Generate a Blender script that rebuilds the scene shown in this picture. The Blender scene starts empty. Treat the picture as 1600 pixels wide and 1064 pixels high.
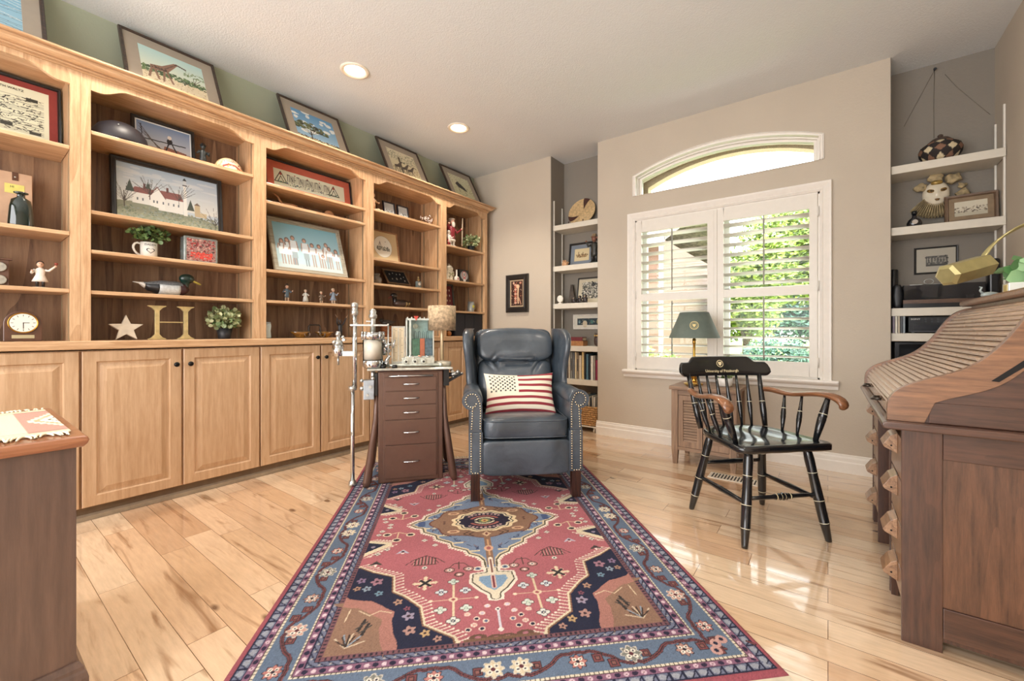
import bpy, bmesh, math, random
import numpy as np
from mathutils import Vector, Matrix, noise as mnoise
PI = math.pi
SC = bpy.context.scene
COL = SC.collection
random.seed(7)
rng = np.random.default_rng(5)

# ------------------------------------------------------------ camera
cam_d = bpy.data.cameras.new('camera'); cam = bpy.data.objects.new('camera', cam_d); COL.objects.link(cam)
cam_d.sensor_fit = 'HORIZONTAL'; cam_d.sensor_width = 36.0; cam_d.lens = 36.0*660/1600
cam_d.shift_y = -14/1600; cam_d.clip_start = 0.02; cam_d.clip_end = 200
cam.location = (0, 0, 0.963); cam.rotation_euler = (PI/2, 0, math.radians(36.8))
SC.camera = cam
# ------------------------------------------------------------ view + world
SC.view_settings.view_transform = 'Standard'; SC.view_settings.look = 'None'
SC.view_settings.gamma = 1.0; SC.view_settings.use_curve_mapping = False
SC.view_settings.exposure = 0.22
def lin(h):
    if isinstance(h, str):
        h = h.lstrip('#'); c = [int(h[i:i+2], 16)/255 for i in (0, 2, 4)]
    else: c = [v/255 for v in h]
    return tuple((v/12.92 if v <= .04045 else ((v+.055)/1.055)**2.4) for v in c)
W = bpy.data.worlds.new('sky'); SC.world = W; W.use_nodes = True
nt = W.node_tree; nt.nodes.clear()
wo = nt.nodes.new('ShaderNodeOutputWorld'); bg = nt.nodes.new('ShaderNodeBackground')
gm = nt.nodes.new('ShaderNodeNewGeometry'); sx = nt.nodes.new('ShaderNodeSeparateXYZ'); rp = nt.nodes.new('ShaderNodeValToRGB')
tc = nt.nodes.new('ShaderNodeTexCoord')
nt.links.new(tc.outputs['Generated'], sx.inputs[0]); nt.links.new(sx.outputs['Z'], rp.inputs[0])
rp.color_ramp.elements[0].color = (1.0, .97, .93, 1); rp.color_ramp.elements[0].position = 0.1
rp.color_ramp.elements[1].color = (.72, .86, 1.0, 1); rp.color_ramp.elements[1].position = 0.75
nt.links.new(rp.outputs[0], bg.inputs['Color']); bg.inputs['Strength'].default_value = 8.0
nt.links.new(bg.outputs[0], wo.inputs['Surface'])
# ------------------------------------------------------------ sun (lights the garden, from behind the house)
sd = bpy.data.lights.new('sun', 'SUN'); sun = bpy.data.objects.new('sun', sd); COL.objects.link(sun)
sd.energy = 5.2; sd.angle = math.radians(.6); sd.color = (1, .95, .85)
sun.rotation_euler = (math.radians(21), 0, math.radians(-30))
def area(name, loc, rot, sx_, sy_, power, color):
    d = bpy.data.lights.new(name, 'AREA'); d.shape = 'RECTANGLE'; d.size = sx_; d.size_y = sy_
    d.energy = power; d.color = color
    o = bpy.data.objects.new(name, d); COL.objects.link(o); o.location = loc; o.rotation_euler = rot
    return o
# added fill light behind the camera; the rear wall has no opening
area('rear_fill', (-1.3, -1.66, 1.3), (math.radians(90), 0, 0), 3.4, 2.2, 138, (.97, .98, 1.0))
po = area('window_portal', (-.71, 3.80, 1.35), (math.radians(-90), 0, 0), 1.5, 1.5, 10, (1, 1, 1)); po.data.cycles.is_portal = True
try:
    SC.cycles.use_denoising = True; SC.cycles.max_bounces = 8; SC.cycles.diffuse_bounces = 5
    SC.cycles.transparent_max_bounces = 16; SC.cycles.sample_clamp_indirect = 6; SC.cycles.caustics_reflective = False; SC.cycles.caustics_refractive = False
except Exception: pass

# ------------------------------------------------------------ materials
def newmat(name):
    m = bpy.data.materials.new(name); m.use_nodes = True
    n = m.node_tree; n.nodes.clear()
    o = n.nodes.new('ShaderNodeOutputMaterial'); b = n.nodes.new('ShaderNodeBsdfPrincipled')
    n.links.new(b.outputs[0], o.inputs[0]); return m, n, b
_mc = {}
def M(col, rough=.5, metal=0.0, noise=.06, nscale=30, bump=0.0, bscale=200, coat=0.0, name=None, trans=0.0, emit=None, es=1.0, sheen=0):
    key = (str(col), rough, metal, noise, nscale, bump, bscale, coat, trans, str(emit), es, sheen)
    if key in _mc: return _mc[key]
    m, n, b = newmat(name or 'surface')
    c = lin(col)
    tcn = n.nodes.new('ShaderNodeTexCoord')
    if noise > 0:
        nz = n.nodes.new('ShaderNodeTexNoise'); nz.inputs['Scale'].default_value = nscale; nz.inputs['Detail'].default_value = 4
        n.links.new(tcn.outputs['Object'], nz.inputs['Vector'])
        r = n.nodes.new('ShaderNodeValToRGB'); r.color_ramp.elements[0].position = .3; r.color_ramp.elements[1].position = .7
        r.color_ramp.elements[0].color = tuple(v*(1-noise*2) for v in c)+(1,); r.color_ramp.elements[1].color = tuple(min(1, v*(1+noise*2)) for v in c)+(1,)
        n.links.new(nz.outputs['Fac'], r.inputs[0]); n.links.new(r.outputs[0], b.inputs['Base Color'])
    else: b.inputs['Base Color'].default_value = c+(1,)
    b.inputs['Roughness'].default_value = rough; b.inputs['Metallic'].default_value = metal
    b.inputs['Coat Weight'].default_value = coat; b.inputs['Coat Roughness'].default_value = .08
    b.inputs['Transmission Weight'].default_value = trans
    if sheen: b.inputs['Sheen Weight'].default_value = sheen
    if emit: b.inputs['Emission Color'].default_value = lin(emit)+(1,); b.inputs['Emission Strength'].default_value = es
    if bump > 0:
        nb = n.nodes.new('ShaderNodeTexNoise'); nb.inputs['Scale'].default_value = bscale; nb.inputs['Detail'].default_value = 3
        n.links.new(tcn.outputs['Object'], nb.inputs['Vector'])
        bp = n.nodes.new('ShaderNodeBump'); bp.inputs['Strength'].default_value = bump; bp.inputs['Distance'].default_value = .003
        n.links.new(nb.outputs['Fac'], bp.inputs['Height']); n.links.new(bp.outputs[0], b.inputs['Normal'])
    _mc[key] = m; return m
def wood(name, c1, c2, axis='Z', rough=.35, scale=1.0, coat=.2, dist=2.5, bump=.15, c3=None, ringf=9, ringc=.2):
    """oak like grain running along the given object axis"""
    m, n, b = newmat(name)
    tcn = n.nodes.new('ShaderNodeTexCoord'); mp = n.nodes.new('ShaderNodeMapping')
    n.links.new(tcn.outputs['Object'], mp.inputs[0])
    s = [14*scale]*3; s['XYZ'.index(axis)] = 1.1*scale; mp.inputs['Scale'].default_value = s
    oi = n.nodes.new('ShaderNodeObjectInfo'); vm = n.nodes.new('ShaderNodeVectorMath'); vm.operation = 'SCALE'; vm.inputs['Scale'].default_value = 37
    cx = n.nodes.new('ShaderNodeCombineXYZ')
    for i in range(3): n.links.new(oi.outputs['Random'], cx.inputs[i])
    n.links.new(cx.outputs[0], vm.inputs[0]); va = n.nodes.new('ShaderNodeVectorMath'); va.operation = 'ADD'
    n.links.new(mp.outputs[0], va.inputs[0]); n.links.new(vm.outputs[0], va.inputs[1])
    # broad cathedral figure
    n1 = n.nodes.new('ShaderNodeTexNoise'); n1.inputs['Scale'].default_value = .42; n1.inputs['Detail'].default_value = 2; n1.inputs['Distortion'].default_value = .5
    n.links.new(va.outputs[0], n1.inputs['Vector'])
    mu = n.nodes.new('ShaderNodeMath'); mu.operation = 'MULTIPLY'; mu.inputs[1].default_value = ringf; n.links.new(n1.outputs['Fac'], mu.inputs[0])
    fr = n.nodes.new('ShaderNodeMath'); fr.operation = 'FRACT'; n.links.new(mu.outputs[0], fr.inputs[0])
    n2 = n.nodes.new('ShaderNodeTexNoise'); n2.inputs['Scale'].default_value = 6; n2.inputs['Detail'].default_value = 6; n2.inputs['Roughness'].default_value = .7
    n.links.new(va.outputs[0], n2.inputs['Vector'])
    ad = n.nodes.new('ShaderNodeMath'); ad.operation = 'MULTIPLY_ADD'; n.links.new(fr.outputs[0], ad.inputs[0]); ad.inputs[1].default_value = ringc
    n.links.new(n2.outputs['Fac'], ad.inputs[2])
    r = n.nodes.new('ShaderNodeValToRGB'); e = r.color_ramp.elements
    e[0].position = .40; e[0].color = lin(c1)+(1,); e[1].position = .78; e[1].color = lin(c2)+(1,)
    if c3: x = e.new(.97); x.color = lin(c3)+(1,)
    n.links.new(ad.outputs[0], r.inputs[0]); n.links.new(r.outputs[0], b.inputs['Base Color'])
    b.inputs['Roughness'].default_value = rough; b.inputs['Coat Weight'].default_value = coat; b.inputs['Coat Roughness'].default_value = .12
    bp = n.nodes.new('ShaderNodeBump'); bp.inputs['Strength'].default_value = bump; bp.inputs['Distance'].default_value = .001
    n.links.new(ad.outputs[0], bp.inputs['Height']); n.links.new(bp.outputs[0], b.inputs['Normal'])
    return m
def attr_mat(name, rough=.5, coat=0.0, bump=0, bscale=600, grain=0, gscale=900):
    m, n, b = newmat(name)
    a = n.nodes.new('ShaderNodeAttribute'); a.attribute_name = 'paint'
    b.inputs['Roughness'].default_value = rough; b.inputs['Coat Weight'].default_value = coat; b.inputs['Coat Roughness'].default_value = .03
    if grain or bump:
        t = n.nodes.new('ShaderNodeTexCoord'); z = n.nodes.new('ShaderNodeTexNoise'); z.inputs['Scale'].default_value = gscale; z.inputs['Detail'].default_value = 2
        n.links.new(t.outputs['Object'], z.inputs['Vector'])
    if grain:
        mr = n.nodes.new('ShaderNodeMapRange'); mr.inputs[1].default_value = .3; mr.inputs[2].default_value = .7; mr.inputs[3].default_value = 1-grain; mr.inputs[4].default_value = 1+grain
        n.links.new(z.outputs['Fac'], mr.inputs[0]); mx = n.nodes.new('ShaderNodeVectorMath'); mx.operation = 'SCALE'
        n.links.new(a.outputs['Color'], mx.inputs[0]); n.links.new(mr.outputs[0], mx.inputs['Scale']); n.links.new(mx.outputs[0], b.inputs['Base Color'])
    else: n.links.new(a.outputs['Color'], b.inputs['Base Color'])
    if bump:
        bp = n.nodes.new('ShaderNodeBump'); bp.inputs['Strength'].default_value = bump; bp.inputs['Distance'].default_value = .002
        n.links.new(z.outputs['Fac'], bp.inputs['Height']); n.links.new(bp.outputs[0], b.inputs['Normal'])
    return m
MAT_PRINT = attr_mat('printed_paper', .55, .25)
MAT_MATTE = attr_mat('printed_matte', .7)

# ------------------------------------------------------------ mesh builder
class MB:
    def __init__(s): s.v = []; s.f = []; s.sm = []; s.mi = []; s.m = 0
    def _add(s, vs, fs, smooth):
        o = len(s.v); s.v += [tuple(v) for v in vs]
        for f in fs: s.f.append(tuple(i+o for i in f)); s.sm.append(smooth); s.mi.append(s.m)
        return s
    def xf(s, mat, start=0):
        s.v = s.v[:start]+[tuple(mat @ Vector(v)) for v in s.v[start:]]; return s
    def box(s, x0, x1, y0, y1, z0, z1):
        v = [(x, y, z) for x in (x0, x1) for y in (y0, y1) for z in (z0, z1)]
        return s._add(v, [(0, 1, 3, 2), (4, 6, 7, 5), (0, 4, 5, 1), (2, 3, 7, 6), (0, 2, 6, 4), (1, 5, 7, 3)], False)
    def cb(s, cx, cy, cz, w, d, h): return s.box(cx-w/2, cx+w/2, cy-d/2, cy+d/2, cz-h/2, cz+h/2)
    def tube(s, pts, rad, n=10, cap=True, smooth=True):
        pts = [Vector(p) for p in pts]
        if not isinstance(rad, (list, tuple)): rad = [rad]*len(pts)
        T = []
        for i in range(len(pts)):
            a = pts[max(i-1, 0)]; b = pts[min(i+1, len(pts)-1)]; t = (b-a)
            T.append(t.normalized() if t.length > 1e-9 else Vector((0, 0, 1)))
        up = Vector((0, 0, 1)) if abs(T[0].z) < .9 else Vector((1, 0, 0))
        u = T[0].cross(up).normalized(); vs = []
        for i, p in enumerate(pts):
            u = (u-T[i]*u.dot(T[i])); u = u.normalized() if u.length > 1e-6 else T[i].orthogonal().normalized()
            w = T[i].cross(u)
            for k in range(n):
                a = 2*PI*k/n; vs.append(p+(u*math.cos(a)+w*math.sin(a))*rad[i])
        fs = [(i*n+k, i*n+(k+1) % n, (i+1)*n+(k+1) % n, (i+1)*n+k) for i in range(len(pts)-1) for k in range(n)]
        s._add(vs, fs, smooth)
        if cap:
            o = len(s.v)-len(vs)
            s.f += [tuple(o+k for k in range(n))[::-1], tuple(o+(len(pts)-1)*n+k for k in range(n))]; s.sm += [False, False]; s.mi += [s.m]*2
        return s
    def cyl(s, p0, p1, r0, r1=None, n=16, cap=True): return s.tube([p0, p1], [r0, r0 if r1 is None else r1], n, cap)
    def lathe(s, prof, c=(0, 0, 0), n=24, smooth=True, squash=1.0):
        vs = []; P = len(prof)
        for (r, z) in prof:
            for k in range(n):
                a = 2*PI*k/n; vs.append((c[0]+r*math.cos(a), c[1]+r*math.sin(a)*squash, c[2]+z))
        fs = [(i*n+k, i*n+(k+1) % n, (i+1)*n+(k+1) % n, (i+1)*n+k) for i in range(P-1) for k in range(n)]
        s._add(vs, fs, smooth); o = len(s.v)-len(vs)
        if prof[0][0] > 1e-4: s.f.append(tuple(o+k for k in range(n))[::-1]); s.sm.append(False); s.mi.append(s.m)
        if prof[-1][0] > 1e-4: s.f.append(tuple(o+(P-1)*n+k for k in range(n))); s.sm.append(False); s.mi.append(s.m)
        return s
    def sup(s, c, r, e1=1.0, e2=1.0, nu=32, nv=20, fn=None):
        """superellipsoid: e->0 boxy, 1 round"""
        def sp(x, e): return math.copysign(abs(x)**e, x)
        vs = []
        for j in range(nv+1):
            ph = -PI/2+PI*j/nv
            for i in range(nu):
                th = 2*PI*i/nu
                p = Vector((c[0]+r[0]*sp(math.cos(ph), e1)*sp(math.cos(th), e2), c[1]+r[1]*sp(math.cos(ph), e1)*sp(math.sin(th), e2), c[2]+r[2]*sp(math.sin(ph), e1)))
                vs.append(fn(p) if fn else p)
        fs = [(j*nu+i, j*nu+(i+1) % nu, (j+1)*nu+(i+1) % nu, (j+1)*nu+i) for j in range(nv) for i in range(nu)]
        return s._add(vs, fs, True)
    def ell(s, c, r, nu=14, nv=9): return s.sup(c, (r, r, r) if not isinstance(r, (tuple, list)) else r, 1, 1, nu, nv)
    def prism(s, poly, plane, a, b, smooth=False):
        """poly: 2D outline; plane 'xz' extrudes along y from a to b, 'yz' along x, 'xy' along z"""
        n = len(poly)
        def P(p, t):
            return {'xz': (p[0], t, p[1]), 'yz': (t, p[0], p[1]), 'xy': (p[0], p[1], t)}[plane]
        vs = [P(p, a) for p in poly]+[P(p, b) for p in poly]
        s._add(vs, [tuple(range(n))[::-1], tuple(range(n, 2*n))], False)
        o = len(s.v)-2*n
        for i in range(n):
            s.f.append((o+i, o+(i+1) % n, o+n+(i+1) % n, o+n+i)); s.sm.append(smooth); s.mi.append(s.m)
        return s
    def quad(s, *p): return s._add(p, [tuple(range(len(p)))], False)
    def strip(s, rows, smooth=True, closed=False):
        n = len(rows[0]); vs = [p for r in rows for p in r]
        fs = [(i*n+k, i*n+(k+1) % n, (i+1)*n+(k+1) % n, (i+1)*n+k) for i in range(len(rows)-1) for k in range(n if closed else n-1)]
        return s._add(vs, fs, smooth)
    def frame(s, w, h, fw, y0, y1, cz=None, cx=0.0, lip=0.0):
        """picture-frame moulding in the xz plane, outer size w x h, bottom at z=0 unless cz given; front at y0"""
        z0 = (cz-h/2) if cz is not None else 0.0; x0 = cx-w/2
        L = [(0, y1), (0, y0+.3*(y1-y0)), (fw*.15, y0), (fw*.6, y0+.12*(y1-y0)), (fw*.8, y0+.05*(y1-y0)), (fw, y0+.35*(y1-y0)), (fw, y1)]
        rows = []
        for (i, y) in L: rows.append([(x0+i, y, z0+i), (x0+w-i, y, z0+i), (x0+w-i, y, z0+h-i), (x0+i, y, z0+h-i)])
        rows.append(rows[0])
        return s.strip(rows, False, True)
    def build(s, name, mat, parent=None, bevel=0, seg=2, loc=None, rot=None, remesh=0, subsurf=0, fix=True, autos=False):
        me = bpy.data.meshes.new(name)
        me.from_pydata(s.v, [], s.f)
        mats = mat if isinstance(mat, (list, tuple)) else [mat]
        for q in mats: me.materials.append(q)
        me.polygons.foreach_set('use_smooth', s.sm); me.polygons.foreach_set('material_index', s.mi)
        if fix:
            bm = bmesh.new(); bm.from_mesh(me); bmesh.ops.remove_doubles(bm, verts=bm.verts, dist=1e-6); bmesh.ops.recalc_face_normals(bm, faces=bm.faces); bm.to_mesh(me); bm.free()
        me.update()
        o = bpy.data.objects.new(name, me); COL.objects.link(o)
        if parent: o.parent = parent
        if loc: o.location = loc
        if rot: o.rotation_euler = rot
        if bevel:
            md = o.modifiers.new('bevel', 'BEVEL'); md.width = bevel; md.segments = seg; md.limit_method = 'ANGLE'; md.angle_limit = math.radians(40); md.harden_normals = False
        if remesh:
            md = o.modifiers.new('remesh', 'REMESH'); md.mode = 'VOXEL'; md.voxel_size = remesh; md.use_smooth_shade = True
            md2 = o.modifiers.new('smooth', 'SMOOTH'); md2.factor = .6; md2.iterations = 3
        if subsurf:
            md = o.modifiers.new('subsurf', 'SUBSURF'); md.levels = subsurf; md.render_levels = subsurf
        return o
def thing(name, label, cat, loc=(0, 0, 0), rz=0.0, group=None, rx=0.0):
    o = bpy.data.objects.new(name, None); COL.objects.link(o); o.empty_display_size = .05
    o.location = loc; o.rotation_euler = (rx, 0, rz); tag(o, label, cat, group); return o
def tag(o, label=None, cat=None, group=None, kind=None):
    if label: o['label'] = label
    if cat: o['category'] = cat
    if group: o['group'] = group
    if kind: o['kind'] = kind
    return o
def struct(o): o['kind'] = 'structure'; return o
def copy_tree(o, parent=None):
    c = o.copy(); COL.objects.link(c); c.parent = parent
    for ch in list(o.children): copy_tree(ch, c)
    return c
def text_mesh(txt, size, name, mat, parent, loc, rot=(PI/2, 0, 0), ext=.0004, align='CENTER', sx=1.0):
    cu = bpy.data.curves.new(name, 'FONT'); cu.body = txt; cu.size = size; cu.extrude = ext; cu.align_x = align; cu.align_y = 'CENTER'
    t = bpy.data.objects.new(name, cu); COL.objects.link(t)
    dg = bpy.context.evaluated_depsgraph_get(); me = bpy.data.meshes.new_from_object(t.evaluated_get(dg))
    bpy.data.objects.remove(t); bpy.data.curves.remove(cu)
    me.materials.clear(); me.materials.append(mat)
    o = bpy.data.objects.new(name, me); COL.objects.link(o); o.parent = parent; o.location = loc; o.rotation_euler = rot; o.scale = (sx, 1, 1)
    return o

# ------------------------------------------------------------ painted picture grids
class Canvas:
    """small painter: metric coordinates, origin bottom left"""
    def __init__(s, w, h, res, col):
        s.w, s.h = w, h; s.nx = max(2, int(round(w/res))+1); s.ny = max(2, int(round(h/res))+1)
        s.a = np.zeros((s.ny, s.nx, 3)); s.a[:] = lin(col)
        s.X, s.Y = np.meshgrid(np.linspace(0, w, s.nx), np.linspace(0, h, s.ny))
    def put(s, mask, col, al=1.0):
        c = np.array(lin(col)); s.a[mask] = s.a[mask]*(1-al)+c*al; return s
    def rect(s, x0, y0, x1, y1, col, al=1): return s.put((s.X >= x0) & (s.X <= x1) & (s.Y >= y0) & (s.Y <= y1), col, al)
    def ell(s, cx, cy, rx, ry, col, al=1): return s.put(((s.X-cx)/rx)**2+((s.Y-cy)/ry)**2 <= 1, col, al)
    def poly(s, pts, col, al=1):
        m = np.zeros(s.X.shape, bool); n = len(pts)
        for i in range(n):
            x0, y0 = pts[i]; x1, y1 = pts[(i+1) % n]
            if y0 == y1: continue
            c = ((y0 > s.Y) != (y1 > s.Y)) & (s.X < (x1-x0)*(s.Y-y0)/(y1-y0)+x0); m ^= c
        return s.put(m, col, al)
    def line(s, pts, wd, col, al=1):
        for (x0, y0), (x1, y1) in zip(pts[:-1], pts[1:]):
            xa, xb = min(x0, x1)-wd, max(x0, x1)+wd; ya, yb = min(y0, y1)-wd, max(y0, y1)+wd
            i0 = max(0, int(xa/s.w*(s.nx-1))); i1 = min(s.nx, int(xb/s.w*(s.nx-1))+2); j0 = max(0, int(ya/s.h*(s.ny-1))); j1 = min(s.ny, int(yb/s.h*(s.ny-1))+2)
            if i1 <= i0 or j1 <= j0: continue
            X = s.X[j0:j1, i0:i1]; Y = s.Y[j0:j1, i0:i1]; dx, dy = x1-x0, y1-y0; L = dx*dx+dy*dy+1e-12
            t = np.clip(((X-x0)*dx+(Y-y0)*dy)/L, 0, 1); d = np.hypot(X-x0-t*dx, Y-y0-t*dy) <= wd/2
            sub = s.a[j0:j1, i0:i1]; sub[d] = sub[d]*(1-al)+np.array(lin(col))*al
        return s
    def grad(s, c0, c1, y0=0, y1=None):
        y1 = s.h if y1 is None else y1; t = np.clip((s.Y-y0)/(y1-y0), 0, 1)[..., None]; m = (s.Y >= y0) & (s.Y <= y1)
        g = np.array(lin(c0))*(1-t)+np.array(lin(c1))*t; s.a[m] = g[m]; return s
    def speck(s, x0, y0, x1, y1, n, r, cols, al=1):
        for _ in range(n):
            x = random.uniform(x0, x1); y = random.uniform(y0, y1); q = r*random.uniform(.5, 1.3)
            s.line([(x, y), (x+random.uniform(-q, q), y+random.uniform(-q, q)*.6)], q, random.choice(cols), al)
        return s
    def mesh(s, name, parent, x0, y, z0, mat=None):
        nx, ny = s.nx, s.ny
        co = np.zeros((ny, nx, 3)); co[..., 0] = x0+s.X; co[..., 1] = y; co[..., 2] = z0+s.Y
        i, j = np.meshgrid(np.arange(nx-1), np.arange(ny-1)); b = (j*nx+i).ravel()
        f = np.stack([b, b+1, b+nx+1, b+nx], 1)
        return grid_obj(name, co.reshape(-1, 3), f, s.a.reshape(-1, 3), mat or MAT_PRINT, parent)
def grid_obj(name, co, f, colr, mat, parent=None, smooth=False):
    me = bpy.data.meshes.new(name); me.vertices.add(len(co)); me.vertices.foreach_set('co', co.astype(np.float32).ravel())
    nf = len(f); me.loops.add(nf*4); me.polygons.add(nf)
    me.polygons.foreach_set('loop_start', np.arange(nf)*4); me.polygons.foreach_set('loop_total', np.full(nf, 4))
    me.loops.foreach_set('vertex_index', f.astype(np.int32).ravel()); me.update(calc_edges=True)
    if smooth: me.polygons.foreach_set('use_smooth', np.ones(nf, bool))
    at = me.color_attributes.new('paint', 'FLOAT_COLOR', 'POINT'); c4 = np.ones((len(co), 4), np.float32); c4[:, :3] = colr; at.data.foreach_set('color', c4.ravel())
    me.materials.append(mat); o = bpy.data.objects.new(name, me); COL.objects.link(o)
    if parent: o.parent = parent
    return o
def picture(name, label, cat, w, h, canvas_fn, loc, rz, fw=.015, fd=.02, fmat=None, matw=0.0, matc=None, lean=0.0, group=None, res=.0025, inner=None, matw2=None, pmat=None):
    """framed picture standing/hanging: local front -Y, origin at bottom centre of its back"""
    t = thing(name, label, cat, loc, rz, group, rx=-lean)
    MB().frame(w, h, fw, -fd, 0).build('frame', fmat, t)
    MB().box(-w/2+fw*.5, w/2-fw*.5, -fd*.45, -.001, fw*.5, h-fw*.5).build('backing_board', M('#6b5a48', .8), t)
    mz = matw2 if matw2 is not None else matw
    if matw > 0:
        b = MB(); iw, ih = w/2-fw*.9, h-fw*.9; a, z0 = fw*.9, fw*.9
        pw = iw-matw; rows = [[(-iw, -fd*.55, z0), (iw, -fd*.55, z0), (iw, -fd*.55, ih), (-iw, -fd*.55, ih)], [(-pw, -fd*.55, z0+mz), (pw, -fd*.55, z0+mz), (pw, -fd*.55, ih-mz), (-pw, -fd*.55, ih-mz)], [(-pw+.002, -fd*.48, z0+mz+.002), (pw-.002, -fd*.48, z0+mz+.002), (pw-.002, -fd*.48, ih-mz-.002), (-pw+.002, -fd*.48, ih-mz-.002)]]
        b.strip(rows, False, True).build('mount', matc, t)
    pw = w-2*fw*.9-2*matw; ph = h-2*fw*.9-2*mz
    c = canvas_fn(pw, ph, res); c.mesh('print', t, -pw/2, -fd*.5, fw*.9+mz, pmat)
    return t
# ============================================================ ROOM SHELL
XL, XR, YW, YN, YS, HC = -3.30, 0.838, 3.67, 3.94, -1.70, 2.743
NLX0, NLX1, NRX0 = -2.255, -1.737, 0.325
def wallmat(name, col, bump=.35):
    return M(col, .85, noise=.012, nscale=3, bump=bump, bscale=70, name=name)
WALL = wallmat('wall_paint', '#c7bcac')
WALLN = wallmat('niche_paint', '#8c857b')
CEIL = M('#e2e6e8', .9, noise=.01, nscale=2, bump=.8, bscale=110, name='ceiling_texture')
TRIM = M('#efeae2', .4, noise=.01, name='white_trim_paint')
def floor_mat():
    m, n, b = newmat('maple_planks')
    t = n.nodes.new('ShaderNodeTexCoord'); mp = n.nodes.new('ShaderNodeMapping'); n.links.new(t.outputs['Object'], mp.inputs[0])
    br = n.nodes.new('ShaderNodeTexBrick'); n.links.new(mp.outputs[0], br.inputs['Vector'])
    br.offset = .37; br.offset_frequency = 2; br.squash = .62; br.squash_frequency = 3
    br.inputs['Scale'].default_value = 1; br.inputs['Brick Width'].default_value = 1.15; br.inputs['Row Height'].default_value = .110
    br.inputs['Mortar Size'].default_value = .0011; br.inputs['Mortar Smooth'].default_value = .2; br.inputs['Bias'].default_value = 0
    br.inputs['Color1'].default_value = (0, 0, 0, 1); br.inputs['Color2'].default_value = (1, 1, 1, 1); br.inputs['Mortar'].default_value = (.5, .5, .5, 1)
    # plank offset for the grain so that each plank has its own figure
    sp = n.nodes.new('ShaderNodeSeparateColor'); n.links.new(br.outputs['Color'], sp.inputs[0])
    cx = n.nodes.new('ShaderNodeCombineXYZ'); k = n.nodes.new('ShaderNodeMath'); k.operation = 'MULTIPLY'; k.inputs[1].default_value = 23
    n.links.new(sp.outputs[0], k.inputs[0]); n.links.new(k.outputs[0], cx.inputs[0]); n.links.new(k.outputs[0], cx.inputs[2])
    va = n.nodes.new('ShaderNodeVectorMath'); va.operation = 'ADD'; n.links.new(mp.outputs[0], va.inputs[0]); n.links.new(cx.outputs[0], va.inputs[1])
    ms = n.nodes.new('ShaderNodeMapping'); ms.inputs['Scale'].default_value = (1.3, 11, 1); n.links.new(va.outputs[0], ms.inputs[0])
    n1 = n.nodes.new('ShaderNodeTexNoise'); n1.inputs['Scale'].default_value = 1.3; n1.inputs['Detail'].default_value = 5; n1.inputs['Distortion'].default_value = 1.2; n.links.new(ms.outputs[0], n1.inputs['Vector'])
    n2 = n.nodes.new('ShaderNodeTexNoise'); n2.inputs['Scale'].default_value = 7; n2.inputs['Detail'].default_value = 6; n2.inputs['Roughness'].default_value = .65; n.links.new(ms.outputs[0], n2.inputs['Vector'])
    r1 = n.nodes.new('ShaderNodeValToRGB'); e = r1.color_ramp.elements
    e[0].position = 0; e[0].color = lin('#ecd2b3')+(1,); e[1].position = 1; e[1].color = lin('#c69f7c')+(1,)
    for p, c in ((.35, '#e6c8a7'), (.62, '#dab692'), (.8, '#ecccab')): x = e.new(p); x.color = lin(c)+(1,)
    n.links.new(sp.outputs[0], r1.inputs[0])
    r2 = n.nodes.new('ShaderNodeValToRGB'); e = r2.color_ramp.elements
    e[0].position = .27; e[0].color = (.46, .36, .28, 1); e[1].position = .42; e[1].color = (1, 1, 1, 1)
    n.links.new(n1.outputs['Fac'], r2.inputs[0])
    r3 = n.nodes.new('ShaderNodeMapRange'); r3.inputs[1].default_value = .3; r3.inputs[2].default_value = .7; r3.inputs[3].default_value = .84; r3.inputs[4].default_value = 1.07
    n.links.new(n2.outputs['Fac'], r3.inputs[0])
    m1 = n.nodes.new('ShaderNodeVectorMath'); m1.operation = 'MULTIPLY'; n.links.new(r1.outputs[0], m1.inputs[0]); n.links.new(r2.outputs[0], m1.inputs[1])
    m2 = n.nodes.new('ShaderNodeVectorMath'); m2.operation = 'SCALE'; n.links.new(m1.outputs[0], m2.inputs[0]); n.links.new(r3.outputs[0], m2.inputs['Scale'])
    # small knots
    vo = n.nodes.new('ShaderNodeTexVoronoi'); vo.inputs['Scale'].default_value = 2.3; mk = n.nodes.new('ShaderNodeMapping'); mk.inputs['Scale'].default_value = (1, 2.2, 1); n.links.new(va.outputs[0], mk.inputs[0]); n.links.new(mk.outputs[0], vo.inputs['Vector'])
    rk = n.nodes.new('ShaderNodeValToRGB'); rk.color_ramp.elements[0].position = .035; rk.color_ramp.elements[0].color = (.16, .1, .07, 1); rk.color_ramp.elements[1].position = .085; rk.color_ramp.elements[1].color = (1, 1, 1, 1)
    n.links.new(vo.outputs['Distance'], rk.inputs[0])
    m3 = n.nodes.new('ShaderNodeVectorMath'); m3.operation = 'MULTIPLY'; n.links.new(m2.outputs[0], m3.inputs[0]); n.links.new(rk.outputs[0], m3.inputs[1])
    mx = n.nodes.new('ShaderNodeMix'); mx.data_type = 'RGBA'; n.links.new(br.outputs['Fac'], mx.inputs['Factor']); n.links.new(m3.outputs[0], mx.inputs['A']); mx.inputs['B'].default_value = lin('#6e4c30')+(1,)
    n.links.new(mx.outputs['Result'], b.inputs['Base Color'])
    b.inputs['Roughness'].default_value = .24; b.inputs['Coat Weight'].default_value = 1.0; b.inputs['Coat Roughness'].default_value = .07; b.inputs['Coat IOR'].default_value = 1.95
    bp = n.nodes.new('ShaderNodeBump'); bp.inputs['Strength'].default_value = .12; bp.inputs['Distance'].default_value = .001; n.links.new(n1.outputs['Fac'], bp.inputs['Height']); n.links.new(bp.outputs[0], b.inputs['Normal'])
    return m
struct(MB().box(XL-.1, XR+.1, YS-.1, YN+.02, -.06, 0).build('floor', floor_mat()))
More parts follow.
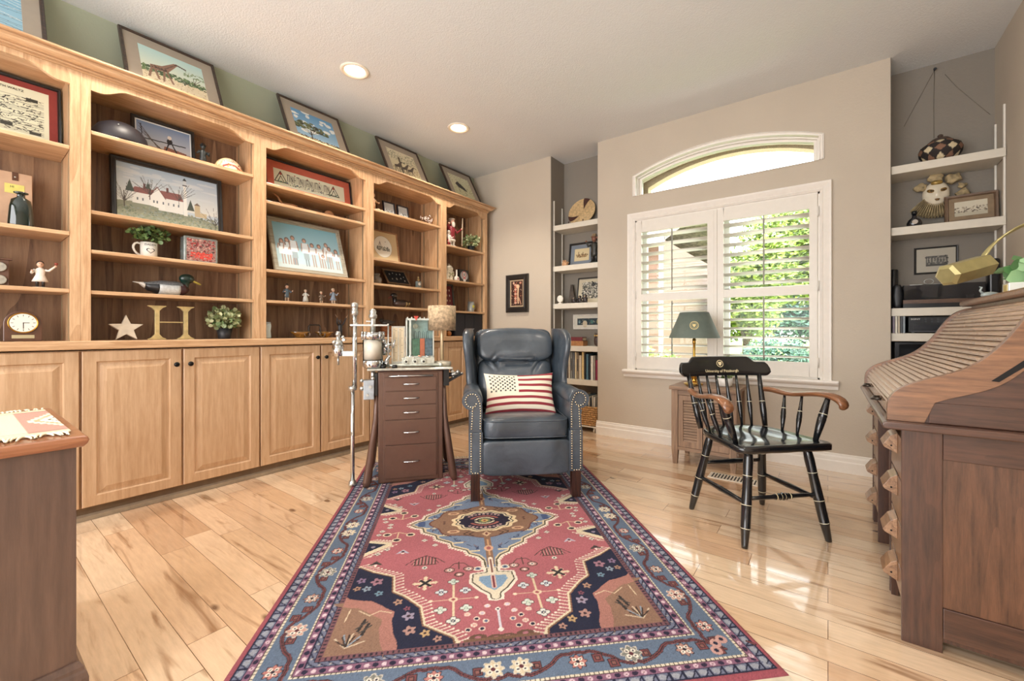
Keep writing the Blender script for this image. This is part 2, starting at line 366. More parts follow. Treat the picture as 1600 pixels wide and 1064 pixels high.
struct(MB().box(XL-.1, XR+.1, YS-.1, YN+.1, HC, HC+.12).build('ceiling', CEIL))
struct(MB().box(XL-.12, XL, YS-.1, YN+.1, 0, HC).build('wall_left', wallmat('green_grey_paint', '#a6ad98')))
struct(MB().box(XR, XR+.12, YS-.1, YN+.1, 0, HC).build('wall_right', WALL))
wr = MB(); wr.box(XL-.12, XR+.12, YS-.12, YS, 0, HC); struct(wr.build('wall_rear', WALL))
wm = MB(); wm.box(XL, NLX0, YW, YN+.16, 0, HC)                         # wall beside the bookcase
wm.box(NLX0, NLX1, YN, YN+.16, 0, HC).box(NRX0, XR, YN, YN+.16, 0, HC)   # niche backs
# window wall with its two openings
OX0, OX1, OZ0, OZ1 = -1.372, -.046, .625, 1.945
AX0, AX1, AZ0, ASP, AAP = -1.368, -.052, 2.168, 2.335, 2.455
YO = 3.86
wm.box(NLX1, OX0, YW, YO, 0, AZ0).box(OX1, NRX0, YW, YO, 0, AZ0).box(OX0, OX1, YW, YO, 0, OZ0).box(OX0, OX1, YW, YO, OZ1, AZ0)
def arc(x0, x1, zs, za, n=28):
    hw = (x1-x0)/2; sg = za-zs; R = (hw*hw+sg*sg)/(2*sg); cz = za-R; a0 = math.asin(hw/R)
    return [((x0+x1)/2+R*math.sin(a), cz+R*math.cos(a)) for a in [-a0+2*a0*i/n for i in range(n+1)]]
A_ = arc(AX0, AX1, ASP, AAP)
wm.prism([(NLX1, AZ0), (AX0, AZ0)]+A_+[(AX1, AZ0), (NRX0, AZ0), (NRX0, HC), (NLX1, HC)], 'xz', YW, YO)
wm.box(NLX1, NLX1+.02, YO-.01, YN+.16, 0, HC).box(NRX0-.02, NRX0, YO-.01, YN+.16, 0, HC)   # niche cheeks
struct(wm.build('wall_back', WALL))
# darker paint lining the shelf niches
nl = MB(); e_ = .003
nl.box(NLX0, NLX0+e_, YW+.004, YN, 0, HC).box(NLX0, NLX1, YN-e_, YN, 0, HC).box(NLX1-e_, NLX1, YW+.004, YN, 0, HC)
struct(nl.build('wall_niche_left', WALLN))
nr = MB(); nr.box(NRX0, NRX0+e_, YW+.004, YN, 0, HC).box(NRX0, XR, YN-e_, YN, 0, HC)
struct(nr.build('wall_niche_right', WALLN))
def baseprof(d): return [(0, 0), (d, 0), (d, .07), (d*.72, .078), (d*.72, .10), (d*.35, .112), (d*.35, .12), (0, .125)]
bb = MB(); bb.prism([(YW-a, z) for a, z in baseprof(.016)], 'yz', NLX1-.012, NRX0+.012)
struct(bb.build('baseboard_back', TRIM))
bb = MB(); bb.prism([(YW-a, z) for a, z in baseprof(.016)], 'yz', -2.985, NLX0+.012); struct(bb.build('baseboard_left', TRIM))
bb = MB(); bb.prism([(XR-a, z) for a, z in baseprof(.016)], 'xz', YS, YW); struct(bb.build('baseboard_right', TRIM))

# ------------------------------------------------------------ window: casing, shutters
wn = thing('window_1', None, None, (0, 0, 0)); wn['kind'] = 'structure'
cs = MB(); cx = (OX0+OX1)/2
def casing(mb, x0, x1, z0, z1, wd):
    prof = [(0, .0), (0, -.012), (.2, -.02), (.3, -.014), (.62, -.026), (.75, -.030), (.92, -.030), (1.0, -.012), (1, 0)]
    rows = []
    for k, y in prof:
        a = k*wd; rows.append([(x0-a, YW+y, z0), (x0-a, YW+y, z1+a), (x1+a, YW+y, z1+a), (x1+a, YW+y, z0)])
    mb.strip(rows, False)
casing(cs, OX0, OX1, OZ0-.02, OZ1, .070)
cs.build('window_casing', TRIM, wn)
MB().prism([(YW, .558), (YW-.018, .560), (YW-.022, .585), (YW-.05, .600), (YW-.058, .612), (YW-.055, .626), (YW, .626)], 'yz', OX0-.105, OX1+.105).build('window_sill', TRIM, wn, bevel=.003)
jb = MB(); jt = .012
jb.box(OX0, OX0+jt, YW-.001, YO, OZ0, OZ1).box(OX1-jt, OX1, YW-.001, YO, OZ0, OZ1).box(OX0, OX1, YW-.001, YO, OZ1-jt, OZ1).box(OX0, OX1, YW-.001, YO, OZ0, OZ0+jt)
jb.build('window_jamb', TRIM, wn)
VIN = M('#f4f4f2', .35, noise=0)
vf = MB(); yv = 3.80
for a, b_ in ((OX0+.012, -.735), (-.685, OX1-.012)):
    vf.box(a, a+.045, yv, yv+.04, OZ0+.012, OZ1-.012).box(b_-.045, b_, yv, yv+.04, OZ0+.012, OZ1-.012).box(a, b_, yv, yv+.04, OZ0+.012, OZ0+.055).box(a, b_, yv, yv+.04, OZ1-.055, OZ1-.012)
vf.box(-.735, -.685, yv, yv+.05, OZ0+.012, OZ1-.012).box(OX0+.05, OX1-.05, yv, yv+.035, 1.27, 1.31)
vf.build('window_frame', VIN, wn)
GL, gn, gb = newmat('clear_glass'); gb.inputs['Base Color'].default_value = (1, 1, 1, 1)
gn.nodes.remove(gb); o_ = gn.nodes['Material Output'] if 'Material Output' in gn.nodes else [x for x in gn.nodes if x.type == 'OUTPUT_MATERIAL'][0]
tb = gn.nodes.new('ShaderNodeBsdfTransparent'); tb.inputs[0].default_value = (.96, .98, .97, 1); gg = gn.nodes.new('ShaderNodeBsdfGlossy'); gg.inputs['Roughness'].default_value = .01
fz = gn.nodes.new('ShaderNodeFresnel'); fz.inputs[0].default_value = 1.25; mx_ = gn.nodes.new('ShaderNodeMixShader')
gn.links.new(fz.outputs[0], mx_.inputs[0]); gn.links.new(tb.outputs[0], mx_.inputs[1]); gn.links.new(gg.outputs[0], mx_.inputs[2]); gn.links.new(mx_.outputs[0], o_.inputs[0])
gp = MB(); gp.box(OX0+.05, -.735, yv+.018, yv+.022, OZ0+.05, OZ1-.05).box(-.685, OX1-.05, yv+.018, yv+.022, OZ0+.05, OZ1-.05)
gp.build('window_glass', GL, wn)
# plantation shutters: two hinged leaves and the post between them
SH = M('#e9e4da', .38, noise=.008)
def shutter(x0, x1, hinge):
    t = thing('plantation_shutter', None, None)
    stile = .052 if True else 0
    f = MB(); y0, y1 = YW-.016, YW+.016; zb, zt = OZ0+.014, OZ1-.014
    f.box(x0, x0+.046, y0, y1, zb, zt).box(x1-.046, x1, y0, y1, zb, zt)
    f.box(x0+.046, x1-.046, y0, y1, zb, zb+.105).box(x0+.046, x1-.046, y0, y1, zt-.098, zt).box(x0+.046, x1-.046, y0, y1, 1.228, 1.292)
    f.build('shutter_frame', SH, t, bevel=.002)
    a, b_ = x0+.048, x1-.048
    for (s0, s1, n) in ((zb+.105, 1.228, 7), (1.292, zt-.098, 7)):
        p = (s1-s0)/n
        for k in range(n):
            zc = s0+p*(k+.5); L = MB(); q = []
            for i in range(14):
                th = 2*PI*i/14; q.append((.0400*math.cos(th), .0046*math.sin(th)))
            ta = math.radians(-12); q = [(YW+.004+y*math.cos(ta)-z*math.sin(ta), zc+y*math.sin(ta)+z*math.cos(ta)) for y, z in q]
            L.prism(q, 'yz', a, b_, True); L.build('louver', SH, t)
        xm = (a+b_)/2-.0; MB().box(xm-.005, xm+.005, YW-.050, YW-.040, s0+.02, s1-.01).build('tilt_rod', M('#8e8a80', .4, noise=0), t, bevel=.002)
    for z in (OZ0+.12, (OZ0+OZ1)/2, OZ1-.14):
        hx = x0-.004 if hinge < 0 else x1+.004
        MB().cyl((hx, YW-.02, z-.035), (hx, YW-.02, z+.035), .005, n=8).build('hinge', M('#e6e2da', .3, noise=0), t)
    return t
s1 = shutter(OX0+.0130, -.728, -1); tag(s1, 'left-hand white louvered shutter, with the house next door behind its slats', 'shutter', 'window shutters')
s2 = shutter(-.704, OX1-.0130, 1); tag(s2, 'right-hand white louvered shutter, with green trees showing through its slats', 'shutter', 'window shutters')
struct(MB().box(-.7275, -.7045, YW-.02, YW+.02, OZ0+.014, OZ1-.014).build('trim_1', SH, bevel=.002))
# arched transom
ar = thing('window_2', None, None); ar['kind'] = 'structure'
def archstrip(mb, levels):
    rows = []
    for (o, y) in levels:
        pts = arc(AX0-o, AX1+o, ASP+o*.4, AAP+o)
        rows.append([(AX0-o, YW+y, AZ0+.001)]+[(x, YW+y, z) for x, z in pts]+[(AX1+o, YW+y, AZ0+.001)])
    mb.strip(rows, False); return mb
archstrip(MB(), [(.030, 0), (.030, -.010), (.022, -.014), (.019, -.007), (.010, -.007), (.007, -.014), (0, -.012), (-.002, .03), (-.010, .032), (-.012, .06), (-.030, .062), (-.030, .10)]).build('arch_casing', TRIM, ar)
mb = MB(); mb.box(AX0, AX1, YW-.004, YO, AZ0-.004, AZ0+.002); mb.build('arch_sill', WALL, ar)
mb = MB(); archpoly = [(AX0, AZ0)]+A_+[(AX1, AZ0)]
mb.prism(archpoly, 'xz', 3.79, 3.793); mb.build('arch_glass', GL, ar)
STU = M('#c2ad94', .95, noise=.12, nscale=180, bump=.9, bscale=150, name='stucco')
# outside skin with a deep stuccoed reveal round the arch
ox = MB(); B_ = arc(AX0+.02, AX1+.05, ASP-.03, AAP+.0)
for poly in ([(-1.715, AZ0-.1), (AX0+.02, AZ0-.1)]+B_+[(AX1+.05, AZ0-.1), (.303, AZ0-.1), (.303, 3.0), (-1.715, 3.0)],):
    ox.prism(poly, 'xz', 3.93, 4.02)
ox.box(-1.715, OX0-.01, 3.93, 4.02, -.4, AZ0-.1).box(OX1+.01, .303, 3.93, 4.02, -.4, AZ0-.1).box(OX0-.01, OX1+.01, 3.93, 4.02, -.4, OZ0-.06).box(OX0-.01, OX1+.01, 3.93, 4.02, OZ1+.03, AZ0-.1)
struct(ox.build('wall_outside', STU))

# ============================================================ OUTDOORS
def grass_mat():
    m, n, b = newmat('lawn'); t = n.nodes.new('ShaderNodeTexCoord'); z = n.nodes.new('ShaderNodeTexNoise'); z.inputs['Scale'].default_value = 6; z.inputs['Detail'].default_value = 8
    n.links.new(t.outputs['Object'], z.inputs[0]); r = n.nodes.new('ShaderNodeValToRGB'); r.color_ramp.elements[0].color = lin('#4f7a20')+(1,); r.color_ramp.elements[1].color = lin('#97b03e')+(1,)
    r.color_ramp.elements[0].position = .35; r.color_ramp.elements[1].position = .65
    n.links.new(z.outputs['Fac'], r.inputs[0]); n.links.new(r.outputs[0], b.inputs['Base Color']); b.inputs['Roughness'].default_value = .9; return m
lawn = MB().box(-40, 40, 4.24, 70, -.45, -.35).build('lawn', grass_mat()); struct(lawn)
struct(MB().box(-6, 6, 4.05, 7.2, -.4, -.33).build('bounce_slab', M('#d2c8b8', .9, noise=.06, nscale=5)))  # unseen pale slab added to bounce neutral daylight up through the windows
struct(MB().prism([(1.2, 7.25), (2.4, 7.25), (-.1, 26), (-1.5, 26)], 'xy', -.352, -.335).build('garden_path', M('#d8d0c2', .9, noise=.05, nscale=12)))
def foliage(mb, c, r, n, leaf=.06, shell=.55):
    vs = []; C_ = Vector(c)
    bl = [(Vector((random.gauss(0, .5), random.gauss(0, .5), random.gauss(0, .5))), random.uniform(.35, .6)) for _ in range(26)]
    for k in range(n):
        o, q = random.choice(bl); d = Vector((random.gauss(0, 1), random.gauss(0, 1), random.gauss(0, 1))).normalized()*q*random.uniform(shell, 1)
        p = o+d
        if p.length > 1.1: p = p.normalized()*random.uniform(.8, 1.05)
        p = C_+Vector((p.x*r[0], p.y*r[1], p.z*r[2]))
        a = Vector((random.gauss(0, 1), random.gauss(0, 1), random.gauss(0, .6))).normalized(); b = a.orthogonal().normalized(); s_ = leaf*random.uniform(.6, 1.3)
        mb.quad(p-a*s_, p+b*s_*.45, p+a*s_, p-b*s_*.45)
    return mb
def leafmat(c1, c2):
    m, n, b = newmat('leaves'); g = n.nodes.new('ShaderNodeNewGeometry'); r = n.nodes.new('ShaderNodeValToRGB')
    r.color_ramp.elements[0].color = lin(c1)+(1,); r.color_ramp.elements[1].color = lin(c2)+(1,)
    n.links.new(g.outputs['Random Per Island'], r.inputs[0]); n.links.new(r.outputs[0], b.inputs['Base Color']); b.inputs['Roughness'].default_value = .5
    b.inputs['Subsurface Weight'].default_value = 0
    return m
LF1, LF2, LF3 = leafmat('#3f5a1c', '#b7c764'), leafmat('#4a6a24', '#cdd877'), leafmat('#1e3a2c', '#5f8468')
BARK = M('#6b5442', .9, noise=.1, nscale=8)
def tree(name, label, cat, x, y, r, zc, n, lm, leaf, lean=0, tr=.12, group=None):
    t = thing(name, label, cat, (x, y, -.35), 0, group)
    tb_ = MB(); tb_.tube([(0, 0, 0), (lean*.3, 0, zc*.4), (lean, .1, zc+.3)], [tr, tr*.8, tr*.45], 8)
    for k in range(5): a = k*1.3; tb_.tube([(lean*.4, 0, zc*.5), (lean*.6+math.cos(a)*r[0]*.5, math.sin(a)*r[1]*.5, zc+.5+.1*k)], [tr*.5, tr*.15], 6)
    tb_.build('trunk', BARK, t)
    foliage(MB(), (lean, 0, zc+.35), r, n, leaf).build('crown', lm, t, fix=False)
    return t
tree('garden_tree', 'broad bright green tree filling the right shutter, nearest the window', 'tree', 0.9, 11.5, (2.0, 1.2, 1.35), 2.55, 15000, LF1, .075, lean=-.8, group='trees outside the window')
tree('garden_tree', 'paler green tree seen beside the house in the left shutter', 'tree', -1.95, 14.2, (.95, 1.0, 1.25), 1.75, 8000, LF2, .08, group='trees outside the window')
tree('garden_tree', 'tall tree furthest to the right beyond the shutters', 'tree', 4.9, 15.5, (1.5, 1.2, 1.6), 2.9, 6000, LF1, .08, group='trees outside the window')
tree('garden_tree', 'dark distant tree low behind the bright green tree', 'tree', -.6, 24, (3.4, 1.5, 1.6), 2.1, 8000, LF3, .12, group='trees outside the window')
b1 = foliage(MB(), (0, 0, .62), (.52, .5, .62), 7000, .035).build('round_bush', LF3, loc=(-.72, 8.4, -.34), fix=False); tag(b1, 'dark blue-green round bush standing on the sunny lawn', 'bush')
b2 = foliage(MB(), (0, 0, .55), (.9, .4, .55), 5000, .04).build('low_shrub', LF2, loc=(-2.75, 7.2, -.34), fix=False); tag(b2, 'low pale shrub in front of the neighbouring house', 'bush')
# neighbouring house
hs = thing('neighbouring_house', 'pinkish beige house with grey shingle roof seen through the left shutter', 'house', (-3.05, 9.8, -.35))
sid = M('#8e7062', .8, noise=.03)
mb = MB(); mb.box(-6, 0, 0, 7, 0, 3.45)
for k in range(22): mb.prism([(-.02, .15*k+.05), (0, .15*k+.05), (0, .15*k+.2)], 'yz', -6, 0)
mb.build('wall', sid, hs)
mb = MB(); mb.prism([(-.65, 3.25), (3.5, 5.0), (7.6, 3.25), (7.6, 3.4), (3.5, 5.15), (-.65, 3.4)], 'yz', -6.3, .25); mb.build('roof', M('#8f8378', .9, noise=.25, nscale=9), hs)
mb = MB(); mb.prism([(-2.6, 2.55), (-1.5, 3.35), (-.4, 2.55), (-.4, 2.45), (-1.5, 3.2), (-2.6, 2.45)], 'xz', -1.3, .1); mb.build('porch_gable', M('#a59284', .9, noise=.2, nscale=9), hs)
mb = MB(); mb.box(-6.3, .25, -.66, -.6, 3.15, 3.35); mb.box(-2.35, -2.2, -1.15, -1.0, 0, 2.5).box(-.75, -.6, -1.15, -1.0, 0, 2.5).box(-.06, .02, -.03, .04, 0, 3.4); mb.build('white_trim', M('#eeeae4', .6), hs)
for xx, zz in ((-1.9, 1.15), (-.95, 1.15), (-3.2, 1.2)):
    w_ = MB().box(xx, xx+.62, -.05, .0, zz, zz+1.1).build('window', M('#efece6', .5), hs); MB().box(xx+.05, xx+.57, -.06, -.045, zz+.05, zz+1.05).build('pane', M('#6a747c', .15), w_)
# ============================================================ BOOKCASE WALL
OAK = wood('golden_oak', '#d6b18a', '#b38b64', 'Z', .38, coat=.25)
OAKY = wood('golden_oak_level', '#d6b18a', '#b38b64', 'Y', .38, coat=.25)
OAKD = wood('oak_door_panel', '#cdab88', '#b38f6a', 'Z', .4, .7, coat=.25, ringf=5, c3='#a07a54', ringc=.14)
OAKB = wood('oak_back_panel', '#9a7c60', '#725642', 'Z', .5, .45, coat=.1, ringf=12, c3='#4c382c', ringc=.32)
BLACKM = M('#1b1a19', .35, .6, noise=0)
STEEL = M('#cfd2d4', .22, 1.0, noise=.03)
XF = -3.0; XB = XL+.004
YB = [-.437, .400, 1.237, 2.070, 2.900, 3.555]
SHELVES = [[1.884, 1.458, 1.174], [1.988, 1.582, 1.381, 1.173], [1.962, 1.843, 1.382, 1.175], [1.982, 1.574, 1.367, 1.178], [1.823, 1.480, 1.173]]
CT = .916
where = ['at the left edge, holding the arch-topped clock', 'holding the duck decoy and gold letter', 'holding the blue-skied family portrait', 'behind the apparatus with the glass cylinder', 'with the red-coated figure, at the far end']
def raised_door(y0, y1, z0, z1):
    w = y1-y0; m = MB(); x = XF
    L = [(0, -.020), (0, -.003), (.003, 0), (.052, 0), (.058, -.009), (.066, -.009), (.092, -.001)]
    rows = [[(x+d, y0+i, z0+i), (x+d, y1-i, z0+i), (x+d, y1-i, z1-i), (x+d, y0+i, z1-i)] for i, d in L]
    m.strip(rows, False, True); m.quad(*rows[-1]); m.quad(*rows[0]); return m
for i in range(5):
    y0, y1 = YB[i], YB[i+1]; sw = .037
    u = thing('bookcase', 'tall oak bookcase section '+where[i], 'bookcase', (0, 0, 0), 0, 'oak bookcase sections')
    m = MB()                                                         # face frame with scalloped valance
    a, b = y0+sw, y1-sw; zt = 2.262; zl = 2.190; zh = 2.236
    va = [(b, zl)]; w_ = .11 if i < 4 else .09
    for k in range(9):
        t = k/8; s_ = t*t*(3-2*t); va.append((b-.035-t*w_, zl+(zh-zl)*s_))
    va2 = [(a+.035+(8-k)/8*w_, zl+(zh-zl)*((8-k)/8)**2*(3-2*(8-k)/8)) for k in range(9)]
    m.prism([(y0+.0005, CT), (a, CT), (a, zl)]+va2[::-1][::1][::-1][::-1][0:0]+[p for p in reversed(va2)]+[p for p in reversed(va)]+[(b, CT), (y1-.0005, CT), (y1-.0005, zt), (y0+.0005, zt)], 'yz', XF-.019, XF)
    m.build('face_frame', OAK, u)
    MB().box(XB, XB+.006, y0+.012, y1-.012, CT, zt).build('back_panel', OAKB, u)
    for s, yy in ((0, y0+.016), (1, y1-.036)): MB().box(XB+.006, XF-.019, yy, yy+.02, CT, zt-.001).build('side_panel', OAK, u)
    MB().box(XB+.006, XF-.019, y0+.016, y1-.016, 2.243, 2.2615).build('top_panel', OAKY, u)
    for z in SHELVES[i]:
        MB().box(XB+.008, XF-.004, y0+.0375, y1-.0375, z-.019, z).build('shelf', OAKY, u, bevel=.002)
    for yy in (y0+.0365, y1-.0385):
        for xx in (XF-.05, XB+.045): MB().box(xx, xx+.012, yy, yy+.002, CT+.004, 2.24).build('shelf_standard', M('#b9ad92', .35, .8, noise=0), u)
    # base cabinet
    c = thing('base_cabinet', 'oak base cabinet under the bookcase '+where[i], 'cabinet', (0, 0, 0), 0, 'oak base cabinets')
    MB().box(XB, XF-.0205, y0+.0005, y1-.0005, .068, .8655).build('cabinet_body', OAK, c)
    ym = (y0+y1)/2
    for s, (p, q) in enumerate(((y0+.005, ym-.005), (ym+.005, y1-.005))):
        d = raised_door(p, q, .072, .862).build('door', OAKD, c)
        ky = q-.028 if s == 0 else p+.028
        k = MB().lathe([(0, 0), (.006, .0), (.005, .010), (.007, .014), (.013, .020), (.014, .026), (.010, .031), (0, .033)], n=14)
        k.xf(Matrix.Translation((XF-.001, ky, .775)) @ Matrix.Rotation(PI/2, 4, 'Y')); k.build('knob', BLACKM, d)
MB_ct = MB().box(XB, XF+.016, YB[0], YB[-1]+.012, .872, CT)
tag(MB_ct.build('countertop', OAKY, bevel=.006, seg=3), 'long oak ledge dividing the bookcases from the cabinets below', 'countertop')
cr = MB(); prof = [(-.0, 2.2625), (.008, 2.2625), (.010, 2.266), (.008, 2.270), (.006, 2.2705), (.006, 2.274), (.015, 2.274), (.017, 2.278), (.015, 2.282), (.012, 2.2825), (.012, 2.286), (.024, 2.286), (.036, 2.290), (.045, 2.297), (.049, 2.305), (.050, 2.311), (.046, 2.312), (.046, 2.315), (.064, 2.315), (.069, 2.319), (.069, 2.325), (.064, 2.329), (-.0, 2.329)]
YE = YB[-1]
rows = []
for d, z in prof: rows.append([(XF+d, YB[0]-.0, z), (XF+d, YE+d, z), (XB, YE+d, z)])
rows.append(rows[0]); cr.strip(rows, False); cr.quad(*[(XF+d, YB[0], z) for d, z in prof])
tag(cr.build('crown_molding', OAKY), 'stepped oak crown molding running along the top of the bookcases', 'crown molding')
tk = MB(); tk.box(XB, XF-.035, YB[0], YB[-1]-.002, 0, .0675); tag(tk.build('toe_kick', M('#6e5c48', .6)), 'dark recessed toe kick under the oak cabinets', 'toe kick')
qr = MB(); qr.prism([(XF-.0345, .001), (XF-.018, .001), (XF-.019, .022), (XF-.0345, .030)], 'xz', YB[0], YB[-1]); tag(qr.build('shoe_molding', M('#9a8b76', .45)), 'thin grey-brown shoe molding along the cabinet foot', 'molding')
MB_e = MB().box(XB, XF-.0, YB[-1]+.0005, YB[-1]+.006, .0, .871); MB_e.box(XB, XF-.019, YB[-1]+.0005, YB[-1]+.006, CT+.001, 2.262)
tag(MB_e.build('end_panel', OAK), 'plain oak end panel closing the bookcase run beside the beige wall', 'panel')

# recessed ceiling lights
CANW = M('#f3ead9', .5, noise=0)
for k, (x, y) in enumerate([(-2.585, 1.665), (-2.585, 2.675), (-2.585, .65), (.0, .65), (.0, 1.75)]):  # right-hand pair added out of view to light the room
    lab = ['recessed ceiling light nearest the camera, glowing warm', 'recessed ceiling light further back, nearest the window wall', 'recessed ceiling light overhead at the left, out of frame', 'added recessed ceiling light, unseen overhead by the roll-top desk', 'added recessed ceiling light, unseen above the black chair'][k]
    t = thing('ceiling_light', lab, 'light', (x, y, HC), 0, 'recessed ceiling lights')
    MB().lathe([(.095, 0), (.093, -.006), (.082, -.010), (.070, -.006), (.066, -.001)], n=32).build('trim_ring', CANW, t)
    MB().lathe([(0, -.004), (.045, -.0035), (.066, -.001)], n=32).build('lamp_lens', M('#fff1d8', .5, noise=0, emit='#ffe2b4', es=14), t)
    d = bpy.data.lights.new('bulb', 'SPOT'); d.energy = 48 if x < -1 else 30; d.color = (1, .88, .74); d.spot_size = math.radians(125); d.spot_blend = .6; d.shadow_soft_size = .05
    o = bpy.data.objects.new('bulb', d); COL.objects.link(o); o.parent = t; o.location = (0, 0, -.03)

# ============================================================ WALL NICHES: white shelves
SHW = M('#dcd6c8', .45, noise=.015)
def niche(x0, x1, zs, side, words_, tops):
    for n_, z in enumerate(zs):
        t = thing('wall_shelf', words_[n_], 'shelf', (0, 0, 0), 0, 'white shelves in the '+side+' niche')
        b = MB().box(x0+.006, x1-.004, YW+.035, YN-.004, z-.052, z).build('shelf_board', SHW, t, bevel=.003)
    for sx_ in ((x0+.0035, .012) if side == 'left' else (x1-.0125, .012),):
        for j, yy in enumerate((YW+.055, YN-.05)):
            s_ = MB().box(sx_[0] if side == 'left' else sx_[0], sx_[0]+.009, yy-.007, yy+.007, .5, tops[j]).build('shelf_standard', M('#e8e4da', .4, noise=0))
            tag(s_, ['front', 'rear'][j]+' white slotted shelf track on the side wall of the '+side+' niche', 'shelf track', 'slotted shelf tracks')
niche(NLX0, NLX1, [2.040, 1.625, 1.245, .820, .492], 'left', ['white wall shelf carrying the round coiled basket tray', 'white wall shelf carrying the soldier statuette', 'white wall shelf carrying the small monkey figures', 'white wall shelf carrying the owl and red books', 'white wall shelf carrying the row of pale records'], [2.30, 2.26])
niche(NRX0, XR, [2.042, 1.641, 1.115, .952], 'right', ['white wall shelf carrying the diamond-patterned lidded basket', 'white wall shelf carrying the jester mask', 'white wall shelf carrying the turntable', 'white wall shelf carrying the black receiver'], [2.30, 2.245])
lft = MB().box(NRX0+.0035, NRX0+.0125, YN-.057, YN-.043, .5, 2.19).build('shelf_standard', M('#e8e4da', .4, noise=0)); tag(lft, 'white slotted track in the left corner of the right niche', 'shelf track', 'slotted shelf tracks')
# floor vent
t = thing('floor_vent', 'white slatted floor register under the louvered cabinet', 'vent', (-.49, 3.07, 0), math.radians(0))
MB().box(-.15, .15, -.06, .06, 0, .005).build('vent_plate', M('#d9d0c0', .4), t, bevel=.002)
m = MB()
for k in range(14): m.box(-.13+k*.019, -.122+k*.019, -.045, .045, .005, .0058)
m.build('vent_slots', M('#2a2420', .8), t)
# ============================================================ RUG
def build_rug():
    HW, HL, rs = .778, 1.075, .0027
    c = Canvas(HW, HL, rs, '#b05a60')       # one quarter: X = distance from the centre line, Y = distance from the middle
    NAVY, PINK, BLUE, CREAM, TAN, RED, BRN, PURP, GREY = '#171c3c', '#b5606a', '#60748f', '#ddd2ba', '#96705a', '#5e2430', '#3b2c2a', '#8e5f7c', '#6f7590'
    X, Y = c.X, c.Y; D = np.minimum(HW-X, HL-Y)      # distance from the border
    def band(a, b, col, al=1): c.put((D >= a) & (D < b), col, al)
    # position along the side for repeating border figures
    side = (HW-X) < (HL-Y); T = np.where(side, Y, X)
    band(0, .021, '#a14a58'); band(.021, .026, NAVY)
    band(.026, .050, GREY)
    ph = (T % .040)/.040; dd = (D-.026)/.024
    c.put((D >= .026) & (D < .050) & (np.abs(dd-.5) < .42*(1-np.abs(ph-.5)*1.6)) & (ph > .2) & (ph < .8), '#9ba0ad')
    c.put((D >= .026) & (D < .050) & (((ph < .16)) | (np.abs(ph-dd*.5-.6) < .06)), NAVY)
    band(.050, .053, NAVY); band(.053, .072, PURP)
    ph = (T % .052)/.052; dd = (D-.053)/.019
    c.put((D >= .053) & (D < .072) & (np.hypot((ph-.25)*2.4, dd-.5) < .36), '#d6b6c4'); c.put((D >= .053) & (D < .072) & (np.hypot((ph-.75)*2.2, dd-.5) < .38), '#2a1c3c')
    c.put((D >= .053) & (D < .072) & (np.hypot((ph-.25)*2.4, dd-.5) < .12), RED)
    band(.072, .075, BRN); band(.075, .082, BRN)
    ph = (T % .014)/.014; c.put((D >= .0755) & (D < .0815) & (np.abs(ph-.5) < .40), CREAM)
    band(.082, .176, BLUE)
    # meandering double vine with fret hooks
    inb = (D >= .082) & (D < .176)
    def bp(t, d, sd): return (HW-.082-.094*d, t) if sd == 0 else (t, HL-.082-.094*d)
    for sd in (0, 1):
        L_ = (HL if sd == 0 else HW)-.13; t = -.02; P = []
        while t < L_:
            P += [(t, .5), (t+.018, .30), (t+.034, .22), (t+.050, .17), (t+.066, .22), (t+.082, .17), (t+.104, .24), (t+.125, .34), (t+.150, .50), (t+.168, .70), (t+.186, .80), (t+.206, .78), (t+.222, .84), (t+.250, .80), (t+.272, .82), (t+.290, .74), (t+.310, .62)]; t += .33
        P = [bp(a_, d_, sd) for a_, d_ in P if a_ < L_+.02]
        for w_, cl in ((.0135, '#2c2228'), (.0098, '#7c4044'), (.0030, '#2a1c24')): c.line(P, w_, cl)
        t = -.02
        while t < L_:
            for (ta, da, tb_, db) in ((t+.118, .34, t+.104, .50), (t+.300, .68, t+.286, .52), (t+.020, .30, t-.004, .26)):
                x0_, y0_ = bp(ta, da, sd); x1_, y1_ = bp(tb_, db, sd); c.line([(x0_, y0_), (x1_, y1_)], .010, '#2c2228'); c.line([(x0_, y0_), (x1_, y1_)], .006, '#7c4044'); q = np.maximum(np.abs(X-x1_), np.abs(Y-y1_))
                for rr, cl in ((.0155, '#2c2228'), (.0128, '#7c4044'), (.0085, '#2c2228'), (.0055, '#8a5650')): c.put(inb & (q < rr), cl)
            t += .33
    def bflower(t, d, r, pet, core, big=False):
        for sd in (0, 1):
            cx, cy = (HW-.082-.094*d, t) if sd == 0 else (t, HL-.082-.094*d)
            if (sd == 0 and t > HL-.15) or (sd == 1 and t > HW-.15): continue
            q = np.hypot(X-cx, Y-cy)
            th = np.arctan2(Y-cy, X-cx); rr = r*(1+.16*np.cos(th*8)); c.put(q < rr*1.14, '#2a2230' if not big else '#cfc8ba'); c.put(q < rr, pet)
            for a in range(4):
                for dr, rc, cl in ((.55, .30, '#efe6d6'), (.55, .13, NAVY)):
                    c.put(np.hypot(X-cx-dr*r*math.cos(a*PI/2+PI/4), Y-cy-dr*r*math.sin(a*PI/2+PI/4)) < rc*r, cl)
            c.put(q < .26*r, core)
    k = 0; t = .04
    while t < HL:
        if k % 2: bflower(t, .46, .022, ['#c07a72', '#b98a7c'][k//2 % 2], '#2a1c2c')
        else: bflower(t, .54, .026, ['#d8c8a8', '#7f8078', '#c99688'][k//2 % 3], RED, True)
        t += .165; k += 1
    # corner medallion flowers
    for (a, b_) in ((.135, .135), (.108, .148), (.150, .108)): c.put(np.hypot(X-HW+a, Y-HL+b_) < .017, '#c99a92'); c.put(np.hypot(X-HW+a, Y-HL+b_) < .007, NAVY)
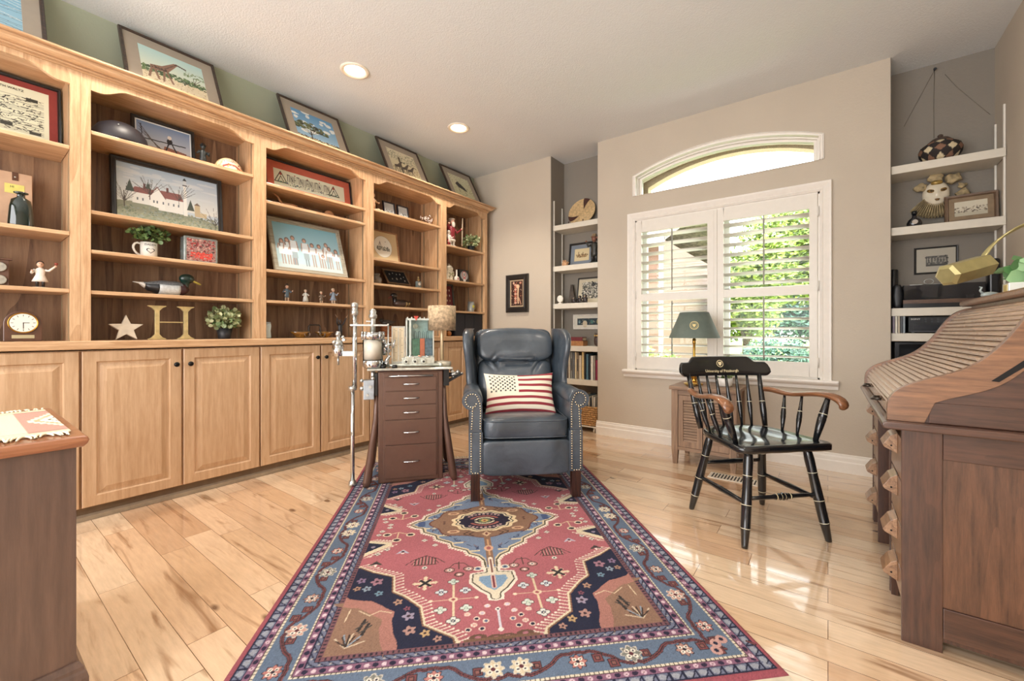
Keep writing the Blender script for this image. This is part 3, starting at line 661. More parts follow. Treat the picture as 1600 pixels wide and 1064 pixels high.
    band(.176, .183, BRN); ph = (T % .014)/.014; c.put((D >= .1765) & (D < .1825) & (np.abs(ph-.5) < .40), CREAM)
    band(.183, .186, BRN); band(.186, .208, PURP)
    ph = (T % .048)/.048; dd = (D-.186)/.022
    c.put((D >= .187) & (D < .207) & (np.hypot((ph-.25)*2.2, dd-.5) < .34), '#dcc2cc'); c.put((D >= .187) & (D < .207) & (np.hypot((ph-.75)*2, dd-.5) < .38), '#1f1a3a')
    band(.208, .211, NAVY); band(.211, .229, GREY)
    ph = (T % .030)/.030; dd = (D-.211)/.018; c.put((D >= .212) & (D < .228) & (np.abs(ph-dd) < .13), NAVY); c.put((D >= .212) & (D < .228) & (np.hypot((ph-.7)*1.6, dd-.4) < .22), '#a7a3a4')
    band(.229, .232, NAVY); band(.232, .246, '#7c4f58'); ph = (T % .016)/.016; c.put((D >= .233) & (D < .245) & (np.abs(ph-.5) < .2), '#2a2030')
    # ---------------- field (X<.532, Y<.829)
    FX, FY = HW-.246, HL-.246; F = (X < FX) & (Y < FY)
    c.put(F, '#b3606a'); c.put(F & (Y < 9), '#b3606a')
    # corner: navy stepped spandrel with tan heart
    out = [(FX, .355), (.470, .400), (.388, .442), (.375, .541), (.330, .575), (.270, .642), (.252, .735), (.155, .805), (.150, FY), (FX, FY)]
    cream = [(x-.011, y-.008) for x, y in out[:-2]]+[(.130, FY), (FX, FY)]; cream[0] = (FX, .343)
    c.poly(cream, '#e2d2b0'); c.poly([(x-.005, y-.003) for x, y in out[:-2]]+[(.143, FY), (FX, FY)], '#8a6048'); c.poly(out, NAVY)
    def spikes(p, q, n, L=.030):
        dx, dy = q[0]-p[0], q[1]-p[1]; l = math.hypot(dx, dy)
        for i in range(n):
            t = (i+.5)/n; x, y = p[0]+dx*t, p[1]+dy*t; c.line([(x, y), (x-L*.95, y-L*.35)], .0042, '#ecd9c4'); c.ell(x-L*.95, y-L*.35, .0042, .0042, '#f1e2d0')
    for i in range(8): a, b_ = cream[i], cream[i+1]; spikes(a, b_, max(2, int(math.hypot(b_[0]-a[0], b_[1]-a[1])/.017)))
    tan = [(FX, .545), (.515, .560), (.470, .575), (.440, .580), (.400, .610), (.378, .630), (.350, .650), (.352, .70), (.339, .76), (.322, .80), (.32, FY), (FX, FY)]
    c.poly(tan, '#b0766a'); c.poly([(x+.035, y+.035) for x, y in tan[:-1]]+[(.36, FY), (FX, FY), (FX, .58)], '#94705a')
    for (x, y, r, cl) in ((.44, .465, .020, '#a8788a'), (.47, .505, .014, '#8fa2b4'), (.50, .45, .015, '#8a6f92'), (.42, .54, .013, '#6f93a8'), (.345, .60, .014, '#b38a72'), (.30, .68, .018, '#9c8fa6'), (.29, .75, .018, '#b58a80'), (.24, .77, .014, '#c2a06e'), (.20, .80, .012, '#b98d7c'), (.505, .50, .012, '#b38a72'), (.31, .64, .010, '#8a4a5c')):
        th = np.arctan2(Y-y, X-x); c.put(np.hypot(X-x, Y-y) < r*(1+.25*np.cos(5*th)), cl); c.ell(x, y, r*.35, r*.35, '#3a2030')
    for (x, y) in ((.44, .68), (.425, .70)): c.line([(x, y), (x+.012, y+.05)], .010, '#2f2a2a'); c.line([(x-.01, y+.01), (x+.022, y+.04)], .006, '#4a4440')
    for k in range(5): a = -1.2+k*.5; c.line([(.475, .80), (.475+.055*math.sin(a), .80-.06*math.cos(a))], .005, ['#d8c2a4', '#8fa0b0'][k % 2]); c.line([(.475, .795), (.475+.04*math.sin(a+.2), .795-.05*math.cos(a+.2))], .005, '#3a2a24')
    c.line([(.36, .655), (.40, .64), (.43, .66), (.47, .63)], .004, '#dcc4a0'); c.line([(.50, .62), (.505, .68)], .004, '#dcc4a0')
    # side triangle of navy
    c.poly([(FX, .135), (.43, .165), (.425, .190), (FX, .275)], '#e2d2b0'); c.poly([(FX, .155), (.452, .178), (FX, .245)], NAVY); c.ell(.505, .195, .010, .008, '#9c8fa6')
    spikes((FX, .135), (.43, .165), 7, .026); spikes((.425, .190), (FX, .29), 8, .026)
    # medallion (lozenge with steps)
    def loz(s_, o=0):
        P = [(.365, 0), (.335, .030), (.300, .045), (.292, .085), (.235, .125), (.228, .160), (.165, .205), (.158, .240), (.095, .280), (.085, .310), (.045, .335), (.024, .372), (.022, .440)]
        return [(0, 0)]+[(x*s_+o, y*s_+o*.8) for x, y in P]+[(0, .44*s_+o)]
    def raypts(P): return P
    c.poly(loz(1, .010), '#ecdcc6')
    th = np.arange(0, .44, .0135)
    Lz = loz(1, .013)[1:-1]
    for (a, b_) in zip(Lz[:-1], Lz[1:]):
        l = math.hypot(b_[0]-a[0], b_[1]-a[1]); n = max(1, int(l/.0125))
        for i in range(n): c.ell(a[0]+(b_[0]-a[0])*i/n, a[1]+(b_[1]-a[1])*i/n, .0052, .0052, '#f0e2d0')
    c.poly(loz(1, .004), '#4a4636'); c.poly(loz(1, -.002), '#d8c4a0'); c.poly(loz(.975, -.004), '#7286a4')
    for (x, y) in ((.285, .05), (.225, .13), (.155, .21), (.085, .29)): c.rect(x-.045, y-.006, x+.002, y+.006, '#d9c9a2'); 
    for k in range(26):
        a = random.uniform(.1, 1.0); q = random.choice([(.30-.25*a, .03+.25*a)]); x, y = q[0]+random.uniform(-.012, .0), q[1]+random.uniform(-.02, .0)
        c.line([(x, y), (x+random.uniform(-.014, .014), y+random.uniform(-.014, .014)), (x+random.uniform(-.014, .014), y+random.uniform(-.014, .014))], .0038, ['#22305a', '#28406a', '#7c5040'][k % 3])
    c.ell(.31, .012, .018, .020, '#2d4478', .8)
    thn = np.arctan2(Y/.165, X/.255); rb = np.hypot(X/.255, Y/.165)
    c.put(rb < 1.03*(1+.05*np.cos(8*thn)), '#6b3a30'); c.put(rb < 1.0*(1+.05*np.cos(8*thn)), '#8d6850')
    c.line([(.0, .165), (.0, .40)], .03, '#8d6850'); c.line([(0, .20), (0, .33)], .010, '#c9986a'); c.ell(0, .275, .020, .024, '#d9a884'); c.ell(0, .275, .010, .014, '#a85a54')
    for (x, y) in ((.07, .135), (.095, .128)): c.line([(x-.014, y-.02), (x+.012, y), (x-.01, y+.02)], .005, '#3a2620')
    c.ell(.155, .10, .030, .016, '#d8ae86'); c.ell(.155, .10, .018, .008, '#8d5a44'); c.poly([(0, .115), (.022, .14), (0, .168)], '#d9b48c'); c.ell(0, .14, .006, .012, '#7a4038')
    c.ell(.20, .01, .006, .006, '#4a2a28')
    rm = np.hypot(X/.140, Y/.098)+.05*np.cos(thn*12)
    c.put(rm < 1.16, '#e6cda0'); c.put(rm < 1.02, '#3a3a34'); c.put(rm < .97, '#e0cfae'); c.put(rm < .90, '#1d1630')
    for k in range(9):
        a = k*PI/16+.02
        for rr, sz, cl in ((.76, .0075, '#c9a0a0'), (.52, .0085, '#a45a50'), (.33, .0065, '#d6c9a8')):
            c.ell(.140*rr*math.cos(a+rr), .098*rr*math.sin(a+rr), sz, sz*.8, cl)
    c.ell(0, 0, .030, .024, '#6a7a50'); c.ell(0, 0, .019, .015, '#c9a75e'); c.ell(0, 0, .008, .006, '#8a3038')
    # pendant
    pend = [(0, .435), (.016, .435), (.018, .462), (.072, .470), (.078, .515), (.045, .565), (.016, .595), (.012, .625), (0, .632)]
    def off(P, o): return [(x+(o if x > 0 else 0), y+(o*.6 if y > .5 else -o*.6)) for x, y in P]
    c.poly(off(pend, .016), '#f0e2d0'); c.poly(off(pend, .006), '#4a4636'); c.poly(off(pend, .001), '#e2d6bc'); c.poly([(0, .482), (.052, .487), (.055, .512), (.030, .555), (0, .580)], '#7ea0c0')
    c.line([(0, .49), (0, .56)], .018, '#e0b8ac'); c.line([(0, .49), (0, .56)], .009, '#7a2438')
    c.line([(.0, .36), (.0, .47)], .020, '#ecdcc6'); c.line([(.0, .37), (.0, .46)], .010, '#8a5a50')
    c.ell(.055, .43, .020, .016, '#ecdcc6'); c.ell(.055, .43, .012, .010, '#7286a4'); c.ell(.055, .43, .005, .004, NAVY)
    c.line([(0, .690), (0, .782)], .006, '#d6d0dc'); c.ell(0, .686, .010, .009, '#efe6dc'); c.ell(0, .786, .010, .009, '#efe6dc'); c.ell(0, .686, .004, .004, NAVY)
    # field ornaments
    def dia(x, y, r, c1='#d9dcd6', c2='#2b4a78'):
        for a in range(4): c.ell(x+r*.62*math.cos(a*PI/2), y+r*.55*math.sin(a*PI/2), r*.52, r*.46, '#3a3430')
        for a in range(4): c.ell(x+r*.60*math.cos(a*PI/2), y+r*.53*math.sin(a*PI/2), r*.42, r*.36, c1)
        c.ell(x, y, r*.36, r*.32, c2); c.ell(x, y, r*.15, r*.14, '#ece2cc')
    c.line([(.152, .50), (.152, .73)], .007, '#e0c9a4'); c.line([(.065, .613), (.235, .613)], .005, '#e0c9a4'); c.ell(.152, .613, .017, .013, '#e6c6a8'); c.ell(.152, .613, .008, .006, '#a04a50'); c.ell(.07, .613, .008, .007, '#efd8bc'); c.ell(.232, .613, .008, .007, '#efd8bc')
    dia(.152, .505, .020, '#cfd6cc', '#8fb0a0'); dia(.152, .725, .022, '#dfe0d8', '#2b3a58')
    for x, y in ((.108, .565), (.196, .565)): dia(x, y, .021, '#d4d8dc', '#23406e'); 
    for x, y in ((.108, .665), (.196, .665)): dia(x, y, .021, '#d6dad0', '#9ec2b4')
    x, y = .258, .500; dq = np.abs(X-x)/.046+np.abs(Y-y)/.044; tq = np.arctan2(Y-y, X-x)
    c.put((dq < 1.05) & (np.cos(tq*8) > -.2), '#e6cfae'); c.put(dq < .62, '#e6cfae')
    for a in range(4): aa = a*PI/2+PI/4; c.line([(x+.006*math.cos(aa), y+.006*math.sin(aa)), (x+.026*math.cos(aa), y+.026*math.sin(aa))], .011, '#2a2428')
    x, y = .268, .335                                                           # candelabra tree
    for k in range(7): dx = (k-3)*.017; c.line([(x+dx*.8, y+.032), (x+dx*.8, y-.030+abs(dx)*.4)], .0050, '#3c2a2a'); c.line([(x+dx*.8+.005, y+.030), (x+dx*.8+.005, y-.022+abs(dx)*.4)], .0026, '#c99a8c')
    for s_ in (-1, 1): c.line([(x, y-.035), (x+s_*.05, y-.005), (x+s_*.078, y+.028)], .004, '#4a3430'); c.line([(x+s_*.03, y-.02), (x+s_*.055, y+.03)], .004, '#5a3c38')
    c.line([(x-.045, y+.036), (x+.045, y+.036)], .005, '#5a4038'); c.ell(x, y+.058, .011, .010, '#d8dccc'); c.ell(x, y+.058, .005, .005, '#3a3a44')
    x, y = .412, .100                                                           # three cream poppies
    for dx, dy in ((-.058, .0), (.050, -.012), (.0, .045)):
        c.line([(x, y-.03), (x+dx, y+dy)], .004, '#e0c49c'); c.ell(x+dx, y+dy, .021, .017, '#ecd8ba'); c.ell(x+dx, y+dy, .014, .010, '#2a2028')
    x, y = .412, -.0
    x, y = .13, .370                                                            # pair of hooks
    for dx in (-.038, .038): c.ell(x+dx, y+.055, .022, .018, '#5a3c38'); c.ell(x+dx, y+.055, .017, .013, '#c08a84'); c.ell(x+dx, y+.055, .010, .008, '#e9dcd0'); c.ell(x+dx, y+.055, .005, .004, NAVY)
    c.line([(x, y), (x, y+.05)], .006, '#5a3c38'); c.line([(x-.038, y+.035), (x-.02, y+.01), (x+.02, y+.01), (x+.038, y+.035)], .004, '#5a3c38'); c.ell(x, y+.09, .020, .016, '#5a3c38'); c.ell(x, y+.09, .013, .010, '#c9908a'); c.ell(x, y+.09, .006, .005, '#efe2d6')
    for (x, y) in ((.370, .255), (.468, .335)):
        c.poly([(x-.030, y+.014), (x, y-.020), (x+.030, y+.014), (x+.014, y+.012), (x, y), (x-.014, y+.012)], '#b9b2c2' if x < .4 else '#4a4038'); c.ell(x, y-.002, .008, .006, '#2a2430'); c.ell(x, y+.012, .007, .005, '#efe0d4')
    for (x, y) in ((.235, .215), (.285, .165), (.49, .05), (.50, .085), (.46, .015), (.44, .225), (.475, .26)): dia(x, y, .013, '#e4dcd0', '#2a2a3a')
    for (x, y, cl) in ((.055, .70, '#cfc0d0'), (.075, .725, NAVY), (.045, .74, '#5a6a8a'), (.105, .70, '#e0b0a4'), (.085, .755, '#d9a79c'), (.105, .775, NAVY), (.060, .775, NAVY), (.035, .665, '#d0c4dc')):
        c.ell(x, y, .011, .010, '#ead0c0'); c.ell(x, y, .007, .006, cl)
    for (x, y) in ((.075, .812), (.02, .82)): c.ell(x, y, .028, .014, '#6a4a3a'); c.ell(x, y, .010, .006, '#b06a78')
    c.put((X > 0) & (Y > FY-.012) & (Y < FY) & (X < .12), '#7c5a44')
    # woven texture: slight abrash banding + knot noise
    A = c.a; full = np.concatenate([A[::-1], A[1:]], 0); full = np.concatenate([full[:, ::-1], full[:, 1:]], 1)
    ny, nx, _ = full.shape
    g_ = full.mean(2, keepdims=True); full = (full*.88+g_*.12)*.80
    full = full*(1+rng.normal(0, .10, (ny, nx, 1)))*(1+.05*np.sin(np.linspace(0, 40, ny))[:, None, None])
    xs = np.linspace(-HW, HW, nx); ys = np.linspace(-HL, HL, ny); XX, YY = np.meshgrid(xs, ys)
    ed = np.minimum(HW-np.abs(XX), HL-np.abs(YY)); Z = .009*np.clip(ed/.012, 0, 1)**.5+rng.normal(0, .0004, XX.shape)
    XX = XX*(1+.0)+.006*np.sin(YY*2.1+.6)
    co = np.stack([XX, YY, Z+.001], -1)
    i, j = np.meshgrid(np.arange(nx-1), np.arange(ny-1)); b = (j*nx+i).ravel(); f = np.stack([b, b+1, b+nx+1, b+nx], 1)
    t = thing('area_rug', 'large red and blue floral medallion wool rug laid diagonally on the planks', 'rug', (0, 0, 0), PI/4)
    # centre: s=(x+y)/sqrt2 = .1635, t=(y-x)/sqrt2 = 2.130
    s_, tt = .1635, 2.130; t.location = ((s_-tt)/math.sqrt(2), (s_+tt)/math.sqrt(2), 0)
    grid_obj('pile', co.reshape(-1, 3), f, np.clip(full, 0, 1).reshape(-1, 3), attr_mat('wool_pile', .95, 0, .4, 700, .12, 420), t)
    for sg in (-1, 1):
        m = MB()
        for k in range(400):
            x = -HW+.01+k*(2*HW-.02)/399; L = random.uniform(.05, .085); dx = random.uniform(-.012, .012)
            m.box(x-.0012, x+.0012, min(sg*HL, sg*(HL+.02)), max(sg*HL, sg*(HL+.02)), .001, .004)
            m.tube([(x, sg*(HL+.018), .003), (x+dx*.4, sg*(HL+L*.6), .004), (x+dx, sg*(HL+L), .0015)], [.0022, .002, .0012], 4, False)
        m.build('fringe', M('#d9cfb8', .9), t, fix=False)
build_rug()
# ============================================================ ARMCHAIR
def leather_mat():
    m, n, b = newmat('blue_grey_leather'); t = n.nodes.new('ShaderNodeTexCoord')
    z = n.nodes.new('ShaderNodeTexNoise'); z.inputs['Scale'].default_value = 5; z.inputs['Detail'].default_value = 5; z.inputs['Distortion'].default_value = .6; n.links.new(t.outputs['Object'], z.inputs['Vector'])
    r = n.nodes.new('ShaderNodeValToRGB'); r.color_ramp.elements[0].position = .3; r.color_ramp.elements[1].position = .72
    r.color_ramp.elements[0].color = lin('#2e3740')+(1,); r.color_ramp.elements[1].color = lin('#4d5863')+(1,); n.links.new(z.outputs['Fac'], r.inputs[0]); n.links.new(r.outputs[0], b.inputs['Base Color'])
    b.inputs['Roughness'].default_value = .34; b.inputs['Coat Weight'].default_value = .45; b.inputs['Coat Roughness'].default_value = .2
    v = n.nodes.new('ShaderNodeTexVoronoi'); v.inputs['Scale'].default_value = 260; n.links.new(t.outputs['Object'], v.inputs['Vector'])
    z2 = n.nodes.new('ShaderNodeTexNoise'); z2.inputs['Scale'].default_value = 9; z2.inputs['Detail'].default_value = 3; z2.inputs['Distortion'].default_value = 1.5; n.links.new(t.outputs['Object'], z2.inputs['Vector'])
    b1 = n.nodes.new('ShaderNodeBump'); b1.inputs['Strength'].default_value = .18; b1.inputs['Distance'].default_value = .001; n.links.new(v.outputs['Distance'], b1.inputs['Height'])
    b2 = n.nodes.new('ShaderNodeBump'); b2.inputs['Strength'].default_value = .22; b2.inputs['Distance'].default_value = .02; n.links.new(z2.outputs['Fac'], b2.inputs['Height']); n.links.new(b1.outputs[0], b2.inputs['Normal']); n.links.new(b2.outputs[0], b.inputs['Normal'])
    return m
LEA = leather_mat()
DARKW = wood('dark_mahogany', '#4a2a1e', '#2a1712', 'Z', .35, 1.2)
NAIL = M('#c9bfa4', .25, 1.0, noise=0)
ac = thing('armchair', 'blue-grey leather wingback recliner with nailhead-trimmed rolled arms, standing on the rug', 'armchair', (-1.618, 2.236, .0125), math.radians(43))
def pinch(p, cx, cz, amp, rad, wid, ang):
    return 0
# seat cushion
def seatfn(p):
    z = p.z
    if z > .40: z += .016*math.cos(min(1, abs(p.x)/.25)*PI/2)*math.cos(min(1, abs(p.y+.08)/.30)*PI/2)
    z -= .055*max(0, (p.y+.30)/.5)
    return Vector((p.x, p.y, z))
MB().sup((0, -.085, .397), (.252, .288, .062), .28, .22, 64, 28, seatfn).build('seat_cushion', LEA, ac)
pr = [( .246*math.copysign(abs(math.cos(a))**.2, math.cos(a)), -.085+.284*math.copysign(abs(math.sin(a))**.2, math.sin(a))) for a in [2*PI*k/72 for k in range(73)]]
MB().tube([(x, y, .442) for x, y in pr], .0045, 6, False).tube([(x, y, .350) for x, y in pr], .0045, 6, False).build('seat_piping', LEA, ac)
# footrest board under the seat
MB().sup((0, -.335, .236), (.252, .035, .098), .18, .22, 48, 20, lambda p: Vector((p.x, p.y-.012*math.cos(min(1, abs(p.x)/.25)*PI/2), p.z))).build('footrest_panel', LEA, ac)
MB().box(-.262, .262, -.30, .30, .16, .36).build('seat_base', LEA, ac, bevel=.01)
# reclined back: lower pillow with gathered pleats, headrest roll
def back_y(z): return .17+(z-.43)*.28
def pleats(x, z, zb, top):
    s_ = 0
    for (px, sl, w, am) in ((-.07, .32, .008, .012), (.0, .05, .008, .014), (.045, -.35, .009, .013), (.10, -.6, .010, .010), (-.14, .6, .010, .009), (.17, -.8, .012, .006), (-.20, .9, .012, .005)):
        dz = (zb-z); xx = px+sl*dz*(-1 if top else 1); s_ += 2.6*am*math.exp(-((x-xx)/w)**2)*math.exp(-max(0, dz)/.16)
    return s_
def lowfn(p):
    zz = p.z; y = p.y+back_y(zz)
    if p.y < 0: y -= .030*math.cos(min(1, abs(p.x)/.26)*PI/2)*math.sin(PI*max(0, min(1, (zz-.42)/.33))); y += pleats(p.x, zz, .735, False)*1.1
    return Vector((p.x, y, zz))
MB().sup((0, 0, .595), (.258, .070, .165), .30, .35, 150, 50, lowfn).build('back_cushion', LEA, ac)
def headfn(p):
    zz = p.z; y = p.y+back_y(zz)-.018
    if p.y < 0:
        y += pleats(p.x, 1.46-zz, .735, False)*.75
        for k, (px, sl) in enumerate(((-.03, -.3), (.04, .45), (.0, .1))): y += .014*math.exp(-((p.x-px-sl*(zz-.74))/.010)**2)*math.exp(-max(0, zz-.74)/.10)
    zz += .010*math.cos(p.x/.27*PI/2) if zz > .85 else 0
    return Vector((p.x, y, zz))
MB().sup((0, 0, .852), (.268, .088, .115), .55, .30, 150, 40, headfn).build('headrest', LEA, ac)
MB().sup((0, .315, .60), (.285, .065, .37), .2, .25, 40, 24, lambda p: Vector((p.x, p.y+(p.z-.43)*.10, p.z))).build('back_shell', LEA, ac)
for s in (-1, 1):
    # wing
    n_ = 26; prof = []
    zs = [.46, .52, .58, .62, .66, .70, .75, .80, .85, .90, .935, .96, .972]
    yf = [-.02, .00, .03, .055, .062, .060, .048, .034, .028, .040, .07, .12, .19]
    yb = [.32, .335, .35, .36, .365, .37, .38, .39, .40, .405, .405, .40, .36]
    xo = [.300, .306, .310, .314, .316, .318, .322, .328, .334, .338, .338, .334, .325]
    rows = []
    for z, a, b_, x in zip(zs, yf, yb, xo):
        c_, r_ = (a+b_)/2, (b_-a)/2; th = .030; row = []
        for k in range(28):
            q = 2*PI*k/28; cxn = math.copysign(abs(math.cos(q))**.35, math.cos(q)); syn = math.copysign(abs(math.sin(q))**.7, math.sin(q))
            yy = c_-r_*cxn; flare = .026*max(0, (cxn))
            row.append((s*(x+flare-.020+th*syn*(1.0 if z < .96 else .75)), yy, z))
        rows.append(row)
    m = MB().strip(rows, True, True); m.quad(*rows[0]); m.quad(*rows[-1]); m.build('wing', LEA, ac)
    # arm: outer body and rolled top
    ax = .303; az = .562; R = .050
    m = MB(); m.box(min(s*.255, s*.325), max(s*.255, s*.325), -.335, .30, .16, .56)
    m.build('arm_body', LEA, ac, bevel=.012, seg=3)
    rows = []
    for y, r_ in ((-.352, R*.90), (-.345, R), (-.10, R*1.0), (.05, R*.96), (.16, R*.9), (.26, R*.8)):
        rows.append([(s*(ax+(r_*1.12)*math.cos(q)*(1 if math.cos(q) > 0 else 1.0)), y, az+r_*math.sin(q)) for q in [2*PI*k/28 for k in range(28)]])
    m = MB().strip(rows, True, True); m.quad(*rows[0]); m.quad(*rows[-1]); m.build('arm_roll', LEA, ac)
    # scroll shaped front panel
    out = []
    for k in range(19):                                                # outer roll from inner top, over, to under the scroll
        q = math.radians(120-k*13.5); out.append((ax+.006+(R+.003)*1.06*math.cos(q), az+(R+.003)*math.sin(q)))
    out += [(.322, .500), (.318, .47), (.3195, .42), (.323, .385), (.254, .385), (.253, .45), (.251, .50), (.253, .545), (.262, .585)]
    pan = MB().prism([(s*x, z) for x, z in out], 'xz', -.362, -.340); pan.build('arm_scroll_panel', LEA, ac, bevel=.006, seg=3)
    MB().box(min(s*.247, s*.327), max(s*.247, s*.327), -.368, -.30, .148, .384).build('arm_front_post', LEA, ac, bevel=.006, seg=3)
    # nailheads in double rows
    nh = MB()
    def nailrow(pts, y):
        d = 0; prev = pts[0]; acc = 0
        for a, b_ in zip(pts[:-1], pts[1:]):
            l = math.hypot(b_[0]-a[0], b_[1]-a[1]); t = -acc
            while t+.0142 <= l:
                t += .0142; x = a[0]+(b_[0]-a[0])*t/l; z = a[1]+(b_[1]-a[1])*t/l; nh.sup((s*x, y, z), (.0050, .0032, .0050), 1, 1, 8, 5)
            acc = l-t
    nailrow([(.262, .152), (.262, .380)], -.3685); nailrow([(.313, .152), (.313, .380)], -.3685); nailrow([(.262, .156), (.313, .156)], -.3685)
    inner = [(.262, .39), (.262, .45), (.261, .50), (.264, .545)]+[(ax+.004+.038*math.cos(math.radians(q)), az+.038*math.sin(math.radians(q))) for q in range(130, -95, -15)]+[(.292, .527), (.284, .545)]
    outer = [(.312, .39), (.309, .43), (.307, .47), (.306, .50), (.304, .522)]
    nailrow(inner, -.3625); nailrow(outer, -.3625)
    nh.build('nailhead_trim', NAIL, ac, fix=False)
    for yy, nm in ((-.340, 'leg'), (.30, 'leg')):
        m = MB(); x = s*.290
        m.box(x-.026, x+.026, yy-.026, yy+.026, 0, .17)
        for k in (-.012, 0, .012): m.box(x+k-.003, x+k+.003, yy-.0285, yy-.025, .01, .145)
        m.build('leg', DARKW, ac, bevel=.003)
# ------------------------------------------------------------ flag pillow on the armchair
def flag_pillow():
    w, h, T = .455, .285, .060; nx, ny = 170, 106
    c = Canvas(w, h, w/(nx-1), '#e9dfcb'); c.nx, c.ny = c.nx, c.ny
    sh = h/13
    for k in range(13):
        if k % 2 == 0:
            y0 = k*sh; x0 = .47*w if k >= 6 else 0; c.rect(x0, y0+sh*.12, w, y0+sh*.98, '#8e2f3a')
    c.rect(0, 6.05*sh, .465*w, h, '#e9dfcb')
    for r in range(9):
        for q in range(6 if r % 2 == 0 else 5):
            x = .03+q*.0318+(0 if r % 2 == 0 else .0159); y = 6.6*sh+r*.0138+.004
            pts = [(x+(.0104 if i % 2 == 0 else .0048)*math.sin(i*PI/5), y+(.0104 if i % 2 == 0 else .0048)*math.cos(i*PI/5)) for i in range(10)]; c.poly(pts, '#1e2a2c')
    ny_, nx_ = c.ny, c.nx; U = c.X/w*2-1; V = c.Y/h*2-1
    def surf(sgn):
        t = T*np.clip(1-np.abs(U)**2.6, 0, 1)**.55*np.clip(1-np.abs(V)**2.6, 0, 1)**.55
        kx = 1-.075*(1-np.abs(V)**2); kz = 1-.13*(1-np.abs(U)**2)
        x = U*w/2*kx; z = V*h/2*kz; y = sgn*t*(1+.04*np.sin(U*9+V*5))
        return np.stack([x, y, z], -1).reshape(-1, 3)
    co = np.concatenate([surf(-1), surf(1)]); i, j = np.meshgrid(np.arange(nx_-1), np.arange(ny_-1)); b = (j*nx_+i).ravel()
    f1 = np.stack([b, b+1, b+nx_+1, b+nx_], 1); f2 = np.stack([b+nx_, b+nx_+1, b+1, b], 1)+nx_*ny_
    col = np.concatenate([c.a.reshape(-1, 3), np.tile(np.array(lin('#e3d8c2')), (nx_*ny_, 1))])
    o = grid_obj('throw_pillow', co, np.concatenate([f1, f2]), col, attr_mat('pillow_cloth', .9, 0, .5, 900, .05, 700), None, True)
    tag(o, 'cream throw pillow with red stripes and dark stars, propped on the leather armchair', 'pillow'); return o
pw_ = flag_pillow(); Rz = Matrix.Rotation(math.radians(43), 4, 'Z'); p_ = Rz @ Vector((.0, -.055, .560)); pw_.location = (-1.618+p_.x, 2.236+p_.y, p_.z+.004); pw_.rotation_euler = (math.radians(-27), math.radians(0), math.radians(43))

# ============================================================ BLACK CHAIR
BLK = M('#15171a', .22, noise=.02, coat=.6, name='black_lacquer'); GOLD = M('#e6d7ad', .45, .05, noise=0); PALE = M('#cfc8ae', .5, noise=0)
CHW = wood('cherry_arm', '#966442', '#63402a', 'Y', .28, 1.0, coat=.6)
bc = thing('captains_chair', 'black spindle-back armchair with wooden arms and gold crest, standing near the window', 'chair', (-.292, 2.418, 0), math.radians(45))
def turned(mb, p, q, prof, n=14):
    p, q = Vector(p), Vector(q); mb.tube([p.lerp(q, t) for t, r in prof], [r for t, r in prof], n); return mb
def seat_out(o=0):
    P = []
    for k in range(49):
        a = PI*k/48; P.append(((.228-o)*math.cos(a)**1 if False else math.copysign(abs(math.cos(a))**.55, math.cos(a))*(.218-o-.018*math.sin(a)), .0+math.sin(a)**.75*(.225-o)))
    return P+[(-.232+o, -.12), (-.240+o, -.195+o), (-.21, -.222+o), (-.08, -.214+o), (0, -.220+o), (.08, -.214+o), (.21, -.222+o), (.240-o, -.195+o), (.232-o, -.12)]
def seatz(x, y):
    d = (math.exp(-((abs(x)-.10)/.075)**2)*.016+.006)*max(0, 1-((y+.02)/.2)**2)
    return .452-d
m = MB(); O0, O1 = seat_out(0), seat_out(.010); N_ = len(O0)
rows = [[(x*.9, y*.9, .412) for x, y in O0], [(x, y, .424) for x, y in O0], [(x, y, .444) for x, y in O0], [(x, y, .452) for x, y in O1]]
for q in (.86, .72, .58, .44, .3, .16, .04): rows.append([(x*q, (y+.01)*q-.01, seatz(x*q, (y+.01)*q-.01)) for x, y in O1])
m.strip(rows, True, True); m.quad(*rows[0]); m.quad(*rows[-1]); m.build('seat', BLK, bc)
LP = [(0, .0135), (.04, .0185), (.12, .021), (.26, .0195), (.27, .0205), (.28, .0195), (.50, .0215), (.55, .0215), (.56, .0225), (.57, .0215), (.80, .0205), (.81, .0212), (.82, .0195), (.97, .014), (1, .013)]
class Rings(list):
    def build(s, *a, **k):
        for m_ in s: m_.build(*a, **k)
def rings(mb, p, q, ts, prof, w=.0045):
    p, q = Vector(p), Vector(q); L = (q-p).length
    for t in ts:
        r = np.interp(t, [a for a, _ in prof], [b for _, b in prof])+.0006; d = w/2/L; mb.append(MB().tube([p.lerp(q, t-d), p.lerp(q, t+d)], r, 14, False))
    return mb
LEG = {}
for sx_, sy in ((-1, -1), (1, -1), (-1, 1), (1, 1)):
    top = (sx_*.150, -.150 if sy < 0 else .140, .415); bot = (sx_*.212, -.205 if sy < 0 else .215, .0)
    LEG[(sx_, sy)] = (Vector(top), Vector(bot)); g = turned(MB(), top, bot, LP).build('leg', BLK, bc)
    rings(Rings(), top, bot, (.26, .56, .80), LP, .003).build('painted_ring', PALE, g)
SPf = [(0, .008), (.2, .011), (.46, .0135), (.5, .0145), (.54, .0135), (.8, .011), (1, .008)]
for a, b_, t in (((-1, -1), (-1, 1), .55), ((1, -1), (1, 1), .55), ((-1, 1), (1, 1), .36)):
    p, q = LEG[a][0].lerp(LEG[a][1], t), LEG[b_][0].lerp(LEG[b_][1], t); turned(MB(), p, q, SPf).build('stretcher', BLK, bc)
p, q = LEG[(-1, -1)][0].lerp(LEG[(-1, -1)][1], .50), LEG[(1, -1)][0].lerp(LEG[(1, -1)][1], .50)
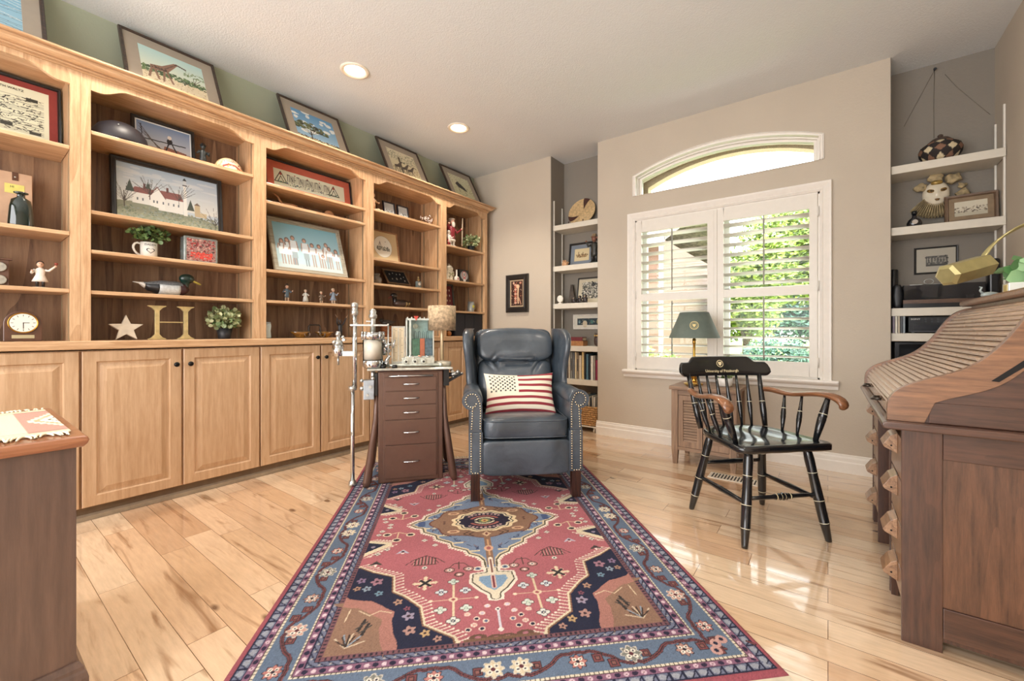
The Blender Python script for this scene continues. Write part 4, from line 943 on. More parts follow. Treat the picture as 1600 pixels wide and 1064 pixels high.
FS = [(0, .008), (.2, .0095), (.36, .010), (.40, .014), (.43, .010), (.455, .016), (.475, .012), (.5, .018), (.525, .012), (.545, .016), (.57, .010), (.60, .014), (.64, .010), (.8, .0095), (1, .008)]
g = turned(MB(), p, q, FS).build('front_stretcher', BLK, bc); rings(Rings(), p, q, (.405, .475, .525, .595), FS, .005).build('gold_ring', GOLD, g)
# back posts, spindles, crest
def crest(u, z):   # u -1..1 along the crest, z height: gives point on the curved, raked back
    x = .268*u; y = .262+(z-.72)*.30-.050*u*u+.01; return Vector((x, y, z))
PS = [(0, .013), (.3, .0165), (.40, .0155), (.41, .0165), (.42, .0155), (.7, .013), (1, .011)]
for s in (-1, 1):
    p, q = (s*.190, .165, .448), crest(s*.80, .73); turned(MB(), p, q, PS).build('back_post', BLK, bc); rings(Rings(), p, q, (.46,), PS, .003).build('painted_ring', PALE, bc)
SP = [(0, .006), (.25, .0105), (.38, .0125), (.42, .0115), (.46, .0125), (.7, .0085), (1, .006)]
for k in range(6):
    u = (k-2.5)/2.5*.56; a = .0+u*.5; p = (u*.235, .205-.04*u*u, .446); q = crest(u, .73); g = turned(MB(), p, q, SP).build('spindle', BLK, bc); rings(Rings(), p, q, (.45,), SP, .0028).build('painted_ring', PALE, g)
def ctop(u):
    a = abs(u); return .822 if a < .60 else (.822-.030*(1-math.cos(min(1, (a-.60)/.16)*PI))/2 if a < .76 else .792-.0*a) if a < .93 else .792-.035*((a-.93)/.07)**2
rows = []; n_ = 60
for k in range(n_+1):
    u = -1+2*k/n_; zt = ctop(u); zb = .716+(.020*((abs(u)-.9)/.1)**2 if abs(u) > .9 else 0); th = .011
    rr = []
    for (f, d) in ((0, -th*.6), (.04, -th), (.25, -th), (.5, -th), (.75, -th), (.95, -th), (1, -th*.5), (1, th*.5), (.95, th), (.5, th), (.05, th), (0, th*.6)):
        c_ = crest(u, zb+(zt-zb)*f); rr.append((c_.x, c_.y+d, c_.z))
    rows.append(rr)
m = MB().strip(rows, True, True); m.quad(*rows[0]); m.quad(*rows[-1]); cst = m.build('crest_rail', BLK, bc)
# emblem and lettering on the crest
cz_, cyf = .782, crest(0, .782).y-.0118
em = MB(); rk_ = math.atan(.30)
for r0, r1 in ((.0175, .0205),):
    ring = [[(r*math.cos(a), 0 if True else 0, r*math.sin(a)) for a in [2*PI*k/32 for k in range(33)]] for r in (r0, r1)]; em.strip(ring, False)
em.prism([(-.010, .010), (.010, .010), (.0105, .0), (.006, -.008), (0, -.012), (-.006, -.008), (-.0105, .0)], 'xz', 0, .0002)
em.build('gold_crest', GOLD, cst, loc=(0, cyf, cz_), rot=(-rk_, 0, 0))
zz = .741; tx_ = text_mesh('University of Pittsburgh', .0215, 'gold_lettering', GOLD, cst, (0, crest(0, zz).y-.0120, zz), (PI/2-rk_, 0, 0), sx=.98)
for v_ in tx_.data.vertices: v_.co.z += .053*(v_.co.x*.98/.268)**2
# arms
for s in (-1, 1):
    pts = [(s*.218, .225, .640), (s*.232, .19, .648), (s*.245, .14, .640), (s*.256, .08, .632), (s*.266, .02, .640), (s*.276, -.05, .654), (s*.285, -.12, .660), (s*.290, -.175, .652), (s*.291, -.205, .630), (s*.290, -.208, .612), (s*.288, -.190, .602)]
    rows = []
    wd = [.014, .017, .018, .018, .019, .022, .026, .029, .028, .024, .012]; ht = [.014, .016, .014, .012, .012, .013, .015, .018, .018, .016, .010]
    for i, p in enumerate(pts):
        a = Vector(pts[max(i-1, 0)]); b_ = Vector(pts[min(i+1, len(pts)-1)]); T = (b_-a).normalized(); u = Vector((1, 0, 0)); u = (u-T*u.dot(T)).normalized(); w_ = T.cross(u)
        rows.append([tuple(Vector(p)+u*wd[i]*math.cos(q)+w_*ht[i]*math.sin(q)) for q in [2*PI*k/16 for k in range(16)]])
    m = MB().strip(rows, True, True); m.quad(*rows[0]); m.quad(*rows[-1]); m.build('arm', CHW, bc, subsurf=1)
    AP = [(0, .011), (.3, .0165), (.5, .019), (.52, .0175), (.55, .019), (.85, .013), (1, .010)]
    p, q = (s*.205, -.140, .446), (s*.280, -.135, .652); g = turned(MB(), p, q, AP).build('arm_post', BLK, bc); rings(Rings(), p, q, (.60,), AP, .003).build('painted_ring', PALE, g)
    for (xa, ya, xb, yb_) in ((.208, -.03, .263, .0), (.203, .06, .252, .10)):
        p, q = (s*xa, ya, .446), (s*xb, yb_, .636); g = turned(MB(), p, q, SP).build('arm_spindle', BLK, bc); rings(Rings(), p, q, (.6,), SP, .003).build('painted_ring', PALE, g)

# ============================================================ ROLL-TOP DESK
RTW = wood('old_oak', '#6a4834', '#3e281c', 'Z', .38, 1.0, coat=.35, c3='#2e1c14', ringf=4, ringc=.1)
RTX = wood('old_oak_along', '#8c6446', '#583c2a', 'X', .38, 1.0, coat=.35, c3='#3a2416', ringf=4, ringc=.1)
RTD = wood('dark_stained_oak', '#573a2d', '#34221b', 'Z', .32, 1.0, coat=.4, c3='#281812', ringf=4, ringc=.1)
RTDX = wood('dark_stained_oak_along', '#573a2d', '#34221b', 'X', .32, 1.0, coat=.4, c3='#281812', ringf=4, ringc=.1)
RTH = wood('desk_slats', '#c0a083', '#8a6e5a', 'Y', .25, .8, coat=.6, ringf=4, ringc=.1)  # slat wood lightened, window glare put into its colour
PLH = wood('drawer_pull_oak', '#b08a68', '#7a5a42', 'Y', .3, 1.2, coat=.4)
rd = thing('roll_top_desk', 'antique oak desk with slatted roll top closed, against the right wall', 'desk', (0, 0, 0))
X0, X1, Y0, Y1 = .180, .820, 1.792, 2.835; ZT = .684
def pedestal(y0, y1):
    m = MB(); t_ = .022
    m.box(X0+.012, X1, y0, y0+t_, .03, ZT-.024).box(X0+.012, X1, y1-t_, y1, .03, ZT-.024).box(X1-.02, X1, y0, y1, .03, ZT-.024).box(X0+.03, X1, y0, y1, .06, .075)
    p = m.build('pedestal', RTD, rd)
    # panelled outer side: stiles, rails, field
    zs = [(.11, .20), (.20, .34), (.34, .485), (.485, .625)]
    for (za, zb) in zs:
        d = MB().box(X0+.006, X0+.026, y0+.024, y1-.024, za+.004, zb-.004); dd = d.build('drawer', RTX, rd, bevel=.002)
        # wedge shaped carved pull: overhanging lip seen from the side as a pointed block
        zc = zb-.046; L = MB(); yc = (y0+y1)/2
        outl = [(X0+.006, zc+.046), (X0-.012, zc+.034), (X0-.032, zc+.002), (X0-.027, zc-.006), (X0+.004, zc-.022), (X0+.006, zc-.024)]
        L.prism([(x, z) for x, z in outl], 'xz', yc-.046, yc+.046); L.build('drawer_pull', PLH, dd, bevel=.003)
        for k in (-1, 1): MB().ell((X0-.010, yc+k*.047, zc+.002), (.003, .0015, .003), 8, 5).build('pull_pin', BLACKM, dd)
    MB().box(X0+.006, X0+.026, y0, y0+.0235, .0, ZT-.024).box(X0+.006, X0+.026, y1-.0235, y1, .0, ZT-.024).build('pedestal_post', RTD, rd)
    for yy, s in ((y0, -1), (y1, 1)):
        a, b_ = (yy-.010, yy) if s < 0 else (yy, yy+.010)
        MB().box(X0+.003, X0+.095, a, b_, .0, ZT-.024).build('side_stile', RTD, rd, bevel=.002); MB().box(X1-.07, X1, a, b_, .0, ZT-.024).build('side_stile', RTD, rd, bevel=.002)
        m = MB(); m.box(X0+.0955, X1-.0705, a, b_, ZT-.105, ZT-.024).box(X0+.0955, X1-.0705, a, b_, .045, .135).box(.475, .495, a+.004, b_-.001, .136, ZT-.106); m.build('side_rail', RTDX, rd, bevel=.002)
        MB().box(X0+.0955, X1-.0705, a+.006 if s < 0 else yy, b_-.0005 if s < 0 else b_-.006, .1355, ZT-.1055).build('side_field', RTW, rd)
pedestal(Y0, Y0+.305); pedestal(Y1-.275, Y1)
m = MB(); prof = [(X0-.040, ZT-.022), (X0-.046, ZT-.014), (X0-.044, ZT-.004), (X0-.034, ZT), (X1, ZT), (X1, ZT-.023), (X0-.030, ZT-.023)]
m.prism(prof, 'xz', Y0-.045, Y1+.02); m.build('writing_top', RTDX, rd, bevel=.004, seg=3)
MB().box(X0+.02, X1-.02, Y0+.3, Y1-.27, ZT-.11, ZT-.024).build('centre_drawer', RTX, rd)
# S shaped sides
S_ = [(.150, .6845), (.150, .735), (.158, .762), (.178, .785), (.206, .802), (.240, .818), (.280, .833), (.320, .852), (.352, .876), (.380, .908), (.406, .945), (.428, .985), (.450, 1.022), (.474, 1.050), (.500, 1.066), (.530, 1.074), (.560, 1.078)]
def smooth(P, it=2):
    for _ in range(it):
        Q = [P[0]]
        for a, b_ in zip(P[:-1], P[1:]): Q += [(a[0]*.75+b_[0]*.25, a[1]*.75+b_[1]*.25), (a[0]*.25+b_[0]*.75, a[1]*.25+b_[1]*.75)]
        P = Q+[P[-1]]
    return P
SS = smooth(S_, 2)
low = [(x+.055*1.0, z-.052) for x, z in SS if x > .20]
low = [(x, max(.6845, z)) for x, z in low]
for (ya, yb_, nm) in ((Y0-.012, Y0+.018, 0), (Y1-.018, Y1+.012, 1)):
    poly = SS+[(.60, 1.078), (.60, 1.04)]+[p for p in reversed(low)]+[(.235, .6845)]
    MB().prism(poly, 'xz', ya, yb_).build('curved_side', RTX, rd, bevel=.004, seg=3)
    yin = (Y0-.004, Y0+.016) if nm == 0 else (Y1-.016, Y1+.004)
    q = [(.235, .6848)]+[(x, z-.0) for x, z in low]+[(X1, 1.03), (X1, .6848)]
    MB().prism(q, 'xz', *yin).build('side_panel', RTDX, rd)
    MB().box(.245, X1, yin[0]-.004 if nm == 0 else yin[0], yin[1] if nm == 0 else yin[1]+.004, .6848, .748).build('side_base_rail', RTDX, rd, bevel=.002)
MB().prism([(.372, .822), (.387, .820), (.450, .880), (.436, .886)], 'xz', Y0-.0135, Y0-.0).build('side_slot', M('#0d0a09', .8, noise=0), rd)
# slats: individually visible tambour strips
L_ = [0]; 
for a, b_ in zip(SS[:-1], SS[1:]): L_.append(L_[-1]+math.hypot(b_[0]-a[0], b_[1]-a[1]))
tot = L_[-1]; nS = 30; sx_l = [p[0] for p in SS]; sz_l = [p[1] for p in SS]; st = .050
for k in range(nS):
    a0 = st+(tot-st)*k/nS+.0008; a1 = st+(tot-st)*(k+1)/nS-.0016
    pts = []
    for t in np.linspace(a0, a1, 5): pts.append((np.interp(t, L_, sx_l), np.interp(t, L_, sz_l)))
    dx, dz = pts[-1][0]-pts[0][0], pts[-1][1]-pts[0][1]; l = math.hypot(dx, dz); nx_, nz_ = -dz/l, dx/l
    o_ = [-.011, -.0075, -.006, -.0075, -.011]; P = [(p[0]+nx_*o, p[1]+nz_*o) for p, o in zip(pts, o_)]
    P += [(pts[-1][0]-nx_*.017, pts[-1][1]-nz_*.017), (pts[0][0]-nx_*.017, pts[0][1]-nz_*.017)]
    MB().prism(P, 'xz', Y0+.0185, Y1-.0185).build('tambour_slat', RTH, rd)
MB().box(.158, .176, Y0+.0185, Y1-.0185, .687, .732).build('lift_rail', RTH, rd, bevel=.004)
for yy in (2.08, 2.55): MB().tube([(.157, yy-.03, .716), (.140, yy-.03, .716), (.133, yy, .712), (.140, yy+.03, .716), (.157, yy+.03, .716)], .0055, 8).build('lift_handle', M('#4a4540', .35, .8), rd)
m = MB(); m.prism([(.505, 1.0785), (.497, 1.086), (.497, 1.098), (.507, 1.106), (X1, 1.106), (X1, 1.0785)], 'xz', Y0-.03, Y1+.03); m.build('desk_top_board', RTX, rd, bevel=.003)
MB().prism([(.527, 1.0782), (.535, 1.045), (.56, 1.045), (.56, 1.0782)], 'xz', Y0+.02, Y1-.02).build('top_apron', RTX, rd)
MB().box(X1-.014, X1, Y0, Y1, ZT, 1.078).build('back_board', RTDX, rd)

# ============================================================ LEFT DESK
LDW = wood('walnut_side', '#6c5347', '#4c3a33', 'Z', .32, .35, coat=.35, ringf=3); LDT = wood('cherry_top', '#a06a48', '#834f34', 'Y', .28, .5, coat=.5)
ld = thing('walnut_desk', 'dark walnut desk with reddish top, cropped at the left edge of the photo', 'desk', (0, 0, 0))
def loopbox(m, x0, x1, y0, y1, prof):
    rows = [[(x0-d, y0-d, z), (x1+d, y0-d, z), (x1+d, y1+d, z), (x0-d, y1+d, z)] for d, z in prof]; m.strip(rows, False, True); m.quad(*rows[0]); m.quad(*rows[-1]); return m
lx0, lx1, ly0, ly1 = -2.125, -1.507, -1.25, .198
loopbox(MB(), lx0, lx1, ly0, ly1, [(-.004, .0), (-.004, .672)]).build('desk_body', LDW, ld)
loopbox(MB(), lx0, lx1, ly0, ly1, [(.016, 0), (.016, .095), (.013, .108), (.009, .114), (.008, .122), (.001, .134), (-.0035, .135)]).build('desk_plinth', LDW, ld)
loopbox(MB(), lx0, lx1, ly0, ly1, [(-.002, .6722), (.008, .674), (.014, .682), (.017, .691), (.014, .699), (.009, .702)]).build('desk_top', LDT, ld, bevel=.002)
def runner(w, h, r):
    c = Canvas(w, h, r, '#e6cdb4')
    c.rect(0, h-.07, w, h, '#b98f80'); c.rect(.0, 0, .035, h, '#e9c9a8'); c.rect(w-.035, 0, w, h, '#e9c9a8')
    for x in (.045, w-.05): c.line([(x, 0), (x, h)], .004, '#5c4a42')
    cy = 0.0
    for k in range(-3, 9):
        y = h-.19-k*.22
        for s_, cl in ((.17, '#f0dfc6'), (.145, '#dca57e'), (.125, '#f3e6d0'), (.09, '#5a4f48'), (.083, '#efe0c8'), (.035, '#8d6a58')):
            P = []
            for q in range(4):
                for j in range(5):
                    pass
            n = 9
            up = [(w/2-s_*1.25+s_*1.25*i/n, y+(-1)**0*s_*.42*i/n) for i in range(n+1)]
            st_ = []
            for i in range(n): a = s_*1.25*(1-i/n); hh = s_*.5*(i+1)/n; st_ += [(a, hh), (s_*1.25*(1-(i+1)/n), hh)]
            P = [(w/2+a, y+b) for a, b in [(s_*1.25, 0)]+st_]+[(w/2-a, y+b) for a, b in reversed(st_)]+[(w/2-s_*1.25, 0+y)]+[(w/2-a, y-b) for a, b in st_]+[(w/2+a, y-b) for a, b in reversed(st_)]
            c.poly(P, cl)
    return c
rt = thing('table_runner', 'cream and rust woven textile with fringe, lying on the walnut desk', 'table runner', (-1.818, -.238, .7025), 0)
c = runner(.50, .86, .003)
ny_, nx_ = c.ny, c.nx; co = np.stack([c.X-.25, c.Y-.43, np.full(c.X.shape, .004)], -1).reshape(-1, 3); i, j = np.meshgrid(np.arange(nx_-1), np.arange(ny_-1)); b = (j*nx_+i).ravel()
grid_obj('woven_cloth', co, np.stack([b, b+1, b+nx_+1, b+nx_], 1), c.a.reshape(-1, 3), attr_mat('woven', .9, 0, .4, 500, .08, 400), rt)
MB().box(-.25, .25, -.43, .43, .0005, .0035).build('cloth_body', M('#d9bfa2', .9), rt)
for s in (-1, 1):
    m = MB()
    for k in range(96):
        y = -.425+k*.85/95; L = random.uniform(.028, .05); dy = random.uniform(-.012, .012); m.tube([(s*.248, y, .003), (s*(.25+L*.5), y+dy*.5, .005), (s*(.25+L), y+dy, .0025)], [.0032, .003, .0015], 5, False)
    m.build('fringe', M('#e8dcc0', .9), rt, fix=False)
# ============================================================ ANTIQUE APPARATUS CABINET
BRN = M('#664a3d', .38, .25, noise=.03, coat=.3, name='brown_enamel'); CHR = M('#d8dcde', .12, 1.0, noise=0, name='chrome'); NIK = M('#c4c6c2', .3, .9, noise=.08, nscale=60)
GLB = M('#eef4f2', .05, noise=0, trans=.9, name='clear_cylinder'); BLKR = M('#1a1a1b', .4, noise=0)
am = thing('apparatus_cabinet', 'brown five-drawer antique medical cabinet with chrome gauges and a glass cylinder', 'cabinet', (-2.120, 1.764, .0125), math.radians(51.5))
D_ = .33
m = MB(); m.box(-.20, .20, .0, D_, .0, .70); m.build('cabinet_body', BRN, am, bevel=.006)
m = MB(); m.box(-.17, .17, -.006, .0, .01, .69); m.build('cabinet_front', BRN, am, bevel=.003)
for (za, zb) in ((.578, .662), (.490, .573), (.398, .485), (.240, .393), (.030, .235)):
    d = MB().box(-.158, .158, -.014, -.004, za, zb).build('drawer', BRN, am, bevel=.002)
    zc = (za+zb)/2; MB().tube([(-.050, -.014, zc), (-.043, -.024, zc), (-.02, -.030, zc), (.02, -.030, zc), (.043, -.024, zc), (.050, -.014, zc)], [.0035, .0045, .0055, .0055, .0045, .0035], 8).build('drawer_handle', CHR, d)
MB().tube([(-.135, -.012, .672), (-.135, -.026, .672), (.135, -.026, .672), (.135, -.012, .672)], .0055, 8).build('towel_bar', CHR, am)
for (sx_, yy, by) in ((-1, .03, -.03), (1, .03, -.03), (-1, D_-.05, D_+.04), (1, D_-.05, D_+.04)):
    MB().tube([(sx_*.205, yy, .69), (sx_*.215, yy-.002*sx_*0, .40), (sx_*.262, by, .03), (sx_*.272, by-.004, .0)], [.012, .018, .026, .018], 14).build('leg', BRN, am)
m = MB(); m.box(-.262, .262, -.035, D_+.04, .708, .722); m.build('tabletop', M('#b9b8ac', .12, noise=.2, nscale=22, coat=.8, name='grey_marble'), am, bevel=.004)
MB().box(-.20, .20, .01, D_-.01, .6995, .7085).build('tabletop_support', BRN, am)
# tall rod with its clamps (stands on the rug beside the cabinet)
rx_, ry_ = -.352, .02
m = MB(); m.cyl((rx_, ry_, .0), (rx_, ry_, .60), .0125).cyl((rx_+.012, ry_, .60), (rx_+.012, ry_, 1.085), .0145); m.build('stand_rod', CHR, am)
MB().lathe([(.024, 0), (.024, .012), (.018, .03), (.0125, .035)], (rx_, ry_, .0), 16).lathe([(.0125, .0), (.024, .004), (.024, .026), (.0125, .03)], (rx_, ry_, .585), 16).build('rod_collar', NIK, am)
m = MB(); m.lathe([(.0145, 0), (.022, .004), (.022, .03), (.018, .034), (.018, .05), (.024, .056), (.02, .075), (0, .082)], (rx_+.012, ry_, 1.05), 16); m.build('rod_finial', NIK, am)
m = MB(); m.box(-.365, -.14, .005, .035, .985, .995); m.cyl((-.14, .02, .72), (-.14, .02, 1.0), .005).cyl((-.33, .02, .99), (-.33, .02, 1.005), .012); m.build('bracket_arm', NIK, am)
# left clamp gauge
m = MB(); m.cyl((-.435, .02, .80), (-.435, .02, .865), .034, n=24); m.build('regulator_drum', CHR, am)
m = MB(); m.box(-.42, -.34, .0, .04, .80, .83).lathe([(.03, .865), (.026, .89), (.012, .90), (.012, .925), (.018, .93), (.012, .95), (0, .952)], (-.435, .02, 0), 12).cyl((-.435, .02, .745), (-.435, .02, .80), .007).cyl((-.40, -.02, .90), (-.40, .05, .90), .009).ell((-.455, .0, .885), .014).ell((-.41, .03, .915), .011); m.build('regulator_valve', NIK, am)
# glass cylinder between chrome caps
cxn = -.232
m = MB(); m.cyl((cxn, .02, .905), (cxn, .02, .945), .064, n=32); 
for k in range(8): a = k*PI/4; m.cyl((cxn+.062*math.cos(a), .02+.062*math.sin(a), .900), (cxn+.062*math.cos(a), .02+.062*math.sin(a), .950), .009, n=8)
m.build('upper_cap', CHR, am)
m = MB(); m.cyl((cxn, .02, .915), (cxn, .02, .760), .0605, n=32); m.build('glass_cylinder', GL, am)
m = MB(); m.cyl((cxn, .02, .775), (cxn, .02, .900), .054, n=24); m.build('cylinder_lining', M('#e9dfd0', .4, noise=.08, nscale=12), am)
m = MB(); m.lathe([(.030, .715), (.052, .725), (.062, .735), (.064, .770), (.0605, .772)], (cxn, .02, 0), 32); m.build('lower_cap', CHR, am)
m = MB(); m.cyl((cxn, .02, .945), (cxn, .02, 1.06), .016).lathe([(.016, 0), (.024, .006), (.026, .022), (.018, .032), (.022, .045), (.016, .058), (0, .064)], (cxn, .02, 1.03), 14).box(cxn-.04, cxn+.0, .01, .03, 1.01, 1.018); m.cyl((cxn, .02, .64), (cxn, .02, .715), .013); m.build('cylinder_stem', NIK, am)
m = MB(); m.box(-.285, -.222, -.02, .06, .530, .650); m.build('valve_block', M('#a9b2ba', .35, .6, noise=.1), am, bevel=.004)
for q_ in (MB().ell((-.295, -.01, .60), .014), MB().ell((-.295, -.01, .648), .012), MB().cyl((-.245, -.03, .61), (-.245, -.02, .61), .009), MB().cyl((-.262, -.03, .56), (-.262, -.02, .56), .008), MB().ell((-.23, -.005, .66), .014)): q_.build('valve_knob', NIK, am)
MB().box(-.22, -.204, .0, .07, .55, .69).cyl((-.212, .035, .55), (-.212, .035, .60), .016).build('valve_backplate', BLKR, am)
# measuring scales
for k, x in enumerate((-.098, -.060)):
    s_ = MB().box(x-.016, x+.016, .10, .112, .755, .975).build('gauge_scale', M('#e2d2b2', .4, noise=.02), am)
    m = MB()
    for q in range(22): m.box(x-.013, x-.013+(.012 if q % 5 else .022), .0992, .1002, .765+q*.0095, .7665+q*.0095)
    m.build('scale_marks', BLKR, s_)
MB().box(-.122, -.036, .108, .122, .728, .985).build('scale_holder', NIK, am)
# water sight box with green and orange fluid
m = MB(); gx0, gx1 = -.032, .150
m.box(gx0, gx0+.010, .09, .16, .785, 1.035).box(gx1-.008, gx1, .09, .16, .785, 1.035).box(gx0, gx1, .09, .16, 1.025, 1.037).box(gx0, gx1, .09, .16, .780, .790).box(gx0+.022, gx0+.034, .088, .1, .79, 1.025); m.build('sight_box_frame', M('#cfd8d4', .25, .5, noise=.05), am)
m = MB(); m.box(gx0+.010, gx1-.008, .152, .156, .79, 1.025); m.build('sight_box_back', M('#a9c4c2', .3, noise=.15, nscale=20), am)
m = MB(); m.box(gx0+.038, gx0+.090, .105, .150, .79, .905); m.build('green_fluid', M('#55806a', .15, noise=.15, nscale=60), am)['label'] = 'green fluid chamber'
m = MB(); m.box(gx0+.092, gx0+.122, .105, .150, .79, .905); m.build('orange_fluid', M('#d9785a', .2, noise=.05), am)['label'] = 'orange fluid chamber'
m = MB(); m.box(gx0+.124, gx1-.010, .105, .150, .79, .905); m.build('blue_fluid', M('#5f7686', .15, noise=.2, nscale=60), am)['label'] = 'blue-grey fluid chamber'
m = MB(); m.box(gx0+.010, gx1-.008, .0925, .0945, .79, 1.025); m.build('sight_box_glass', GL, am)
for k in range(4):
    m = MB(); x = gx0+.055+k*.026; m.tube([(x, .115, .905), (x, .115, .945), (x+.006, .115, .955), (x+.012, .115, .945), (x+.012, .115, .905)], .0016, 5); m.build('inner_tube', BLKR, am)
m = MB(); m.cyl((gx0+.062, .100, .985), (gx0+.062, .096, .985), .017, n=20); m.build('dial', M('#8f8f80', .4, .4, noise=.2, nscale=200), am)
m = MB(); m.prism([(gx0+.050, 1.052), (gx0+.082, 1.052), (gx0+.066, 1.022)], 'xz', .084, .089); m.build('red_marker', M('#c4473a', .4), am)
m = MB()
for k in range(7): m.ell((gx0+.012+k*.027, .12, 1.041), (.006, .006, .007), 8, 6)
m.build('top_screws', NIK, am)
# valve manifold below the box
m = MB(); m.box(-.055, .150, .05, .13, .728, .782).box(-.035, .02, .04, .06, .735, .79); m.cyl((-.19, .04, .735), (.185, .04, .735), .009).ell((.19, .04, .735), .014)
for k in range(3): m.cyl((-.03+k*.055, .03, .757), (-.03+k*.055, .05, .757), .016, n=14)
m.build('manifold', M('#c9cdc4', .3, .6, noise=.12, nscale=40), am, bevel=.002)
for k in range(3): MB().cyl((-.03+k*.055, .024, .757), (-.03+k*.055, .032, .757), .007, n=10).build('manifold_knob', BLKR, am)
for k, (x, z) in enumerate(((-.0, .785), (.06, .788), (.11, .785))): MB().tube([(x-.014, .045, z+.008), (x, .045, z), (x+.014, .045, z+.010)], .005, 6).build('thumb_valve', [NIK, M('#c98a72', .4, .5), NIK][k], am)
m = MB(); m.cyl((-.165, .05, .80), (-.165, .05, .90), .016).ell((-.150, .03, .86), .018).ell((-.172, .02, .89), .014).ell((-.14, .04, .83), .016).cyl((-.185, .03, .85), (-.12, .03, .87), .008).cyl((-.17, .03, .74), (-.13, .02, .80), .010).ell((-.15, .02, .75), .014).cyl((-.11, .03, .845), (-.10, .03, .90), .006); m.build('gas_valves', CHR, am)
for x in (-.17, -.10): MB().cyl((x, .0, .723), (x, .0, .742), .018, .014, 14).build('black_foot_valve', BLKR, am)
# bracket at the right
m = MB(); m.box(.205, .24, .0, .12, .60, .705); m.prism([(.21, .60), (.33, .665), (.33, .675), (.21, .62)], 'xz', .03, .07); m.build('side_bracket', BLKR, am)
m = MB(); m.cyl((.24, .05, .665), (.32, .05, .672), .014).ell((.30, .03, .685), .014).ell((.33, .05, .67), .011).cyl((.265, .02, .69), (.265, .08, .69), .010).ell((.275, .06, .65), .012); m.build('side_valves', NIK, am)
# ------------------------------------------------------------ lamp on the cabinet
LINEN = M('#b9a283', .85, noise=.22, nscale=55, bump=.6, bscale=220, name='tweed_shade'); BRASS = M('#b98a3e', .25, .9, noise=.03)
def on_am(x, y, z=0): v = Matrix.Rotation(math.radians(51.5), 4, 'Z') @ Vector((x, y, z)); return (-2.120+v.x, 1.764+v.y, .0125+z)
tl = thing('table_lamp', 'slim pale lamp with oatmeal drum shade, standing on the brown apparatus cabinet', 'lamp', on_am(.205, .12, .7225), 0)
MB().lathe([(.060, 0), (.062, .004), (.062, .022), (.056, .028), (.014, .030), (.012, .034)], n=36).build('lamp_base', M('#d9d2bf', .3, .3, noise=.1), tl)
MB().lathe([(.0105, .030), (.0105, .255), (.007, .26), (.007, .30)], n=16).build('lamp_stem', M('#d8c09a', .35, .3, noise=.03), tl)
m = MB(); m.lathe([(.093, .235), (.093, .400), (.090, .400), (.090, .235), (.093, .235)], n=48); m.build('lamp_shade', LINEN, tl)
m = MB(); m.cyl((-.09, 0, .30), (.09, 0, .30), .0015, n=6).cyl((0, -.09, .30), (0, .09, .30), .0015, n=6); m.build('shade_spider', NIK, tl)

# ============================================================ LOUVERED CABINET + LAMP BY THE WINDOW
LV = wood('greyed_oak', '#9d7f66', '#705846', 'Z', .55, .8, coat=.1, ringf=4, ringc=.12); LVX = wood('greyed_oak_level', '#9d7f66', '#705846', 'X', .55, .8, coat=.1, ringf=4, ringc=.12)
x0, x1, y0, y1, zt = -.918, -.492, 3.175, 3.545, .567
lc = thing('louvered_cabinet', 'small weathered wood cabinet with two slatted doors under the window', 'cabinet', (0, 0, 0))
for (xx, yy) in ((x0+.022, y0+.022), (x1-.022, y0+.022), (x0+.022, y1-.022), (x1-.022, y1-.022)):
    m = MB(); m._add([(xx-.014, yy-.014, 0), (xx+.014, yy-.014, 0), (xx+.014, yy+.014, 0), (xx-.014, yy+.014, 0), (xx-.022, yy-.022, .11), (xx+.022, yy-.022, .11), (xx+.022, yy+.022, .11), (xx-.022, yy+.022, .11)], [(0, 1, 2, 3), (4, 5, 6, 7), (0, 1, 5, 4), (1, 2, 6, 5), (2, 3, 7, 6), (3, 0, 4, 7)], False)
    m.box(xx-.022, xx+.022, yy-.022, yy+.022, .1095, zt-.026); m.build('leg', LV, lc)
m = MB(); m.box(x0+.012, x1-.012, y0+.03, y1-.006, .11, zt-.026); m.build('cabinet_body', LV, lc)
MB().box(x0+.045, x1-.045, y0+.004, y0+.022, zt-.062, zt-.026).build('top_rail', LVX, lc); MB().box(x0+.045, x1-.045, y0+.004, y0+.022, .105, .128).build('bottom_rail', LVX, lc)
m = MB(); m.box(x0-.014, x1+.014, y0-.014, y1+.008, zt-.025, zt); m.build('cabinet_top', LVX, lc, bevel=.003)
xm = (x0+x1)/2
for (a, b_) in ((x0+.047, xm-.003), (xm+.003, x1-.047)):
    m = MB(); z0, z1 = .131, zt-.065; m.box(a, a+.034, y0+.004, y0+.022, z0, z1).box(b_-.034, b_, y0+.004, y0+.022, z0, z1).box(a+.034, b_-.034, y0+.004, y0+.022, z0, z0+.04).box(a+.034, b_-.034, y0+.004, y0+.022, z1-.035, z1)
    d = m.build('door', LV, lc); n_ = 15; p = (z1-z0-.075)/n_
    m = MB()
    for k in range(n_): zc = z0+.04+p*(k+.5); m.prism([(y0+.005, zc-p*.5), (y0+.008, zc-p*.55), (y0+.021, zc+p*.45), (y0+.018, zc+p*.5)], 'yz', a+.035, b_-.035)
    m.build('louver_panel', LVX, d)
    kx = b_-.017 if b_ < xm else a+.017; MB().ell((kx, y0-.004, .36), (.010, .009, .010), 12, 8).build('knob', M('#5c4a3c', .4, .6), d)
bl = thing('table_lamp', 'brass lamp with a grey-green tapered shade bearing a round crest, by the window', 'lamp', (-.800, 3.34, zt+.0005), 0)
MB().lathe([(.062, 0), (.064, .006), (.056, .014), (.030, .022), (.018, .034), (.022, .05), (.030, .075), (.022, .10), (.012, .115), (.018, .125), (.018, .14), (.010, .15), (.009, .30), (.012, .31), (.012, .34), (.007, .345), (.006, .53)], n=28).build('lamp_base', BRASS, bl)
SHD = M('#5e6a63', .55, noise=.04, name='green_shade')
